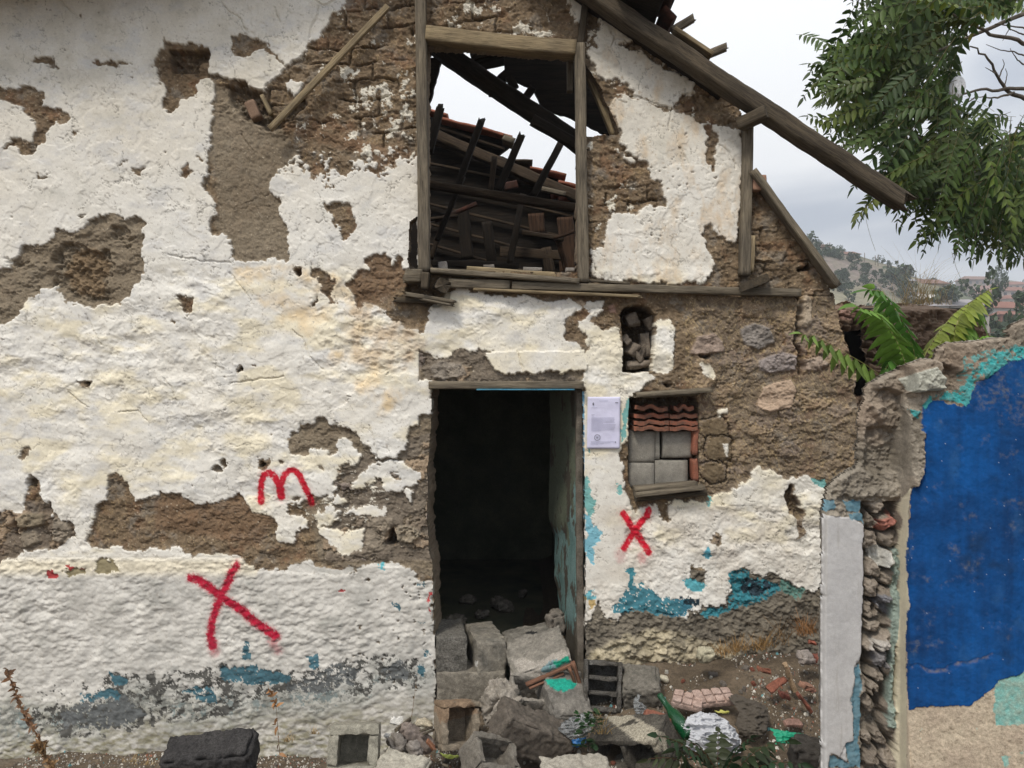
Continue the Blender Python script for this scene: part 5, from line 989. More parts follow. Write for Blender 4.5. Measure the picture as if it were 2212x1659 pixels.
def frond(pts, n, ll, hw, col, rs, fwd=.35, grav=.5, sag=.35, terminal=True, flat=None):
    """pinnate leaf on the rachis polyline pts; returns verts, quads, colours"""
    P_ = np.asarray(pts, np.float32); seg = np.linalg.norm(np.diff(P_, axis=0), axis=1); cum = np.concatenate([[0], np.cumsum(seg)]); L = cum[-1]
    def at(s): return np.stack([np.interp(s * L, cum, P_[:, k]) for k in range(3)], -1)
    s = np.repeat(np.linspace(.12, .97, n), 2); side = np.tile([1, -1], n).astype(np.float32)
    if terminal: s = np.append(s, 1.); side = np.append(side, 0)
    p = at(s); t = at(np.minimum(s + .03, 1.)) - at(s - .03); t /= np.linalg.norm(t, axis=1, keepdims=True) + 1e-9
    up = np.array([0, 0, 1.]) if flat is None else np.asarray(flat, float)
    sd = np.cross(t, up); sd /= np.linalg.norm(sd, axis=1, keepdims=True) + 1e-9
    ld = sd * side[:, None] + t * (fwd + (side == 0)[:, None] * 1.) + rs.normal(0, .13, p.shape) + np.array([0, 0, -1.]) * (grav * (side != 0))[:, None]
    ld /= np.linalg.norm(ld, axis=1, keepdims=True)
    env = np.sin(np.clip(s * .86 + .12, 0, 1) * np.pi) ** .5; env[side == 0] = .8
    le = ll * env * rs.uniform(.85, 1.12, len(s))
    wv = t - ld * (t * ld).sum(1, keepdims=True); wv /= np.linalg.norm(wv, axis=1, keepdims=True) + 1e-9
    nn = np.cross(ld, wv); st = [(.0, .15), (.22, .95), (.55, .85), (.82, .42), (1., .02)]; v = []
    for r, wd in st:
        c = p + ld * (le * r)[:, None] + np.array([0, 0, -1.]) * (le * sag * r * r)[:, None]; hwv = wv * (hw * wd * env)[:, None]; fold = nn * (hw * wd * .35)
        v += [c + hwv + fold, c, c - hwv + fold]
    v = np.stack(v, 1); m = len(s); o = (np.arange(m) * 15)[:, None]; q = []
    for k in range(4):
        for j in range(2): q.append(np.stack([o[:, 0] + 3 * k + j, o[:, 0] + 3 * k + j + 1, o[:, 0] + 3 * k + j + 4, o[:, 0] + 3 * k + j + 3], -1))
    q = np.concatenate(q); c = np.repeat((np.asarray(col)[None, :] * rs.uniform(.75, 1.25, (m, 1)))[:, None, :], 15, 1)
    v = v.reshape(-1, 3); c = c.reshape(-1, 3)
    # rachis as a thin three-sided stem
    k = 8; sp = at(np.linspace(0, 1, k)); R = np.linspace(1, .4, k)[:, None] * hw * .16; a = np.array([[1, 0, 0], [-.5, .5, .7], [-.5, -.5, -.7]])
    sv = (sp[:, None, :] + a[None] * R[:, :, None]).reshape(-1, 3); b = len(v); i = b + np.arange(k * 3).reshape(k, 3); sq = np.stack([i[:-1], i[1:], np.roll(i, -1, 1)[1:], np.roll(i, -1, 1)[:-1]], -1).reshape(-1, 4)
    return np.concatenate([v, sv]), np.concatenate([q, sq]), np.concatenate([c, np.repeat(np.array([STEM]), len(sv), 0)])
STEM = [.16, .14, .05]
def merge(parts):
    V_, Q_, C_ = [], [], []; b = 0
    for v, q, c in parts: V_.append(v); Q_.append(q + b); C_.append(c); b += len(v)
    return np.concatenate(V_), np.concatenate(Q_), np.concatenate(C_)
def polytube(name, pts, r0, r1, mat, parent, K=7, seed=0):
    P_ = np.array([tuple(p) for p in pts], float); seg = np.linalg.norm(np.diff(P_, axis=0), axis=1); cum = np.concatenate([[0], np.cumsum(seg)]); n = max(len(pts) * 4, 6)
    s = np.linspace(0, cum[-1], n); c = np.stack([np.interp(s, cum, P_[:, k]) for k in range(3)], -1); rs = np.random.RandomState(seed); c[1:-1] += rs.normal(0, r0 * .25, c[1:-1].shape)
    t = np.gradient(c, axis=0); t /= np.linalg.norm(t, axis=1, keepdims=True); a = np.cross(t, [0.1, 1, .2]); a /= np.linalg.norm(a, axis=1, keepdims=True); b = np.cross(t, a)
    R = np.linspace(r0, r1, n)[:, None, None]; ang = np.arange(K) / K * 2 * np.pi; v = c[:, None] + R * (a[:, None] * np.cos(ang)[None, :, None] + b[:, None] * np.sin(ang)[None, :, None])
    i = np.arange(n * K).reshape(n, K); r = np.roll(i, -1, 1); q = np.stack([i[:-1], r[:-1], r[1:], i[1:]], -1).reshape(-1, 4)
    caps = [[i[0, 0], i[0, k], i[0, k - 1], i[0, 0]] for k in range(2, K)]
    return link(name, npmesh(name, v.reshape(-1, 3), q), mat, parent)

# overhanging tree at the upper right
tr = empty('overhanging_tree', (4.6, 6.4, -1.0), 'leafy green tree with long feathery leaves hanging into the sky on the right', 'tree')
rs = np.random.RandomState(12)
crown = [(1835, -60), (1812, 0), (1850, 14), (1846, 50), (1850, 92), (1800, 100), (1764, 104), (1776, 130), (1742, 168), (1760, 190), (1738, 220), (1765, 240), (1742, 262), (1790, 290), (1806, 300), (1840, 330), (1826, 352), (1860, 372), (1850, 410), (1870, 440), (1856, 474), (1890, 440), (1925, 430), (1950, 470), (1985, 460), (1988, 500), (2010, 540), (2050, 500), (2060, 555), (2110, 560), (2130, 590), (2160, 540), (2180, 590), (2212, 560), (2300, 600), (2420, 560), (2420, -60)]
gap = [(2090, 92), (2130, 45), (2180, 60), (2212, 20), (2330, 0), (2330, 240), (2180, 240), (2100, 222), (2072, 165)]
gap2 = [[(1850, 60), (1875, 100), (1860, 92)], [(1810, 310), (1845, 350), (1830, 330)], [(2120, 300), (2212, 310), (2212, 345), (2120, 350)]]
parts = []; N = 0
ctr = np.array([2140., 240.])
while N < 600:
    u, v = rs.uniform(1735, 2420), rs.uniform(-60, 600); a1 = np.array([u], np.float32); a2 = np.array([v], np.float32)
    if not inside(crown, a1, a2)[0]: continue
    if inside(gap, a1, a2)[0] and rs.rand() > .02: continue
    if inside(gap2[2], a1, a2)[0] and rs.rand() > .4: continue
    if fbm(a1, a2, 55, 3, 151)[0] < -.30: continue
    if u > 2215 and rs.rand() > .4: continue
    N += 1; d = rs.uniform(4.9, 6.6); tip = W(u, v, d); L = rs.uniform(.32, .50)
    out = np.array([u - ctr[0] - 60, 0, -(v - ctr[1]) * .9]); out /= np.linalg.norm(out) + 1e-6
    edge = min(1, math.hypot(u - ctr[0], v - ctr[1]) / 330)
    dr = out * (.5 + .5 * edge) + rs.normal(0, .45, 3) + np.array([-.25, 0, -.25]); dr[1] = rs.uniform(-.7, .7) * (1.1 - edge * .6); dr /= np.linalg.norm(dr)
    drp = rs.uniform(.15, .55); k = np.linspace(0, 1, 6)[:, None]; base = np.array(tip) - dr * L * .85 + np.array([0, 0, drp * L])
    bu = 1106 + base[0] / max(base[1], .1) * F; bv = 829.5 - (base[2] - EYE) / max(base[1], .1) * F
    if inside(gap, np.array([(bu + u) / 2]), np.array([(bv + v) / 2]))[0] or inside(gap, np.array([bu]), np.array([bv]))[0]: N -= 1; continue
    pts = base + dr * L * k + np.array([0, 0, -1.]) * drp * L * k ** 1.8
    g = rs.rand(); g = g * g * 1.5; ye = max(0, rs.normal(0, .03)); cl = (.034 + .038 * g + ye, .066 + .055 * g + ye * .7, .015 + .010 * g)
    if 2120 < u < 2175 and 5 < v < 75 and rs.rand() < .6: cl = (.22, .20, .03)
    elif abs(u - 1900) < 400 and False: cl = (.30, .17, .03)
    fl_ = np.array([rs.normal(0, .35), -1, rs.uniform(-.2, .7)]) if rs.rand() < .75 else None
    parts.append(frond(pts, rs.randint(7, 11), rs.uniform(.070, .100), rs.uniform(.015, .021), cl, rs, grav=rs.uniform(.0, .45) if fl_ is not None else .6, sag=.22, fwd=.45, flat=fl_))
v_, q_, c_ = merge(parts); link('crown', npmesh('crown', v_, q_, True, c_), leafm, tr)
polytube('trunk', [(4.6, 6.4, -1.0), (4.65, 6.2, 1.2), (4.4, 6.0, 3.0), (4.3, 5.9, 5.2)], .16, .09, bark, tr, 10, 1)
br = lambda l, d0, d1, r0, r1, s: polytube('branch', [W(u, v, d0 + (d1 - d0) * i / (len(l) - 1)) for i, (u, v) in enumerate(l)], r0, r1, bark, tr, 6, s)
br([(2330, 330), (2250, 240), (2212, 214), (2175, 197), (2158, 167), (2128, 122), (2095, 100)], 5.8, 5.6, .028, .005, 2)
br([(2300, 190), (2212, 190), (2160, 193), (2108, 195), (2060, 214)], 5.8, 5.5, .018, .006, 3); br([(2190, 200), (2150, 212), (2110, 208)], 5.7, 5.5, .010, .003, 4)
br([(2300, 330), (2212, 348), (2125, 360), (2068, 363), (2040, 390)], 5.8, 5.5, .020, .005, 5); br([(2300, 380), (2212, 364), (2150, 381), (2090, 368), (2060, 356)], 5.8, 5.5, .015, .005, 6)
br([(2300, 120), (2212, 94), (2140, 72), (2090, 50), (2030, 20)], 5.8, 5.4, .020, .006, 7); br([(2360, 60), (2260, 90), (2212, 60), (2150, 52)], 5.8, 5.6, .012, .004, 8)
br([(2158, 167), (2170, 140), (2166, 128)], 5.6, 5.6, .006, .002, 9); br([(2150, 158), (2136, 150), (2128, 146)], 5.6, 5.6, .005, .002, 10); br([(2170, 190), (2176, 160), (2172, 148)], 5.6, 5.6, .005, .002, 11)
br([(2212, 120), (2190, 112), (2160, 108), (2130, 96)], 5.6, 5.6, .006, .002, 12); br([(2212, 140), (2196, 128), (2182, 104)], 5.6, 5.6, .006, .002, 13); br([(2110, 208), (2085, 225), (2070, 228)], 5.6, 5.6, .006, .002, 14); br([(2212, 75), (2180, 62), (2166, 88)], 5.6, 5.6, .006, .002, 15)
br([(2100, 380), (1990, 300), (1900, 240), (1830, 190)], 5.6, 5.4, .014, .004, 16); br([(2212, 30), (2050, 100), (1960, 130), (1860, 140)], 5.7, 5.4, .016, .004, 17); br([(2200, 460), (2100, 440), (2000, 430), (1920, 400)], 5.7, 5.4, .014, .004, 18)
thr = solid_mat('thread', (.45, .43, .38), (.35, .33, .3))
for l in ([(1868, 440), (1872, 480), (1880, 510), (1891, 542)], [(2056, 545), (2066, 580), (2080, 612), (2094, 640)]): polytube('dangling_thread', [W(u, v, 5.2) for u, v in l], .0014, .0012, thr, tr, 4, 3)
bag = solid_mat('white_plastic', (.62, .63, .66), (.75, .76, .78), .4, 20, spec=.5)
def crumple(name, c, dims, mat, seed, amp=.35, n=34, flat=0, rot=(0, 0, 0)):
    th, ph = np.meshgrid(np.linspace(0, np.pi, n), np.linspace(0, 2 * np.pi, n * 2)); d = np.stack([np.sin(th) * np.cos(ph), np.sin(th) * np.sin(ph), np.cos(th)], -1)
    A = d[..., 0] * 60 + d[..., 2] * 35; B = d[..., 1] * 60 + d[..., 2] * 50; r = 1 + amp * (1 - 2 * np.abs(fbm(A, B, 38, 4, seed, .55))) * .6 + amp * .5 * fbm(A, B, 60, 2, seed + 1)
    # keep the seam closed
    r[-1] = r[0]; w_ = sstep(0, .12, np.minimum(ph, 2 * np.pi - ph) / (2 * np.pi)); r = r * w_ + r[0][None, :] * (1 - w_); pw = np.sin(th) ** .5; r = r * pw + r.mean() * (1 - pw)
    v = d * r[..., None] * np.array(dims) / 2
    if flat: v[..., 2] = np.maximum(v[..., 2], -dims[2] * flat)
    i = np.arange(v[..., 0].size).reshape(v.shape[:2]); q = np.stack([i[:-1, :-1], i[1:, :-1], i[1:, 1:], i[:-1, 1:]], -1).reshape(-1, 4)
    o = link(name, npmesh(name, v.reshape(-1, 3), q), mat); o.location = c; o.rotation_euler = rot; return o
tag(crumple('plastic_scrap', W(2068, 192, 5.5), (.10, .05, .16), bag, 5, rot=(0, .3, 0)), 'pale scrap of plastic caught in the branches of the overhanging tree', 'plastic scrap')

# bright young plant growing behind the garden wall
STEM = [.30, .28, .10]
def plant(name, loc, label, leaves, cat='plant', mat=leafm):
    o = empty(name, loc, label, cat); link('foliage', None or npmesh('foliage', *[a for a in (lambda m: (m[0], m[1]))(merge(leaves))], True, merge(leaves)[2]), mat, o); return o
def zf(pts, d, n, ll, hw, col, seed, d2=None, **k):
    rs_ = np.random.RandomState(seed); m = len(pts); P_ = [tuple(W(*T('Z2', [p])[0], d + ((d2 or d) - d) * i / (m - 1))) for i, p in enumerate(pts)]
    return frond(P_, n, ll, hw, col, rs_, **k)
gN = (.13, .25, .035); gD = (.085, .20, .035); gY = (.22, .27, .045)
pl = [zf([(900, 1560), (860, 1475), (700, 1360), (540, 1270), (380, 1180), (230, 1095), (120, 1085)], 3.75, 10, .105, .022, (.15, .23, .05), 1, 3.6, grav=1.6, fwd=.0, sag=.15),
      zf([(1110, 1500), (1090, 1350), (1010, 1150), (900, 960), (800, 870), (640, 830)], 3.75, 15, .13, .024, gN, 2, 3.6, grav=.45, fwd=.3),
      zf([(1180, 1500), (1190, 1300), (1120, 1060), (1000, 840), (880, 680), (730, 660)], 3.85, 16, .11, .022, gD, 3, 3.8, grav=.6, fwd=.3),
      zf([(1120, 1500), (1090, 1240), (980, 1010), (900, 850), (850, 700), (800, 650)], 3.8, 14, .12, .022, gN, 4, 3.95, grav=.7, fwd=.1),
      zf([(1150, 1560), (1060, 1420), (960, 1330), (900, 1420)], 3.7, 8, .10, .022, gD, 5, grav=.6)]
st_ = empty('young_plant', W(2110, 800, 3.7) * 1, None); bpy.data.objects.remove(st_)
b0 = W(*T('Z2', [(1130, 1560)])[0], 3.75); b0.z = .35
po = plant('young_tree_of_heaven', b0, 'bright green young plant arching over the garden wall in front of the dark opening', pl)
for tip in ([(1130, 1560), (1110, 1500), (1090, 1350)], [(1130, 1600), (1180, 1500), (1190, 1300)]):
    polytube('stem', [b0] + [W(*T('Z2', [p])[0], 3.75) for p in tip], .012, .006, solid_mat('green_stem%d' % len(MATS), (.22, .24, .08), (.30, .28, .12)), po)
pl = [zf([(1540, 1190), (1570, 1000), (1640, 860), (1760, 740), (1870, 670)], 3.9, 16, .11, .018, gY, 6, 3.9, grav=.7, fwd=.4), zf([(1260, 1320), (1330, 1180), (1430, 1030), (1560, 880), (1700, 780)], 3.95, 15, .10, .018, gY, 7, 4.0, grav=.6, fwd=.3),
      zf([(1560, 1100), (1600, 960), (1680, 860), (1780, 840), (1830, 960)], 3.95, 12, .10, .017, gN, 8, grav=.8), zf([(1540, 1200), (1600, 1060), (1690, 1000), (1790, 1130)], 3.9, 10, .09, .016, gN, 9, grav=.7), zf([(1760, 1170), (1800, 1120), (1850, 1105)], 3.6, 4, .07, .018, gN, 10, grav=.3), zf([(1300, 1400), (1380, 1240), (1440, 1140), (1540, 1180)], 3.9, 9, .09, .017, gY, 11, grav=.5)]
b1 = W(*T('Z2', [(1520, 1300)])[0], 3.9); b1.z = .35
po = plant('young_tree_of_heaven', b1, 'yellow green young plant leaning right above the grey top of the garden wall', pl)
polytube('stem', [b1, W(*T('Z2', [(1535, 1250)])[0], 3.9), W(*T('Z2', [(1590, 960)])[0], 3.9)], .010, .005, solid_mat('yellow_stem', (.42, .38, .18), (.36, .33, .14)), po)
# dark fronds at the very front, lower right
STEM = [.12, .06, .03]; pl = []; rs = np.random.RandomState(77)
for i, (a, b) in enumerate([((1560, 1690), (1420, 1590)), ((1560, 1690), (1478, 1600)), ((1550, 1680), (1552, 1580)), ((1560, 1690), (1622, 1596)), ((1570, 1690), (1700, 1600)), ((1540, 1690), (1400, 1640)), ((1570, 1700), (1730, 1650)), ((1500, 1690), (1460, 1620)), ((1620, 1700), (1660, 1610))]):
    p = np.array(W(a[0], a[1], 3.55)); q = np.array(W(b[0], b[1], 3.45 + .1 * (i % 3))); k = np.linspace(0, 1, 6)[:, None]; pts = p + (q - p) * k + np.array([0, 0, 1.]) * .05 * np.sin(k * np.pi)
    pl.append(frond(pts, 9, .085, .017, (.028 + .010 * (i % 3), .060, .026), rs, grav=.2, fwd=.35, sag=.25))
plant('dark_leafy_weed', W(1560, 1690, 3.55), 'dark green feathery weed in the foreground below the white sack', pl)

# dry grass and weeds
def tuft(name, uvs, d, label, n, hgt, col, seed, cat='dry grass', spread=.06, lean=.5, dd=0.0):
    rs_ = np.random.RandomState(seed); V_ = []; Q_ = []; C_ = []; b = 0; base0 = W(uvs[0][0], uvs[0][1], d)
    for k in range(n):
        u, v = uvs[rs_.randint(len(uvs))]; p = np.array(W(u, v, d)) + np.array([rs_.normal(0, spread), rs_.uniform(-dd, dd), 0]); H = hgt * rs_.uniform(.5, 1.1); dirv = np.array([rs_.normal(0, lean), rs_.normal(0, lean * .6), 1.]); dirv /= np.linalg.norm(dirv); bend = rs_.normal(0, .35, 3); bend[2] = -abs(bend[2])
        w = .0016 * rs_.uniform(.7, 1.6); k_ = 5
        for j in range(k_):
            t = j / (k_ - 1); c = p + dirv * H * t + bend * H * t * t; V_ += [c - [w * (1 - t * .8), 0, 0], c + [w * (1 - t * .8), 0, 0]]
        for j in range(k_ - 1): Q_.append([b + 2 * j, b + 2 * j + 1, b + 2 * j + 3, b + 2 * j + 2])
        C_ += [np.array(col) * rs_.uniform(.6, 1.3)] * (2 * k_); b += 2 * k_
    o = empty(name, base0, label, cat); link('blades', npmesh('blades', np.array(V_), np.array(Q_), True, np.array(C_)), dryl, o); return o
straw = (.36, .25, .11); rust = (.26, .13, .05)
m_ = T('Z2', [(1180, 800), (1240, 805), (1300, 800), (1360, 810), (1130, 800)]); tuft('dry_grass', m_, 6.9, 'pale straw tuft on top of the ruined earth outbuilding', 110, .55, (.55, .42, .22), 3, spread=.10, lean=.35)
tuft('dry_grass', T('Z2', [(1000, 800), (1060, 820), (1420, 800)]), 6.9, 'sparse straw stalks trailing at the edges of the ruined earth outbuilding top', 22, .35, (.5, .38, .2), 4, lean=.9)
dW = D - .12
for i, (uv, n, hh, lab, cl) in enumerate([([(1575, 1410), (1590, 1405), (1560, 1415), (1600, 1400)], 130, .10, 'low rusty dry grass clump left of the others at the wall foot right of the door', (.30, .18, .07)), ([(1648, 1398), (1660, 1395), (1640, 1402)], 90, .11, 'rusty dry grass clump at the wall foot in the middle of three', (.30, .18, .07)),
                                        ([(1735, 1370), (1745, 1365)], 90, .14, 'tall rusty dry grass clump at the wall foot beside the white pillar', rust), ([(1690, 1390), (1695, 1380)], 24, .24, 'thin upright dry stalks against the stained wall foot near the white pillar', (.22, .14, .07))]):
    tuft('dry_grass', uv, dW - .05, lab, n, hh, cl, 20 + i, spread=.025, dd=.05)
tuft('dry_grass', T(8, [(1680, 1440), (1690, 1380)]), 3.95, 'small straw tuft beside the cream topped hollow block', 30, .12, straw, 31, spread=.02)
tuft('dry_grass', T(7, [(1880, 1480), (1870, 1490)]), 4.4, 'tiny straw tuft at the wall foot right of the black block', 26, .06, straw, 32, spread=.015); tuft('dry_grass', T(7, [(2040, 1440)]), 4.45, 'tiny straw tuft at the wall foot left of the hollow block', 20, .05, straw, 33, spread=.012)
tuft('dry_grass', T(7, [(960, 1640), (900, 1640), (840, 1620)]), 4.25, 'sparse straw stalks on the ground left of the black block', 30, .06, straw, 34, spread=.03)
# tall dried weed at the lower left and a thin one in the middle
def dryweed(name, pts, d, label, seed, r, leaves, col):
    o = empty(name, W(*pts[0], d), label, 'dry weed'); polytube('stem', [W(u, v, d) for u, v in pts], r, r * .35, solid_mat('dry_stem%d' % seed, (.24, .15, .08), (.16, .10, .06)), o, 5, seed)
    rs_ = np.random.RandomState(seed); V_ = []; Q_ = []; C_ = []; P_ = np.array([tuple(W(u, v, d)) for u, v in pts]); cum = np.linspace(0, 1, len(pts)); b = 0
    for k in range(leaves):
        s = rs_.rand() ** .8; c = np.array([np.interp(s, cum, P_[:, j]) for j in range(3)]); dv = rs_.normal(0, 1, 3); dv /= np.linalg.norm(dv); wv = np.cross(dv, rs_.normal(0, 1, 3)); wv /= np.linalg.norm(wv); L = rs_.uniform(.012, .04); cu = np.cross(dv, wv)
        for j in range(4):
            t = j / 3; w = L * .28 * math.sin(math.pi * (.15 + .8 * t)); cc_ = c + dv * L * t + cu * L * .8 * t * t; V_ += [cc_ - wv * w, cc_ + wv * w]
        for j in range(3): Q_.append([b + 2 * j, b + 2 * j + 1, b + 2 * j + 3, b + 2 * j + 2])
        C_ += [np.array(col) * rs_.uniform(.6, 1.3)] * 8; b += 8
    link('withered_leaves', npmesh('withered_leaves', np.array(V_), np.array(Q_), True, np.array(C_)), dryl, o); return o
dryweed('dry_weed', T(7, [(330, 1700), (290, 1560), (240, 1450), (180, 1340), (130, 1260), (100, 1170), (60, 1070), (40, 1010)]), 4.2, 'tall brown dried weed standing before the white wall at the far left', 41, .005, 130, (.24, .13, .07))
dryweed('dry_weed', T(7, [(360, 1700), (300, 1600), (270, 1520), (235, 1500)]), 4.15, 'short bushy dried weed at the foot of the tall dried weed', 42, .004, 110, (.28, .17, .08))
dryweed('dry_weed', T(7, [(1815, 1620), (1800, 1400), (1790, 1260), (1750, 1150)]), 4.45, 'thin reddish dried weed against the wall right of the black block', 43, .0022, 26, (.34, .17, .07))
dryweed('dry_weed', T(8, [(455, 1330), (470, 1220), (485, 1090)]), 4.5, 'single thin dry stalk left of the doorway blocks', 44, .0018, 3, (.2, .14, .08))
# small green weed by the plastic sheet
rs = np.random.RandomState(9); V_ = []; Q_ = []; C_ = []; b = 0
for k in range(90):
    a_ = T(8, [(rs.uniform(1520, 1670), rs.uniform(1300, 1560))])[0]; p = np.array(W(a_[0], a_[1], 3.92 + rs.uniform(-.05, .05))); dv = rs.normal(0, 1, 3); dv[2] = abs(dv[2]) * .3; dv /= np.linalg.norm(dv); wv = np.cross(dv, [0, .6, .9]); wv /= np.linalg.norm(wv); L = rs.uniform(.02, .04)
    for t, w in ((0, .1), (.35, .5), (.7, .42), (1, .05)): V_ += [p + dv * L * t - wv * L * w, p + dv * L * t + wv * L * w]
    for j in range(3): Q_.append([b + 2 * j, b + 2 * j + 1, b + 2 * j + 3, b + 2 * j + 2])
    C_ += [np.array([.035, .085, .03]) * rs.uniform(.6, 1.5)] * 8; b += 8
o = empty('green_weed', W(1270, 1630, 3.92), 'small dark green leafy weed in front of the crumpled clear plastic', 'weed'); link('foliage', npmesh('foliage', np.array(V_), np.array(Q_), True, np.array(C_)), leafm, o)
for k in range(3): polytube('stem', [W(1272 + 4 * k, 1640, 3.92), W(1276 + 3 * k, 1590, 3.92), W(1262 + 14 * k, 1540, 3.92)], .003, .001, bark, o, 5, k)

# ---------------------------------------------------------------- hillside trees and houses
def blobtree(seed, n=330, tall=1.0):
    rs_ = np.random.RandomState(seed); cl = [(rs_.normal(0, .30), rs_.normal(0, .30), rs_.uniform(.25, .9) * tall, rs_.uniform(.16, .36)) for _ in range(9)]; V_ = []; Q_ = []; C_ = []
    for k in range(n):
        cx, cy, cz, r = cl[rs_.randint(9)]; d = rs_.normal(0, 1, 3); d /= np.linalg.norm(d); p = np.array([cx, cy, cz]) + d * r * rs_.uniform(.6, 1.05) * np.array([.8 if tall > 1.3 else 1, .8, 1]); a = rs_.normal(0, 1, 3); a /= np.linalg.norm(a); b = np.cross(a, rs_.normal(0, 1, 3)); b /= np.linalg.norm(b); s = rs_.uniform(.04, .09)
        V_ += [p - a * s, p + b * s, p + a * s, p - b * s]; Q_.append([4 * k, 4 * k + 1, 4 * k + 2, 4 * k + 3]); C_ += [np.array([.045, .070, .033]) * rs_.uniform(.6, 1.5)] * 4
    return npmesh('crown', np.array(V_), np.array(Q_), False, np.array(C_))
TB = [blobtree(s) for s in (1, 2, 3, 4)] + [blobtree(7, 420, 2.4)]; 
for me_ in TB: me_.materials.append(leafm)
TM = tube_mesh('trunk', .5, .07, .07, nseg=6, round_=.95, seed=3); TM.materials.append(bark)
def hilltree(x, y, z, s, kind, label, rz, grp, sx=1):
    o = empty('hill_tree', (x, y, z), label, 'tree', grp); o.rotation_euler = (0, 0, rz); o.scale = (s * sx, s * sx, s)
    c = bpy.data.objects.new('crown', TB[kind]); C.objects.link(c); c.parent = o; t = bpy.data.objects.new('trunk', TM); C.objects.link(t); t.parent = o; t.rotation_euler = (0, -math.pi / 2, 0); t.location = (0, 0, -.1); return o
rs = np.random.RandomState(21); N = 0
while N < 210:
    u = rs.uniform(1700, 2260); t = rs.uniform(.35, 1.02); x, y, z = hill_pos(np.array([u]), np.array([t]), R1, 40, 190, -14, 141)
    if fbm(x, y, 26, 3, 161)[0] < -.05 and t < .97: continue
    s = rs.uniform(.007, .015) * y[0] * (.75 if t > .95 else 1); hilltree(x[0], y[0], z[0] - .3, s, rs.randint(4), 'small dusky green tree on the near hillside', rs.uniform(0, 6), 'trees on the near hillside'); N += 1
for N in range(55):
    u = rs.uniform(1980, 2260); t = rs.uniform(.3, 1.0); x, y, z = hill_pos(np.array([u]), np.array([t]), R2, 190, 420, -4, 142); hilltree(x[0], y[0], z[0] - .5, y[0] * rs.uniform(.008, .018), rs.randint(4), 'tiny dark tree among the houses of the distant hill', rs.uniform(0, 6), 'trees on the distant hill')
for (u, v, r, s, k, sx, lab) in [(2170, 655, 70, 4.3, 4, .55, 'tall slim poplar rising from the dark bushes left of the white house'), (2163, 588, 150, 4.6, 4, .5, 'poplar standing on the skyline of the distant hill'), (2150, 720, 45, 3.4, 0, 1.3, 'broad dark bush mass below the tall poplar'), (2196, 712, 48, 3.0, 1, 1.3, 'dark rounded bush behind the top of the garden wall at the right edge'),
                                (2120, 715, 50, 2.6, 2, 1.2, 'dark bush right of the ruined earth outbuilding'), (2052, 612, 120, 5.2, 1, 1.1, 'large dark tree on the skyline left of the dip between the hills'), (1958, 590, 160, 5.0, 2, .7, 'pointed dark tree near the right end of the near ridge'), (1932, 584, 170, 6.5, 3, 1.1, 'wide dark tree on the near ridge beside the pointed one'), (1742, 512, 185, 5, 0, 1, 'lone tree at the top left of the near ridge'),
                                (1774, 528, 185, 5.2, 1, .9, 'rounded tree just below the lone tree on the near ridge'), (1815, 539, 180, 5.6, 2, 1.1, 'dark bushy tree on the near ridge above the houses'), (2225, 640, 80, 3.5, 3, 1, 'dark tree at the right edge below the red roofs')]:
    p = W(u, v, r); hilltree(p.x, p.y, p.z - s * (.9 if k < 4 else 1.6), s * (1 if k < 4 else 1), k, lab, u, None, sx)
wallm = {}
def hm(c):
    if c not in wallm: wallm[c] = solid_mat('house_paint_%d' % len(wallm), c, tuple(x * .8 for x in c), .9, .4, bs=.1)
    return wallm[c]
glassd = solid_mat('dark_window', (.03, .035, .04), (.05, .05, .06), .4, 1); WH = (.55, .53, .48); RED = (.24, .115, .085); BR = (.22, .13, .10); GRY = (.28, .28, .29); 
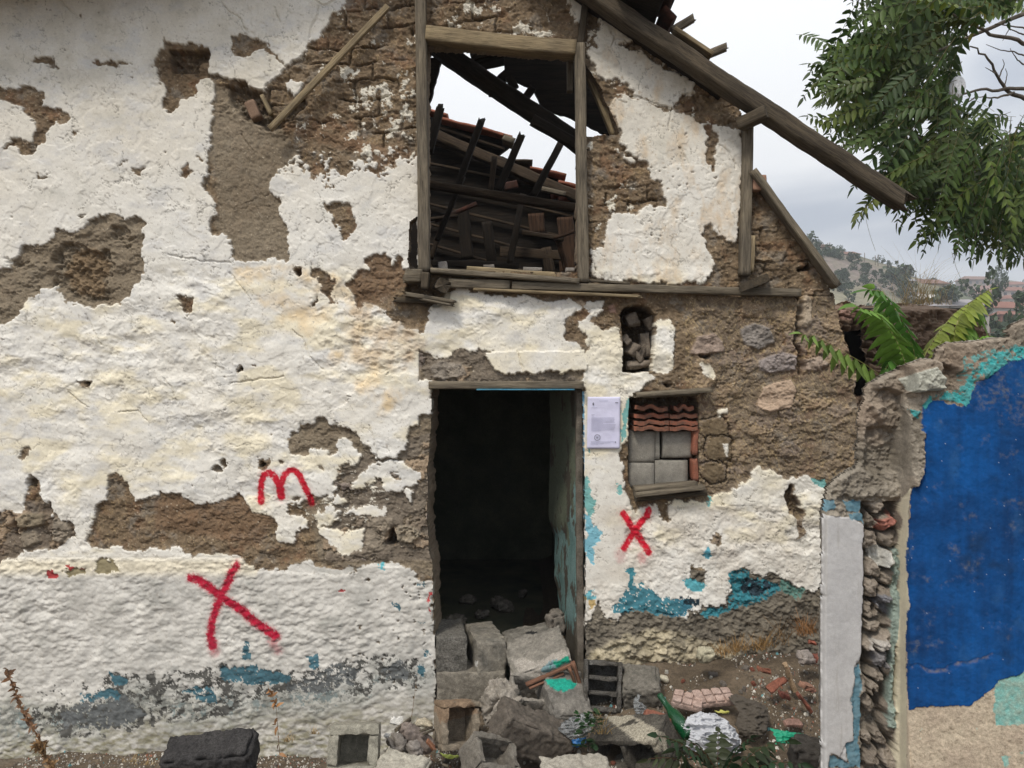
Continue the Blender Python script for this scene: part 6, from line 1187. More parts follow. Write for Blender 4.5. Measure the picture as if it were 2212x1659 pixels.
for (zx, zy, r, w, hh, wc, rc, lab) in [(1035, 715, 165, 8, 3.2, WH, (.07, .07, .08), 'white house with a dark roof below the near hillside trees'), (1120, 730, 160, 6, 2.2, WH, GRY, 'low white annex with a grey roof beside the dark roofed house'), (1370, 700, 160, 7, 4.2, (.58, .50, .42), WH, 'cream two storey house behind the straw tuft'), (700, 585, 170, 6, 1.6, (.50, .60, .56), (.20, .42, .38), 'small house with a turquoise stripe among the hillside trees'),
    (545, 305, 185, 6, 2.5, (.42, .33, .26), BR, 'small tan house on the near ridge left of the bare tree'), (240, 240, 185, 6, 2.4, (.38, .25, .19), BR, 'brown hut just below the lone tree at the top of the near ridge'), (1060, 555, 180, 7, 2.4, (.48, .42, .36), GRY, 'pale house on the near ridge behind the pointed tree'), (1330, 585, 185, 9, 2.2, (.45, .38, .30), BR, 'long low tan house on the skyline right of the near ridge'),
    (1590, 795, 120, 8, 1.5, (.4, .38, .36), (.33, .31, .32), 'grey shed roof right behind the ruined earth outbuilding'), (1800, 550, 380, 14, 4, (.30, .22, .18), BR, 'dark roofed house on top of the distant hill'), (1940, 610, 330, 13, 9, (.60, .50, .30), RED, 'yellow block of flats on the distant hill'), (1935, 675, 300, 14, 4, (.5, .4, .34), RED, 'red roofed house below the yellow block'), (1880, 640, 320, 8, 4, (.52, .46, .42), BR, 'small brown roofed house left of the yellow block'),
    (2120, 585, 340, 11, 6, (.52, .42, .36), RED, 'brown and white house with a red roof at the top right of the distant hill'), (2140, 655, 260, 11, 3.0, (.5, .42, .38), RED, 'long red roofed row in the middle of the distant hill'), (2140, 790, 130, 9, 3.6, (.60, .58, .56), RED, 'white house with a red roof at the right edge above the garden wall'), (2105, 850, 120, 4, 3.2, RED, RED, 'narrow brick red building beside the dark poplar'), (1900, 845, 130, 8, 1.8, (.48, .45, .42), (.24, .16, .14), 'low house with a dull roof behind the yellow green plant'), (2010, 700, 280, 9, 4, (.55, .5, .45), BR, 'small pale house behind the tall poplar'), (2190, 720, 240, 9, 4, (.5, .45, .4), RED, 'small red roofed house at the right edge of the distant hill')]:
    u, v = T('Z2', [(zx, zy)])[0]; p = W(u, v, r); ho = empty('hill_house', (p.x, p.y, p.z - hh), lab, 'house'); bm = bmesh.new(); dp = w * .6
    def addbox(bm, x0, x1, y0, y1, z0, z1): 
        r_ = bmesh.ops.create_cube(bm, size=1)
        for q in r_['verts']: q.co = Vector(((x0 + x1) / 2 + q.co.x * (x1 - x0), (y0 + y1) / 2 + q.co.y * (y1 - y0), (z0 + z1) / 2 + q.co.z * (z1 - z0)))
    addbox(bm, -w / 2, w / 2, 0, dp, -hh * 1.4, hh * .75); me = bpy.data.meshes.new('walls'); bm.to_mesh(me); bm.free(); o = link('walls', me, hm(wc)); o.parent = ho
    e_ = w * .06; rv_ = [(-w / 2 - e_, -e_, hh * .75), (w / 2 + e_, -e_, hh * .75), (w / 2 + e_, dp + e_, hh * .75), (-w / 2 - e_, dp + e_, hh * .75), (-w / 2 + w * .12, dp / 2, hh * .75 + w * .16), (w / 2 - w * .12, dp / 2, hh * .75 + w * .16)]
    me = bpy.data.meshes.new('roof'); me.from_pydata(rv_, [], [(0, 1, 5, 4), (1, 2, 5), (2, 3, 4, 5), (3, 0, 4), (3, 2, 1, 0)]); o = link('roof', me, hm(rc)); o.parent = ho
    nw = 4; fl = 2 if hh > 5 else 1
    for a_ in range(nw):
        for f_ in range(fl):
            x0 = -w / 2 + w * (a_ + .3) / nw; z0 = hh * .75 * (.3 + f_) / fl - (.0 if hh > 5 else 0); bm = bmesh.new(); addbox(bm, x0, x0 + w * .4 / nw, -.06, .1, z0, z0 + min(hh * .75 / fl * .45, 1.4)); me = bpy.data.meshes.new('window'); bm.to_mesh(me); bm.free(); o = link('window', me, glassd); o.parent = ho
    ho.rotation_euler = (0, 0, rs.uniform(-.25, .25))
for (zx, zy, r) in [(357, 262, 185), (376, 258, 185), (806, 380, 185), (832, 372, 185), (705, 355, 185), (1187, 560, 185), (1230, 560, 185), (1515, 140, 0)][:7]:
    u, v = T('Z2', [(zx, zy)])[0]; p = W(u, v, r); o = link('utility_pole', tube_mesh('utility_pole', 7, .16, .16, nseg=5, round_=.95), bark); o.location = (p.x, p.y, p.z - 6); o.rotation_euler = (0, -math.pi / 2, 0); tag(o, 'thin utility pole on the skyline of the near ridge', 'pole', 'utility poles on the near ridge')
# ---------------------------------------------------------------- rubble in front of the door
concrete = attr_mat('concrete', .95, (.62, 1.2), 42, 190, .8, .008); porous = attr_mat('porous_block', .97, (.35, 1.3), 90, 260, 1.0, .012)
def rbox(dims, rnd=.008, amp=.004, seed=0, step=.009, off=(0, 0, 0), chip=.0):
    chip = chip * 1.5; amp = amp * 1.2
    """box with rounded, chipped and uneven faces -> verts, quads"""
    dx, dy, dz = [s / 2 for s in dims]; V_ = []; Q_ = []; b = 0
    for ax in range(3):
        for sg in (-1, 1):
            a, c = [k for k in range(3) if k != ax]; na = max(2, int(dims[a] / step)); nc = max(2, int(dims[c] / step))
            A, B_ = np.meshgrid(np.linspace(-1, 1, na + 1), np.linspace(-1, 1, nc + 1)); p = np.zeros(A.shape + (3,)); h_ = (dx, dy, dz); p[..., ax] = sg * h_[ax]; p[..., a] = A * h_[a]; p[..., c] = B_ * h_[c]
            i = b + np.arange(A.size).reshape(A.shape); q = np.stack([i[:-1, :-1], i[:-1, 1:], i[1:, 1:], i[1:, :-1]], -1).reshape(-1, 4)
            if (sg > 0) == (ax == 1): q = q[:, ::-1]
            V_.append(p.reshape(-1, 3)); Q_.append(q); b += A.size
    v = np.concatenate(V_); hd = np.array([dx, dy, dz]); r = min(rnd, min(hd) * .9); c = np.clip(v, -(hd - r), hd - r); n = v - c; n /= np.linalg.norm(n, axis=1, keepdims=True) + 1e-9
    X_ = v[:, 0] * 100 + v[:, 2] * 57 + seed * 13.7; Y_ = v[:, 1] * 100 + v[:, 2] * 83 - v[:, 0] * 21 + seed * 7.1
    e_ = np.sort(hd - np.abs(v), axis=1)[:, 1]; ed = 1 - sstep(0, .03, e_)                 # closeness to an edge
    d = amp * fbm(X_, Y_, 5, 4, 171, .6) + amp * .7 * fbm(X_, Y_, 1.6, 2, 172) - (chip * ed * np.clip(fbm(X_, Y_, 6, 3, 173, .6) + .25, 0, 1))
    v = c + n * (r + d)[:, None] + np.array(off); return v, np.concatenate(Q_)
def place(name, shapes, loc, rot, c1, c2, label=None, cat=None, group=None, mat=None, seed=0, patches=(), sc=6):
    v, q, _ = merge([(a, b, np.zeros((len(a), 3))) for a, b in shapes]); rot = rot.to_euler() if isinstance(rot, Matrix) else rot; R_ = Euler(rot, 'XYZ').to_matrix(); M = np.array(R_)
    wv = v @ M.T + np.array(loc); X_ = v[:, 0] * 100 + v[:, 2] * 60; Y_ = v[:, 1] * 100 + v[:, 2] * 80; n_ = fbm(X_ + seed * 9, Y_, sc, 4, 174, .6); c = mixc(c3(*c1), c3(*c2), np.clip(.5 + .6 * n_, 0, 1)) * (1 + .15 * fbm(X_, Y_, 1.2, 2, 175))[:, None]
    pu = 1106 + wv[:, 0] / wv[:, 1] * F; pv_ = 829.5 - (wv[:, 2] - EYE) / wv[:, 1] * F; nu = 3 * fbm(pu, pv_, 8, 3, 176)
    for k, poly, cc, thr in patches:
        m = inside(T(k, poly), pu + nu, pv_ + nu) & (n_ > thr); c = np.where(m[:, None], np.array(cc) * (1 + .12 * n_)[:, None], c)
    o = link(name, npmesh(name, v, q, True, np.clip(c, .005, .9)), mat or concrete); o.location = loc; o.rotation_euler = rot; return tag(o, label, cat, group)
def hollow(L, Dp, H, cells, wall=.03, seed=0, back=True, amp=.003, chip=.008, axis='z'):
    """hollow block: cavities open towards +Z; L along X, Dp along Y, H along Z"""
    s = [rbox((L, wall, H), .006, amp, seed, off=(0, -Dp / 2 + wall / 2, 0), chip=chip), rbox((L, wall, H), .006, amp, seed + 1, off=(0, Dp / 2 - wall / 2, 0), chip=chip)]
    for k in range(cells + 1):
        x = -L / 2 + wall / 2 + k * (L - wall) / cells; s.append(rbox((wall, Dp - 2 * wall + .004, H - .002), .005, amp, seed + 2 + k, off=(x, 0, 0), chip=chip))
    if back: s.append(rbox((L - .01, Dp - .01, wall), .004, amp, seed + 9, off=(0, 0, -H / 2 + wall / 2 + .002)))
    return s
GR1, GR2 = (.18, .16, .13), (.30, .27, .22); DK1, DK2 = (.10, .088, .072), (.18, .158, .13); BRN = (.26, .20, .145)
def c8(x, y, d): return W(*T(8, [(x, y)])[0], d)
grp = 'concrete blocks heaped in the doorway'
# doorway stack
place('concrete_block', [rbox((.42, .24, .20), .008, .003, 1, chip=.01)], c8(843, 1100, D + .06), (0, .0, .02), GR1, GR2, 'wide grey concrete block lying across the threshold under the two upright blocks', 'concrete block', seed=1)
place('concrete_block', [rbox((.19, .40, .225), .008, .004, 2, chip=.01)], c8(700, 862, D + .16) + Vector((0, 0, .0)), (0, 0, .16), (.16, .15, .13), (.28, .262, .23), 'porous grey concrete block at the left of the doorway against the jamb', 'concrete block', mat=porous, seed=2)
place('concrete_block', [rbox((.19, .40, .215), .010, .003, 3, chip=.01)], c8(930, 880, D + .16), (0, 0, .26), (.15, .14, .12), GR2, 'grey concrete block with dark slot patch on top, second from the left in the doorway', 'concrete block', seed=3, patches=[(8, [(885, 662), (930, 665), (930, 682), (890, 680)], (.015, .013, .012), -9), (8, [(860, 960), (885, 970), (880, 1000), (862, 995)], (.6, .58, .54), -9)])  # the slot is a near-black patch, its shade put into the colour
place('concrete_block', [rbox((.33, .32, .16), .02, .006, 4, chip=.03)], c8(1215, 850, D + .30), (-.08, -.16, .1), (.16, .15, .13), (.27, .25, .215), 'rounded grey block lying behind the tilted block with turquoise paint in the doorway', 'concrete block', seed=4, patches=[(8, [(1190, 785), (1270, 775), (1280, 790), (1210, 800)], (.03, .03, .03), -9)])
place('concrete_block', [rbox((.37, .30, .24), .012, .004, 5, chip=.02)], c8(1285, 985, D - .02), (.42, -.24, .1), (.19, .175, .15), (.29, .265, .225), 'large tilted block with a plaster crust and green paint on the right of the doorway', 'concrete block', seed=5,
      patches=[(8, [(1105, 955), (1180, 945), (1260, 970), (1400, 910), (1480, 900), (1500, 980), (1350, 1050), (1200, 1115), (1180, 1100), (1150, 1040)], (.38, .345, .30), -9), (8, [(1290, 1050), (1310, 1000), (1400, 950), (1400, 1010), (1330, 1050)], (.20, .31, .33), -9), (8, [(1350, 1020), (1385, 980), (1470, 925), (1480, 970), (1400, 1005)], (.01, .27, .17), -9)])
# left front: block with a brown top and open front
place('hollow_block', hollow(.215, .25, .22, 1, .035, 6), c8(745, 1375, 4.32), (1.25, .12, .32), (.22, .185, .14), (.30, .25, .19), 'hollow block with brown stained top and open front at the left foot of the doorway', 'hollow block', seed=6, patches=[(8, [(560, 1160), (800, 1150), (890, 1300), (640, 1370)], (.27, .19, .125), -.9)])
place('stone_lump', [rbox((.20, .22, .22), .07, .014, 7, chip=.04)], c8(1030, 1240, 4.36), (.3, .4, .3), (.26, .23, .19), (.40, .36, .31), 'pale rough lump of concrete behind the long dark block', 'rubble lump', seed=7)
place('concrete_block', [rbox((.42, .20, .20), .014, .005, 8, chip=.025)], c8(1225, 1440, 4.12), (.25, .46, .34), (.10, .085, .07), (.165, .14, .115), 'long dark brown block lying aslant in the foreground before the doorway', 'concrete block', seed=8)
place('concrete_block', [rbox((.24, .30, .19), .012, .004, 9, chip=.02)], c8(1440, 1235, 4.42), (.60, .06, .28), (.14, .13, .115), (.25, .23, .20), 'grey block with a turquoise green painted top right of the heap centre', 'concrete block', seed=9, patches=[(8, [(1320, 1085), (1400, 1078), (1480, 1085), (1520, 1110), (1500, 1140), (1460, 1150), (1480, 1165), (1400, 1160), (1340, 1120)], (.02, .36, .26), -.75)])
place('hollow_block', hollow(.23, .20, .22, 1, .03, 20), c8(1205, 1215, 4.50), (.5, .1, .1), (.24, .22, .19), (.33, .30, .26), 'pale block corner wedged between the lump and the green topped block', 'concrete block', seed=12)
place('hollow_block', hollow(.27, .215, .16, 3, .026, 10), c8(1690, 1125, 4.45), (Matrix.Rotation(-.05, 3, 'Z') @ Matrix.Rotation(-.32, 3, 'X') @ Matrix.Rotation(math.pi / 2 + .05, 3, 'Y') @ Matrix.Rotation(math.pi / 2, 3, 'X')), DK1, (.20, .19, .175), 'dark hollow block standing on end with three cavities facing out beside the door jamb', 'hollow block', seed=10, mat=porous)
place('concrete_block', [rbox((.21, .22, .22), .02, .006, 11, chip=.03)], c8(1945, 1160, 4.42), (.35, -.05, -.15), (.13, .12, .10), (.21, .19, .16), 'dark grey block right of the three cavity block near the wall foot', 'concrete block', seed=11)
place('hollow_block', hollow(.42, .20, .20, 2, .032, 12), c8(1890, 1500, 4.0), (Matrix.Rotation(-.35, 3, 'Y') @ Matrix.Rotation(-.62, 3, 'Z') @ Matrix.Rotation(.15, 3, 'X') @ Matrix.Rotation(math.pi / 2, 3, 'X')), DK1, (.17, .155, .13), 'overturned hollow block with a cream crusted top in the foreground', 'hollow block', seed=13, mat=porous,
      patches=[(8, [(1660, 1290), (1760, 1280), (1850, 1300), (2100, 1440), (2110, 1540), (2040, 1560), (1900, 1480), (1750, 1360)], (.52, .47, .37), -.6)])
place('concrete_block', [rbox((.46, .21, .19), .035, .006, 14, chip=.05)], W(*T(7, [(1370, 1590)])[0], 4.1), (.35, -.06, .10), (.055, .052, .052), (.085, .08, .078), 'black porous block lying at the wall foot in the left foreground', 'concrete block', seed=14, mat=porous)
place('hollow_block', hollow(.25, .24, .26, 1, .05, 15), c8(85, 1530, 3.98), (1.22, .04, .12), (.25, .235, .19), (.34, .32, .26), 'grey hollow block with one square hole facing out in the foreground left of the heap', 'hollow block', seed=15)
place('hollow_block', hollow(.24, .20, .18, 1, .035, 16), c8(960, 1620, 3.92), (.6, .35, .5), (.14, .125, .105), (.22, .20, .17), 'broken half buried hollow block at the bottom edge below the long dark block', 'hollow block', seed=16)
place('concrete_block', [rbox((.18, .15, .15), .03, .006, 17, chip=.03)], W(*T(9, [(825, 1590)])[0], 3.66), (.2, .1, -.2), (.045, .04, .036), (.075, .068, .06), 'black block beside the foot of the white pillar', 'concrete block', seed=17)
place('concrete_slab', [rbox((.34, .16, .05), .015, .006, 18, chip=.02)], c8(1520, 1665, 3.72), (.2, .0, .15), (.33, .30, .25), (.42, .39, .33), 'pale slab edge at the very bottom below the green weed', 'slab', seed=18)
place('concrete_slab', [rbox((.26, .18, .05), .015, .006, 19, chip=.02)], c8(400, 1650, 3.85), (.25, .1, -.3), (.38, .35, .29), (.46, .43, .36), 'pale broken slab at the bottom between the hollow block and the broken block', 'slab', seed=19)
place('stone_lump', [rbox((.10, .12, .11), .04, .01, 21, chip=.03)], c8(355, 1525, 4.12), (.2, .3, .3), (.19, .17, .15), (.28, .25, .22), 'larger grey stone right of the one hole block', 'stone', seed=21)
place('stone_lump', [rbox((.08, .09, .08), .035, .008, 22, chip=.02)], c8(478, 1540, 4.08), (.5, .1, .9), (.22, .19, .17), (.32, .29, .26), 'smaller grey stone beside the larger grey stone', 'stone', seed=22)
place('stone_lump', [rbox((.22, .10, .09), .045, .006, 23, chip=.02)], c8(490, 1460, 4.22), (.1, .65, .2), (.22, .18, .155), (.30, .25, .22), 'long rounded brown grey stone left of the brown topped block', 'stone', seed=23)
place('stone_lump', [rbox((.13, .14, .17), .05, .008, 24, chip=.03)], c8(1390, 720, D + .42), (0, 0, .3), (.17, .15, .125), (.25, .22, .19), 'brown stone at the foot of the turquoise door reveal', 'stone', seed=24)
# door frame corner: brown moulded strip lying on the heap
fr_ = empty('broken_wooden_frame', c8(1480, 1000, 4.45), 'corner of a red brown moulded wooden frame lying on the tilted block', 'frame')
redw = wood_mat('red_brown_frame', (.17, .085, .055), (.26, .14, .095))
for (a, b, w) in [((1195, 1118), (1505, 985), 6.5), ((1215, 1140), (1440, 1045), 5), ((1500, 975), (1552, 1140), 9), ((1478, 1010), (1520, 1120), 7)]:
    o = beam('frame_strip', c8(a[0], a[1], 4.42), c8(b[0], b[1], 4.46), px(w, 4.4), .03, redw, fr_, round_=.2)
# litter
def pmat(name, c, rough=.35, trans=0, spec=.5):
    m, nt, b = newmat(name); b.inputs['Base Color'].default_value = (*c, 1); b.inputs['Roughness'].default_value = rough; b.inputs['Specular IOR Level'].default_value = spec; b.inputs['Transmission Weight'].default_value = trans
    n_ = mnoise_node(nt, 24, 5, .6); bump(nt, b, n_.outputs['Fac'], .6, .01); return m
clear = pmat('clear_plastic', (.55, .57, .58), .25, .75); sack = pmat('white_sack_plastic', (.50, .51, .54), .7, 0, .25); grn = pmat('green_plastic', (.012, .30, .17), .5); gls = pmat('green_glass', (.01, .10, .035), .08, .45, .8); drk = pmat('dark_cloth', (.085, .072, .058), .85, 0, .2); blu = pmat('blue_plastic', (.02, .12, .32), .4)
def crinkled(name, k, poly, d, lift, mat, label, cat, seed, amp=.035, lean=0.0, steep=22):
    """thin crumpled sheet filling a polygon, leaning back with height"""
    pts = T(k, poly); a = np.array(pts); u0, v0 = a.min(0); u1, v1 = a.max(0); U_, V_ = np.meshgrid(np.arange(u0, u1, 1.3), np.arange(v0, v1, 1.3)); n1 = 1 - 2 * np.abs(fbm(U_, V_, steep, 4, seed, .55, sy=steep * .45)); n2 = fbm(U_, V_, 7, 3, seed + 1)
    kp = inside(pts, U_ + 2 * n2, V_ + 2 * n2); kc = kp[:-1, :-1] & kp[1:, :-1] & kp[:-1, 1:] & kp[1:, 1:]; c_ = np.array(pts).mean(0); rr = np.clip(1 - np.hypot((U_ - c_[0]) / (u1 - u0) * 2, (V_ - c_[1]) / (v1 - v0) * 2) ** 2, 0, 1)
    dd_ = d + lean * (v1 - V_) / (v1 - v0) - lift * np.sqrt(rr) - amp * n1 * .6 - amp * .2 * n2; pos = np.stack([(U_ - 1106) / F * d, dd_, EYE - (V_ - 829.5) / F * dd_], -1); i = np.arange(U_.size).reshape(U_.shape); q = np.stack([i[:-1, :-1], i[1:, :-1], i[1:, 1:], i[:-1, 1:]], -1)[kc]
    us, inv = np.unique(q, return_inverse=True); o = link(name, npmesh(name, pos.reshape(-1, 3)[us], inv.reshape(-1, 4)), mat); s_ = o.modifiers.new('t', 'SOLIDIFY'); s_.thickness = .002; return tag(o, label, cat)
crinkled('white_sack', 9, [(10, 1400), (60, 1320), (150, 1290), (260, 1310), (300, 1340), (370, 1410), (395, 1480), (380, 1560), (200, 1580), (5, 1530), (60, 1420)], 3.92, .07, sack, 'crumpled white plastic sack lying among the rubble', 'sack', 201, .042, .16, 32)
crinkled('dark_cloth', 9, [(350, 1200), (400, 1170), (500, 1220), (600, 1250), (600, 1330), (540, 1440), (480, 1480), (380, 1460), (350, 1380), (390, 1290)], 4.02, .05, drk, 'dark brown heap of stiff cloth behind the white sack', 'cloth', 203, .035, .20, 60)
crinkled('green_cloth', 9, [(595, 1400), (640, 1412), (740, 1425), (815, 1440), (820, 1480), (700, 1500), (600, 1510), (600, 1450)], 3.72, .02, grn, 'torn piece of bright green woven plastic left of the white pillar', 'plastic cloth', 205, .015, .06, 26)
crinkled('clear_sheet', 8, [(1400, 1410), (1440, 1350), (1550, 1310), (1640, 1290), (1660, 1360), (1600, 1440), (1490, 1480)], 4.05, .03, clear, 'crumpled sheet of clear plastic behind the green weed', 'plastic sheet', 207, .03, .10, 20)
crinkled('blue_scrap', 8, [(1490, 1480), (1590, 1450), (1590, 1500), (1530, 1530), (1495, 1520)], 4.0, .02, blu, 'small blue plastic scrap beside the clear plastic sheet', 'plastic scrap', 209, .015)
crinkled('clear_bag', 8, [(1885, 1250), (1920, 1170), (1938, 1180), (1925, 1225), (1980, 1260), (1985, 1320), (1940, 1345), (1905, 1330)], 4.15, .05, clear, 'small knotted clear plastic bag before the dark grey block', 'plastic bag', 211, .02, .05, 14)
crinkled('yellow_wrapper', 9, [(205, 1295), (240, 1280), (300, 1285), (300, 1310), (230, 1310)], 4.0, .01, pmat('yellow_wrap', (.45, .43, .10), .5), 'small yellow wrapper lying on the top edge of the white sack', 'wrapper', 213, .01)
crinkled('fallen_leaf', 8, [(635, 1555), (700, 1575), (785, 1575), (740, 1600), (690, 1605), (650, 1580)], 4.05, .01, leafm, 'yellow green fallen leaf on the soil below the brown topped block', 'leaf', 215, .006)
me_ = bpy.data.objects['fallen_leaf'].data; at_ = me_.attributes.new('Col', 'FLOAT_COLOR', 'POINT'); at_.data.foreach_set('color', np.tile(np.array([.34, .40, .10, 1], np.float32), len(me_.vertices)))
# green bottle
def lathe(name, prof, mat, K=28):
    p = np.array(prof, float); ang = np.arange(K) / K * 2 * np.pi; v = np.stack([np.outer(p[:, 1], np.cos(ang)), np.outer(p[:, 1], np.sin(ang)), np.repeat(p[:, :1], K, 1)], -1); i = np.arange(len(p) * K).reshape(len(p), K); r = np.roll(i, -1, 1); q = np.stack([i[:-1], r[:-1], r[1:], i[1:]], -1).reshape(-1, 4); return link(name, npmesh(name, v.reshape(-1, 3), q), mat)
o = lathe('green_bottle', [(0, .001), (0, .034), (.01, .037), (.10, .038), (.14, .034), (.18, .019), (.25, .0145), (.262, .0165), (.275, .0165), (.28, .013), (.28, .001)], gls); a = W(1490, 1592, 3.98); b = W(1441, 1524, 4.14); o.location = a; o.rotation_euler = (b - a).to_track_quat('Z', 'Y').to_euler(); tag(o, 'green glass bottle lying between the cream crusted block and the white sack', 'bottle')
# bricks, pavers, broken tiles on the right
brick = solid_mat('red_brick', (.30, .11, .07), (.20, .085, .06), .92, 20); pinkp = solid_mat('pink_paver', (.42, .29, .24), (.33, .22, .18), .9, 20)
def paver(c, rot, nx, ny, s, label, seed):
    sh = [rbox((nx * s, ny * s, .028), .006, .002, seed, off=(0, 0, -.012))]
    for i in range(nx):
        for j in range(ny):
            sh.append(rbox((s * .88, s * .88, .02), .006, .002, seed + i + j * 5, off=((i - (nx - 1) / 2) * s, (j - (ny - 1) / 2) * s, .006)))
    return place('paving_tile', sh, c, rot, (.40, .28, .23), (.48, .36, .31), label, 'paving tile', 'broken pink paving tiles', seed=seed)
paver(W(1486, 1512, 4.22), (.25, .12, -.35), 3, 2, .055, 'broken pink ribbed paving tile, the darker one on the left', 31); paver(W(1540, 1505, 4.25), (.30, -.05, .12), 4, 2, .055, 'broken pink ribbed paving tile, the paler one on the right', 35)
place('red_brick', [rbox((.15, .09, .06), .008, .004, 41, chip=.02)], c8(2045, 1360, 4.05), (.3, .35, -.2), (.29, .12, .08), (.22, .09, .06), 'red brick fragment right of the cream crusted block', 'brick', seed=41)
tl = [(1706, 1464, .17, .05, .03, (.4, 1.2, .3), (.42, .30, .19), 'long tan wooden looking tile shard standing in the red shards'), (1680, 1478, .13, .06, .02, (.3, -.5, .2), (.27, .105, .07), 'large red tile shard left of the long tan shard'), (1652, 1448, .09, .05, .02, (.5, .3, .1), (.27, .11, .07), 'red tile shard leaning left above the large red one'),
      (1742, 1482, .10, .06, .03, (.3, .4, .6), (.36, .20, .14), 'pinkish hollow tile fragment near the pillar'), (1752, 1490, .07, .05, .03, (.3, .2, .9), (.34, .17, .12), 'small pinkish tile fragment touching the hollow tile fragment'), (1694, 1500, .08, .05, .03, (.3, .5, .2), (.22, .08, .06), 'dark red shard below the tan shard'),
      (1738, 1518, .14, .04, .02, (.3, .9, .2), (.24, .09, .06), 'long red shard pointing down to the right'), (1770, 1420, .08, .06, .04, (.3, .0, .2), (.30, .11, .08), 'red brick bit against the pillar, the upper one'), (1778, 1438, .07, .06, .04, (.3, .1, .5), (.33, .13, .09), 'red brick bit against the pillar, the lower one'), (1712, 1562, .10, .05, .02, (.3, .1, .2), (.33, .20, .16), 'pinkish flat shard above the green cloth'), (1755, 1388, .05, .04, .03, (.4, .3, .1), (.36, .12, .08), 'small red shard at the wall foot near the pillar')]
for k, (u, v, a, b, c_, rot, cc, lab) in enumerate(tl):
    d = 4.1 + (1560 - v) / 200 * .45; place('tile_shard', [rbox((a, b, c_), .005, .003, 50 + k, chip=.015)], W(u, v, d), rot, cc, tuple(x * .75 for x in cc), lab, 'tile shard', 'broken red tile and brick shards', seed=50 + k)
place('stone_lump', [rbox((.11, .09, .06), .03, .006, 70, chip=.02)], W(1741, 1420, 4.42), (.3, .1, .2), (.26, .22, .20), (.34, .30, .27), 'flat grey stone at the wall foot beside the tan shard', 'stone', seed=70)
place('stone_lump', [rbox((.10, .08, .09), .03, .006, 71, chip=.02)], W(1524, 1416, 4.5), (.3, .1, .2), (.42, .38, .27), (.5, .46, .34), 'cream stone at the wall foot by the dry grass', 'stone', seed=71)
place('plaster_chunk', [rbox((.07, .05, .02), .005, .003, 72, chip=.02)], c8(358, 1352, 4.3), (.8, .3, .2), (.62, .60, .55), (.7, .68, .64), 'white plaster chip leaning right of the one hole block', 'plaster chunk', seed=72)
place('plaster_chunk', [rbox((.05, .04, .03), .015, .003, 73, chip=.02)], c8(295, 1458, 4.15), (.3, .3, .2), (.66, .64, .6), (.72, .7, .66), 'small white plaster lump above the larger grey stone', 'plaster chunk', seed=73)
place('plaster_chunk', [rbox((.11, .06, .03), .01, .004, 74, chip=.02)], c8(535, 1362, 4.4), (.5, .3, .2), (.50, .44, .33), (.58, .52, .4), 'cream plaster flake at the wall foot left of the brown topped block', 'plaster chunk', seed=74)
place('plaster_chunk', [rbox((.06, .05, .04), .015, .003, 75, chip=.02)], c8(2085, 1080, 4.55), (.3, .3, .2), (.55, .50, .38), (.6, .55, .43), 'cream plaster lump right of the dark grey block', 'plaster chunk', seed=75)
for k, (x0, y0, x1, y1) in enumerate([(345, 1420, 450, 1340), (510, 1420, 590, 1395), (530, 1440, 600, 1410), (650, 1635, 700, 1650)]):
    o = beam('wood_splinter', c8(x0, y0, 4.15 if k < 3 else 3.95), c8(x1, y1, 4.3 if k < 3 else 3.95), .022 if k == 0 else .010, .012, wood_grey, None, round_=.2, broken=(.01, .01)); tag(o, ['wide weathered wood splinter right of the white plaster chip', 'thin wood splinter above the long rounded stone', 'thin wood splinter touching the long rounded stone', 'wood splinter on the soil beside the fallen leaf'][k], 'wood splinter')
place('tile_shard', [rbox((.06, .03, .015), .004, .002, 80)], c8(578, 1505, 4.15), (.5, .9, .2), (.36, .17, .10), (.3, .14, .08), 'small orange tile shard left of the brown topped block', 'tile shard', seed=80)

for k, (u, v, s_) in enumerate([(985, 1300, .12), (1040, 1290, .09), (1085, 1310, .15), (1010, 1330, .10), (1130, 1300, .08)]):
    p_ = W(u, v, D + 1.3 + .2 * k); p_.z = .32 + s_ * .2; place('stone_lump', [rbox((s_ * 1.4, s_, s_ * .7), s_ * .35, .01, 90 + k, chip=.03)], p_, (.2 * k, .1, k), (.20, .18, .15), (.30, .27, .23), 'dim rubble lump on the dark floor inside the doorway', 'stone', 'rubble on the floor inside the doorway', seed=90 + k)
# medium rubble pieces on the soil: fist-size bits, each its own thing
rs = np.random.RandomState(5); base = [rbox((1, .8, .6), .25, .10, s, .13, chip=.25) for s in range(5)]; meshes = []
kinds = [('plaster_bit', (.62, .59, .52), 'small pale plaster bit lying on the soil', 'plaster bit', 'pale plaster bits on the soil'), ('stone_bit', (.24, .21, .18), 'small grey brown stone lying on the soil', 'stone', 'small stones on the soil'), ('brick_bit', (.32, .12, .08), 'small red brick bit lying on the soil', 'brick bit', 'small red brick bits on the soil')]
for kd in kinds:
    for (v, q) in base[:3]:
        meshes.append(npmesh(kd[0], v, q, True, np.repeat(np.array([kd[1]]), len(v), 0))); meshes[-1].materials.append(concrete)
N = 0
while N < 295:
    x = rs.uniform(-2.4, 2.05); y = rs.uniform(3.7, 4.68)
    if rs.rand() < .3: x = rs.normal(.15, .45); y = rs.uniform(3.85, 4.5)

    if x < -1.2 and rs.rand() < .6: continue
    N += 1; kd = rs.choice(3, p=[.35, .42, .23] if x > .5 else [.35, .6, .05]); s = rs.uniform(.010, .035) * (1.25 if kd == 1 else 1); o = bpy.data.objects.new(kinds[kd][0], meshes[kd * 3 + rs.randint(3)]); C.objects.link(o); o.location = (x, y, float(ground_z(x, y)) + s * .12); o.rotation_euler = tuple(rs.uniform(0, 6, 3)); o.scale = (s, s, s); tag(o, kinds[kd][2], kinds[kd][3], kinds[kd][4])
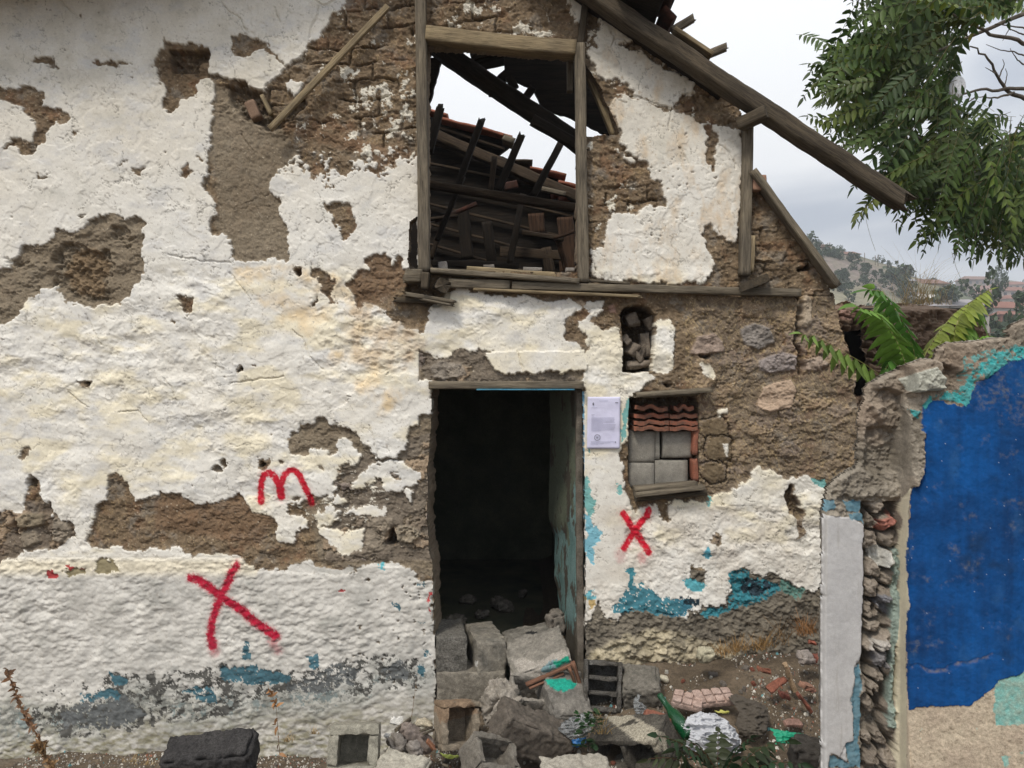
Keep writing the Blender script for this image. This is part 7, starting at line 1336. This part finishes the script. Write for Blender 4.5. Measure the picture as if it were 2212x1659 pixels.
# fine gravel: uncountable
tet = np.array([[1, 0, -.5], [-.5, .87, -.5], [-.5, -.87, -.5], [0, 0, .8], [.2, .1, .9], [-.6, .3, .4]]); tf = np.array([[0, 1, 4, 4], [1, 2, 5, 5], [2, 0, 3, 3], [1, 5, 4, 4], [5, 2, 3, 3], [3, 0, 4, 4], [3, 4, 5, 5], [0, 2, 1, 1]]); tf = tf[:, :3]
n = 26000; x = rs.uniform(-3, 2.15, n); y = rs.uniform(3.3, 4.74, n); z = ground_z(x, y); dens = fbm(x * 100, y * 100, 25, 3, 181); ok = (dens > -.25); x, y, z = x[ok], y[ok], z[ok]; n = len(x)
s = rs.uniform(.0018, .007, n) ** 1.0 * rs.choice([1, 1, 1.8], n); ang = rs.uniform(0, 6.28, n); ca, sa = np.cos(ang), np.sin(ang); tv = tet[None] * s[:, None, None] * rs.uniform(.6, 1.3, (n, 1, 3)); vx = tv[..., 0] * ca[:, None] - tv[..., 1] * sa[:, None] + x[:, None]; vy = tv[..., 0] * sa[:, None] + tv[..., 1] * ca[:, None] + y[:, None]; vz = tv[..., 2] + z[:, None] + s[:, None] * .3
pal = np.array([(.70, .67, .60), (.55, .50, .42), (.22, .19, .16), (.12, .10, .08), (.34, .15, .10), (.16, .36, .38)]); ci = rs.choice(6, n, p=[.22, .16, .30, .22, .08, .02]); cc = np.repeat(pal[ci], 6, 0)
f = (np.arange(n)[:, None, None] * 6 + tf[None]).reshape(-1, 3); tag(link('gravel', npmesh('gravel', np.stack([vx, vy, vz], -1).reshape(-1, 3), f, False, cc), concrete), kind='stuff')
# ---------------------------------------------------------------- thin haze over the valley
hz_m = bpy.data.materials.new('haze'); hz_m.use_nodes = True; nt = hz_m.node_tree; nt.nodes.clear()
ho_ = nt.nodes.new('ShaderNodeOutputMaterial'); hv = nt.nodes.new('ShaderNodeVolumePrincipled'); hv.inputs['Color'].default_value = (.88, .92, .98, 1); hv.inputs['Density'].default_value = .0010
nt.links.new(hv.outputs[0], ho_.inputs['Volume'])
bm = bmesh.new(); bmesh.ops.create_cube(bm, size=1)
for v in bm.verts: v.co = Vector((100 + v.co.x * 1300, 315 + v.co.y * 750, (v.co.z + .5) * 165 - 60))
me = bpy.data.meshes.new('haze'); bm.to_mesh(me); bm.free(); tag(link('haze', me, hz_m), kind='stuff')
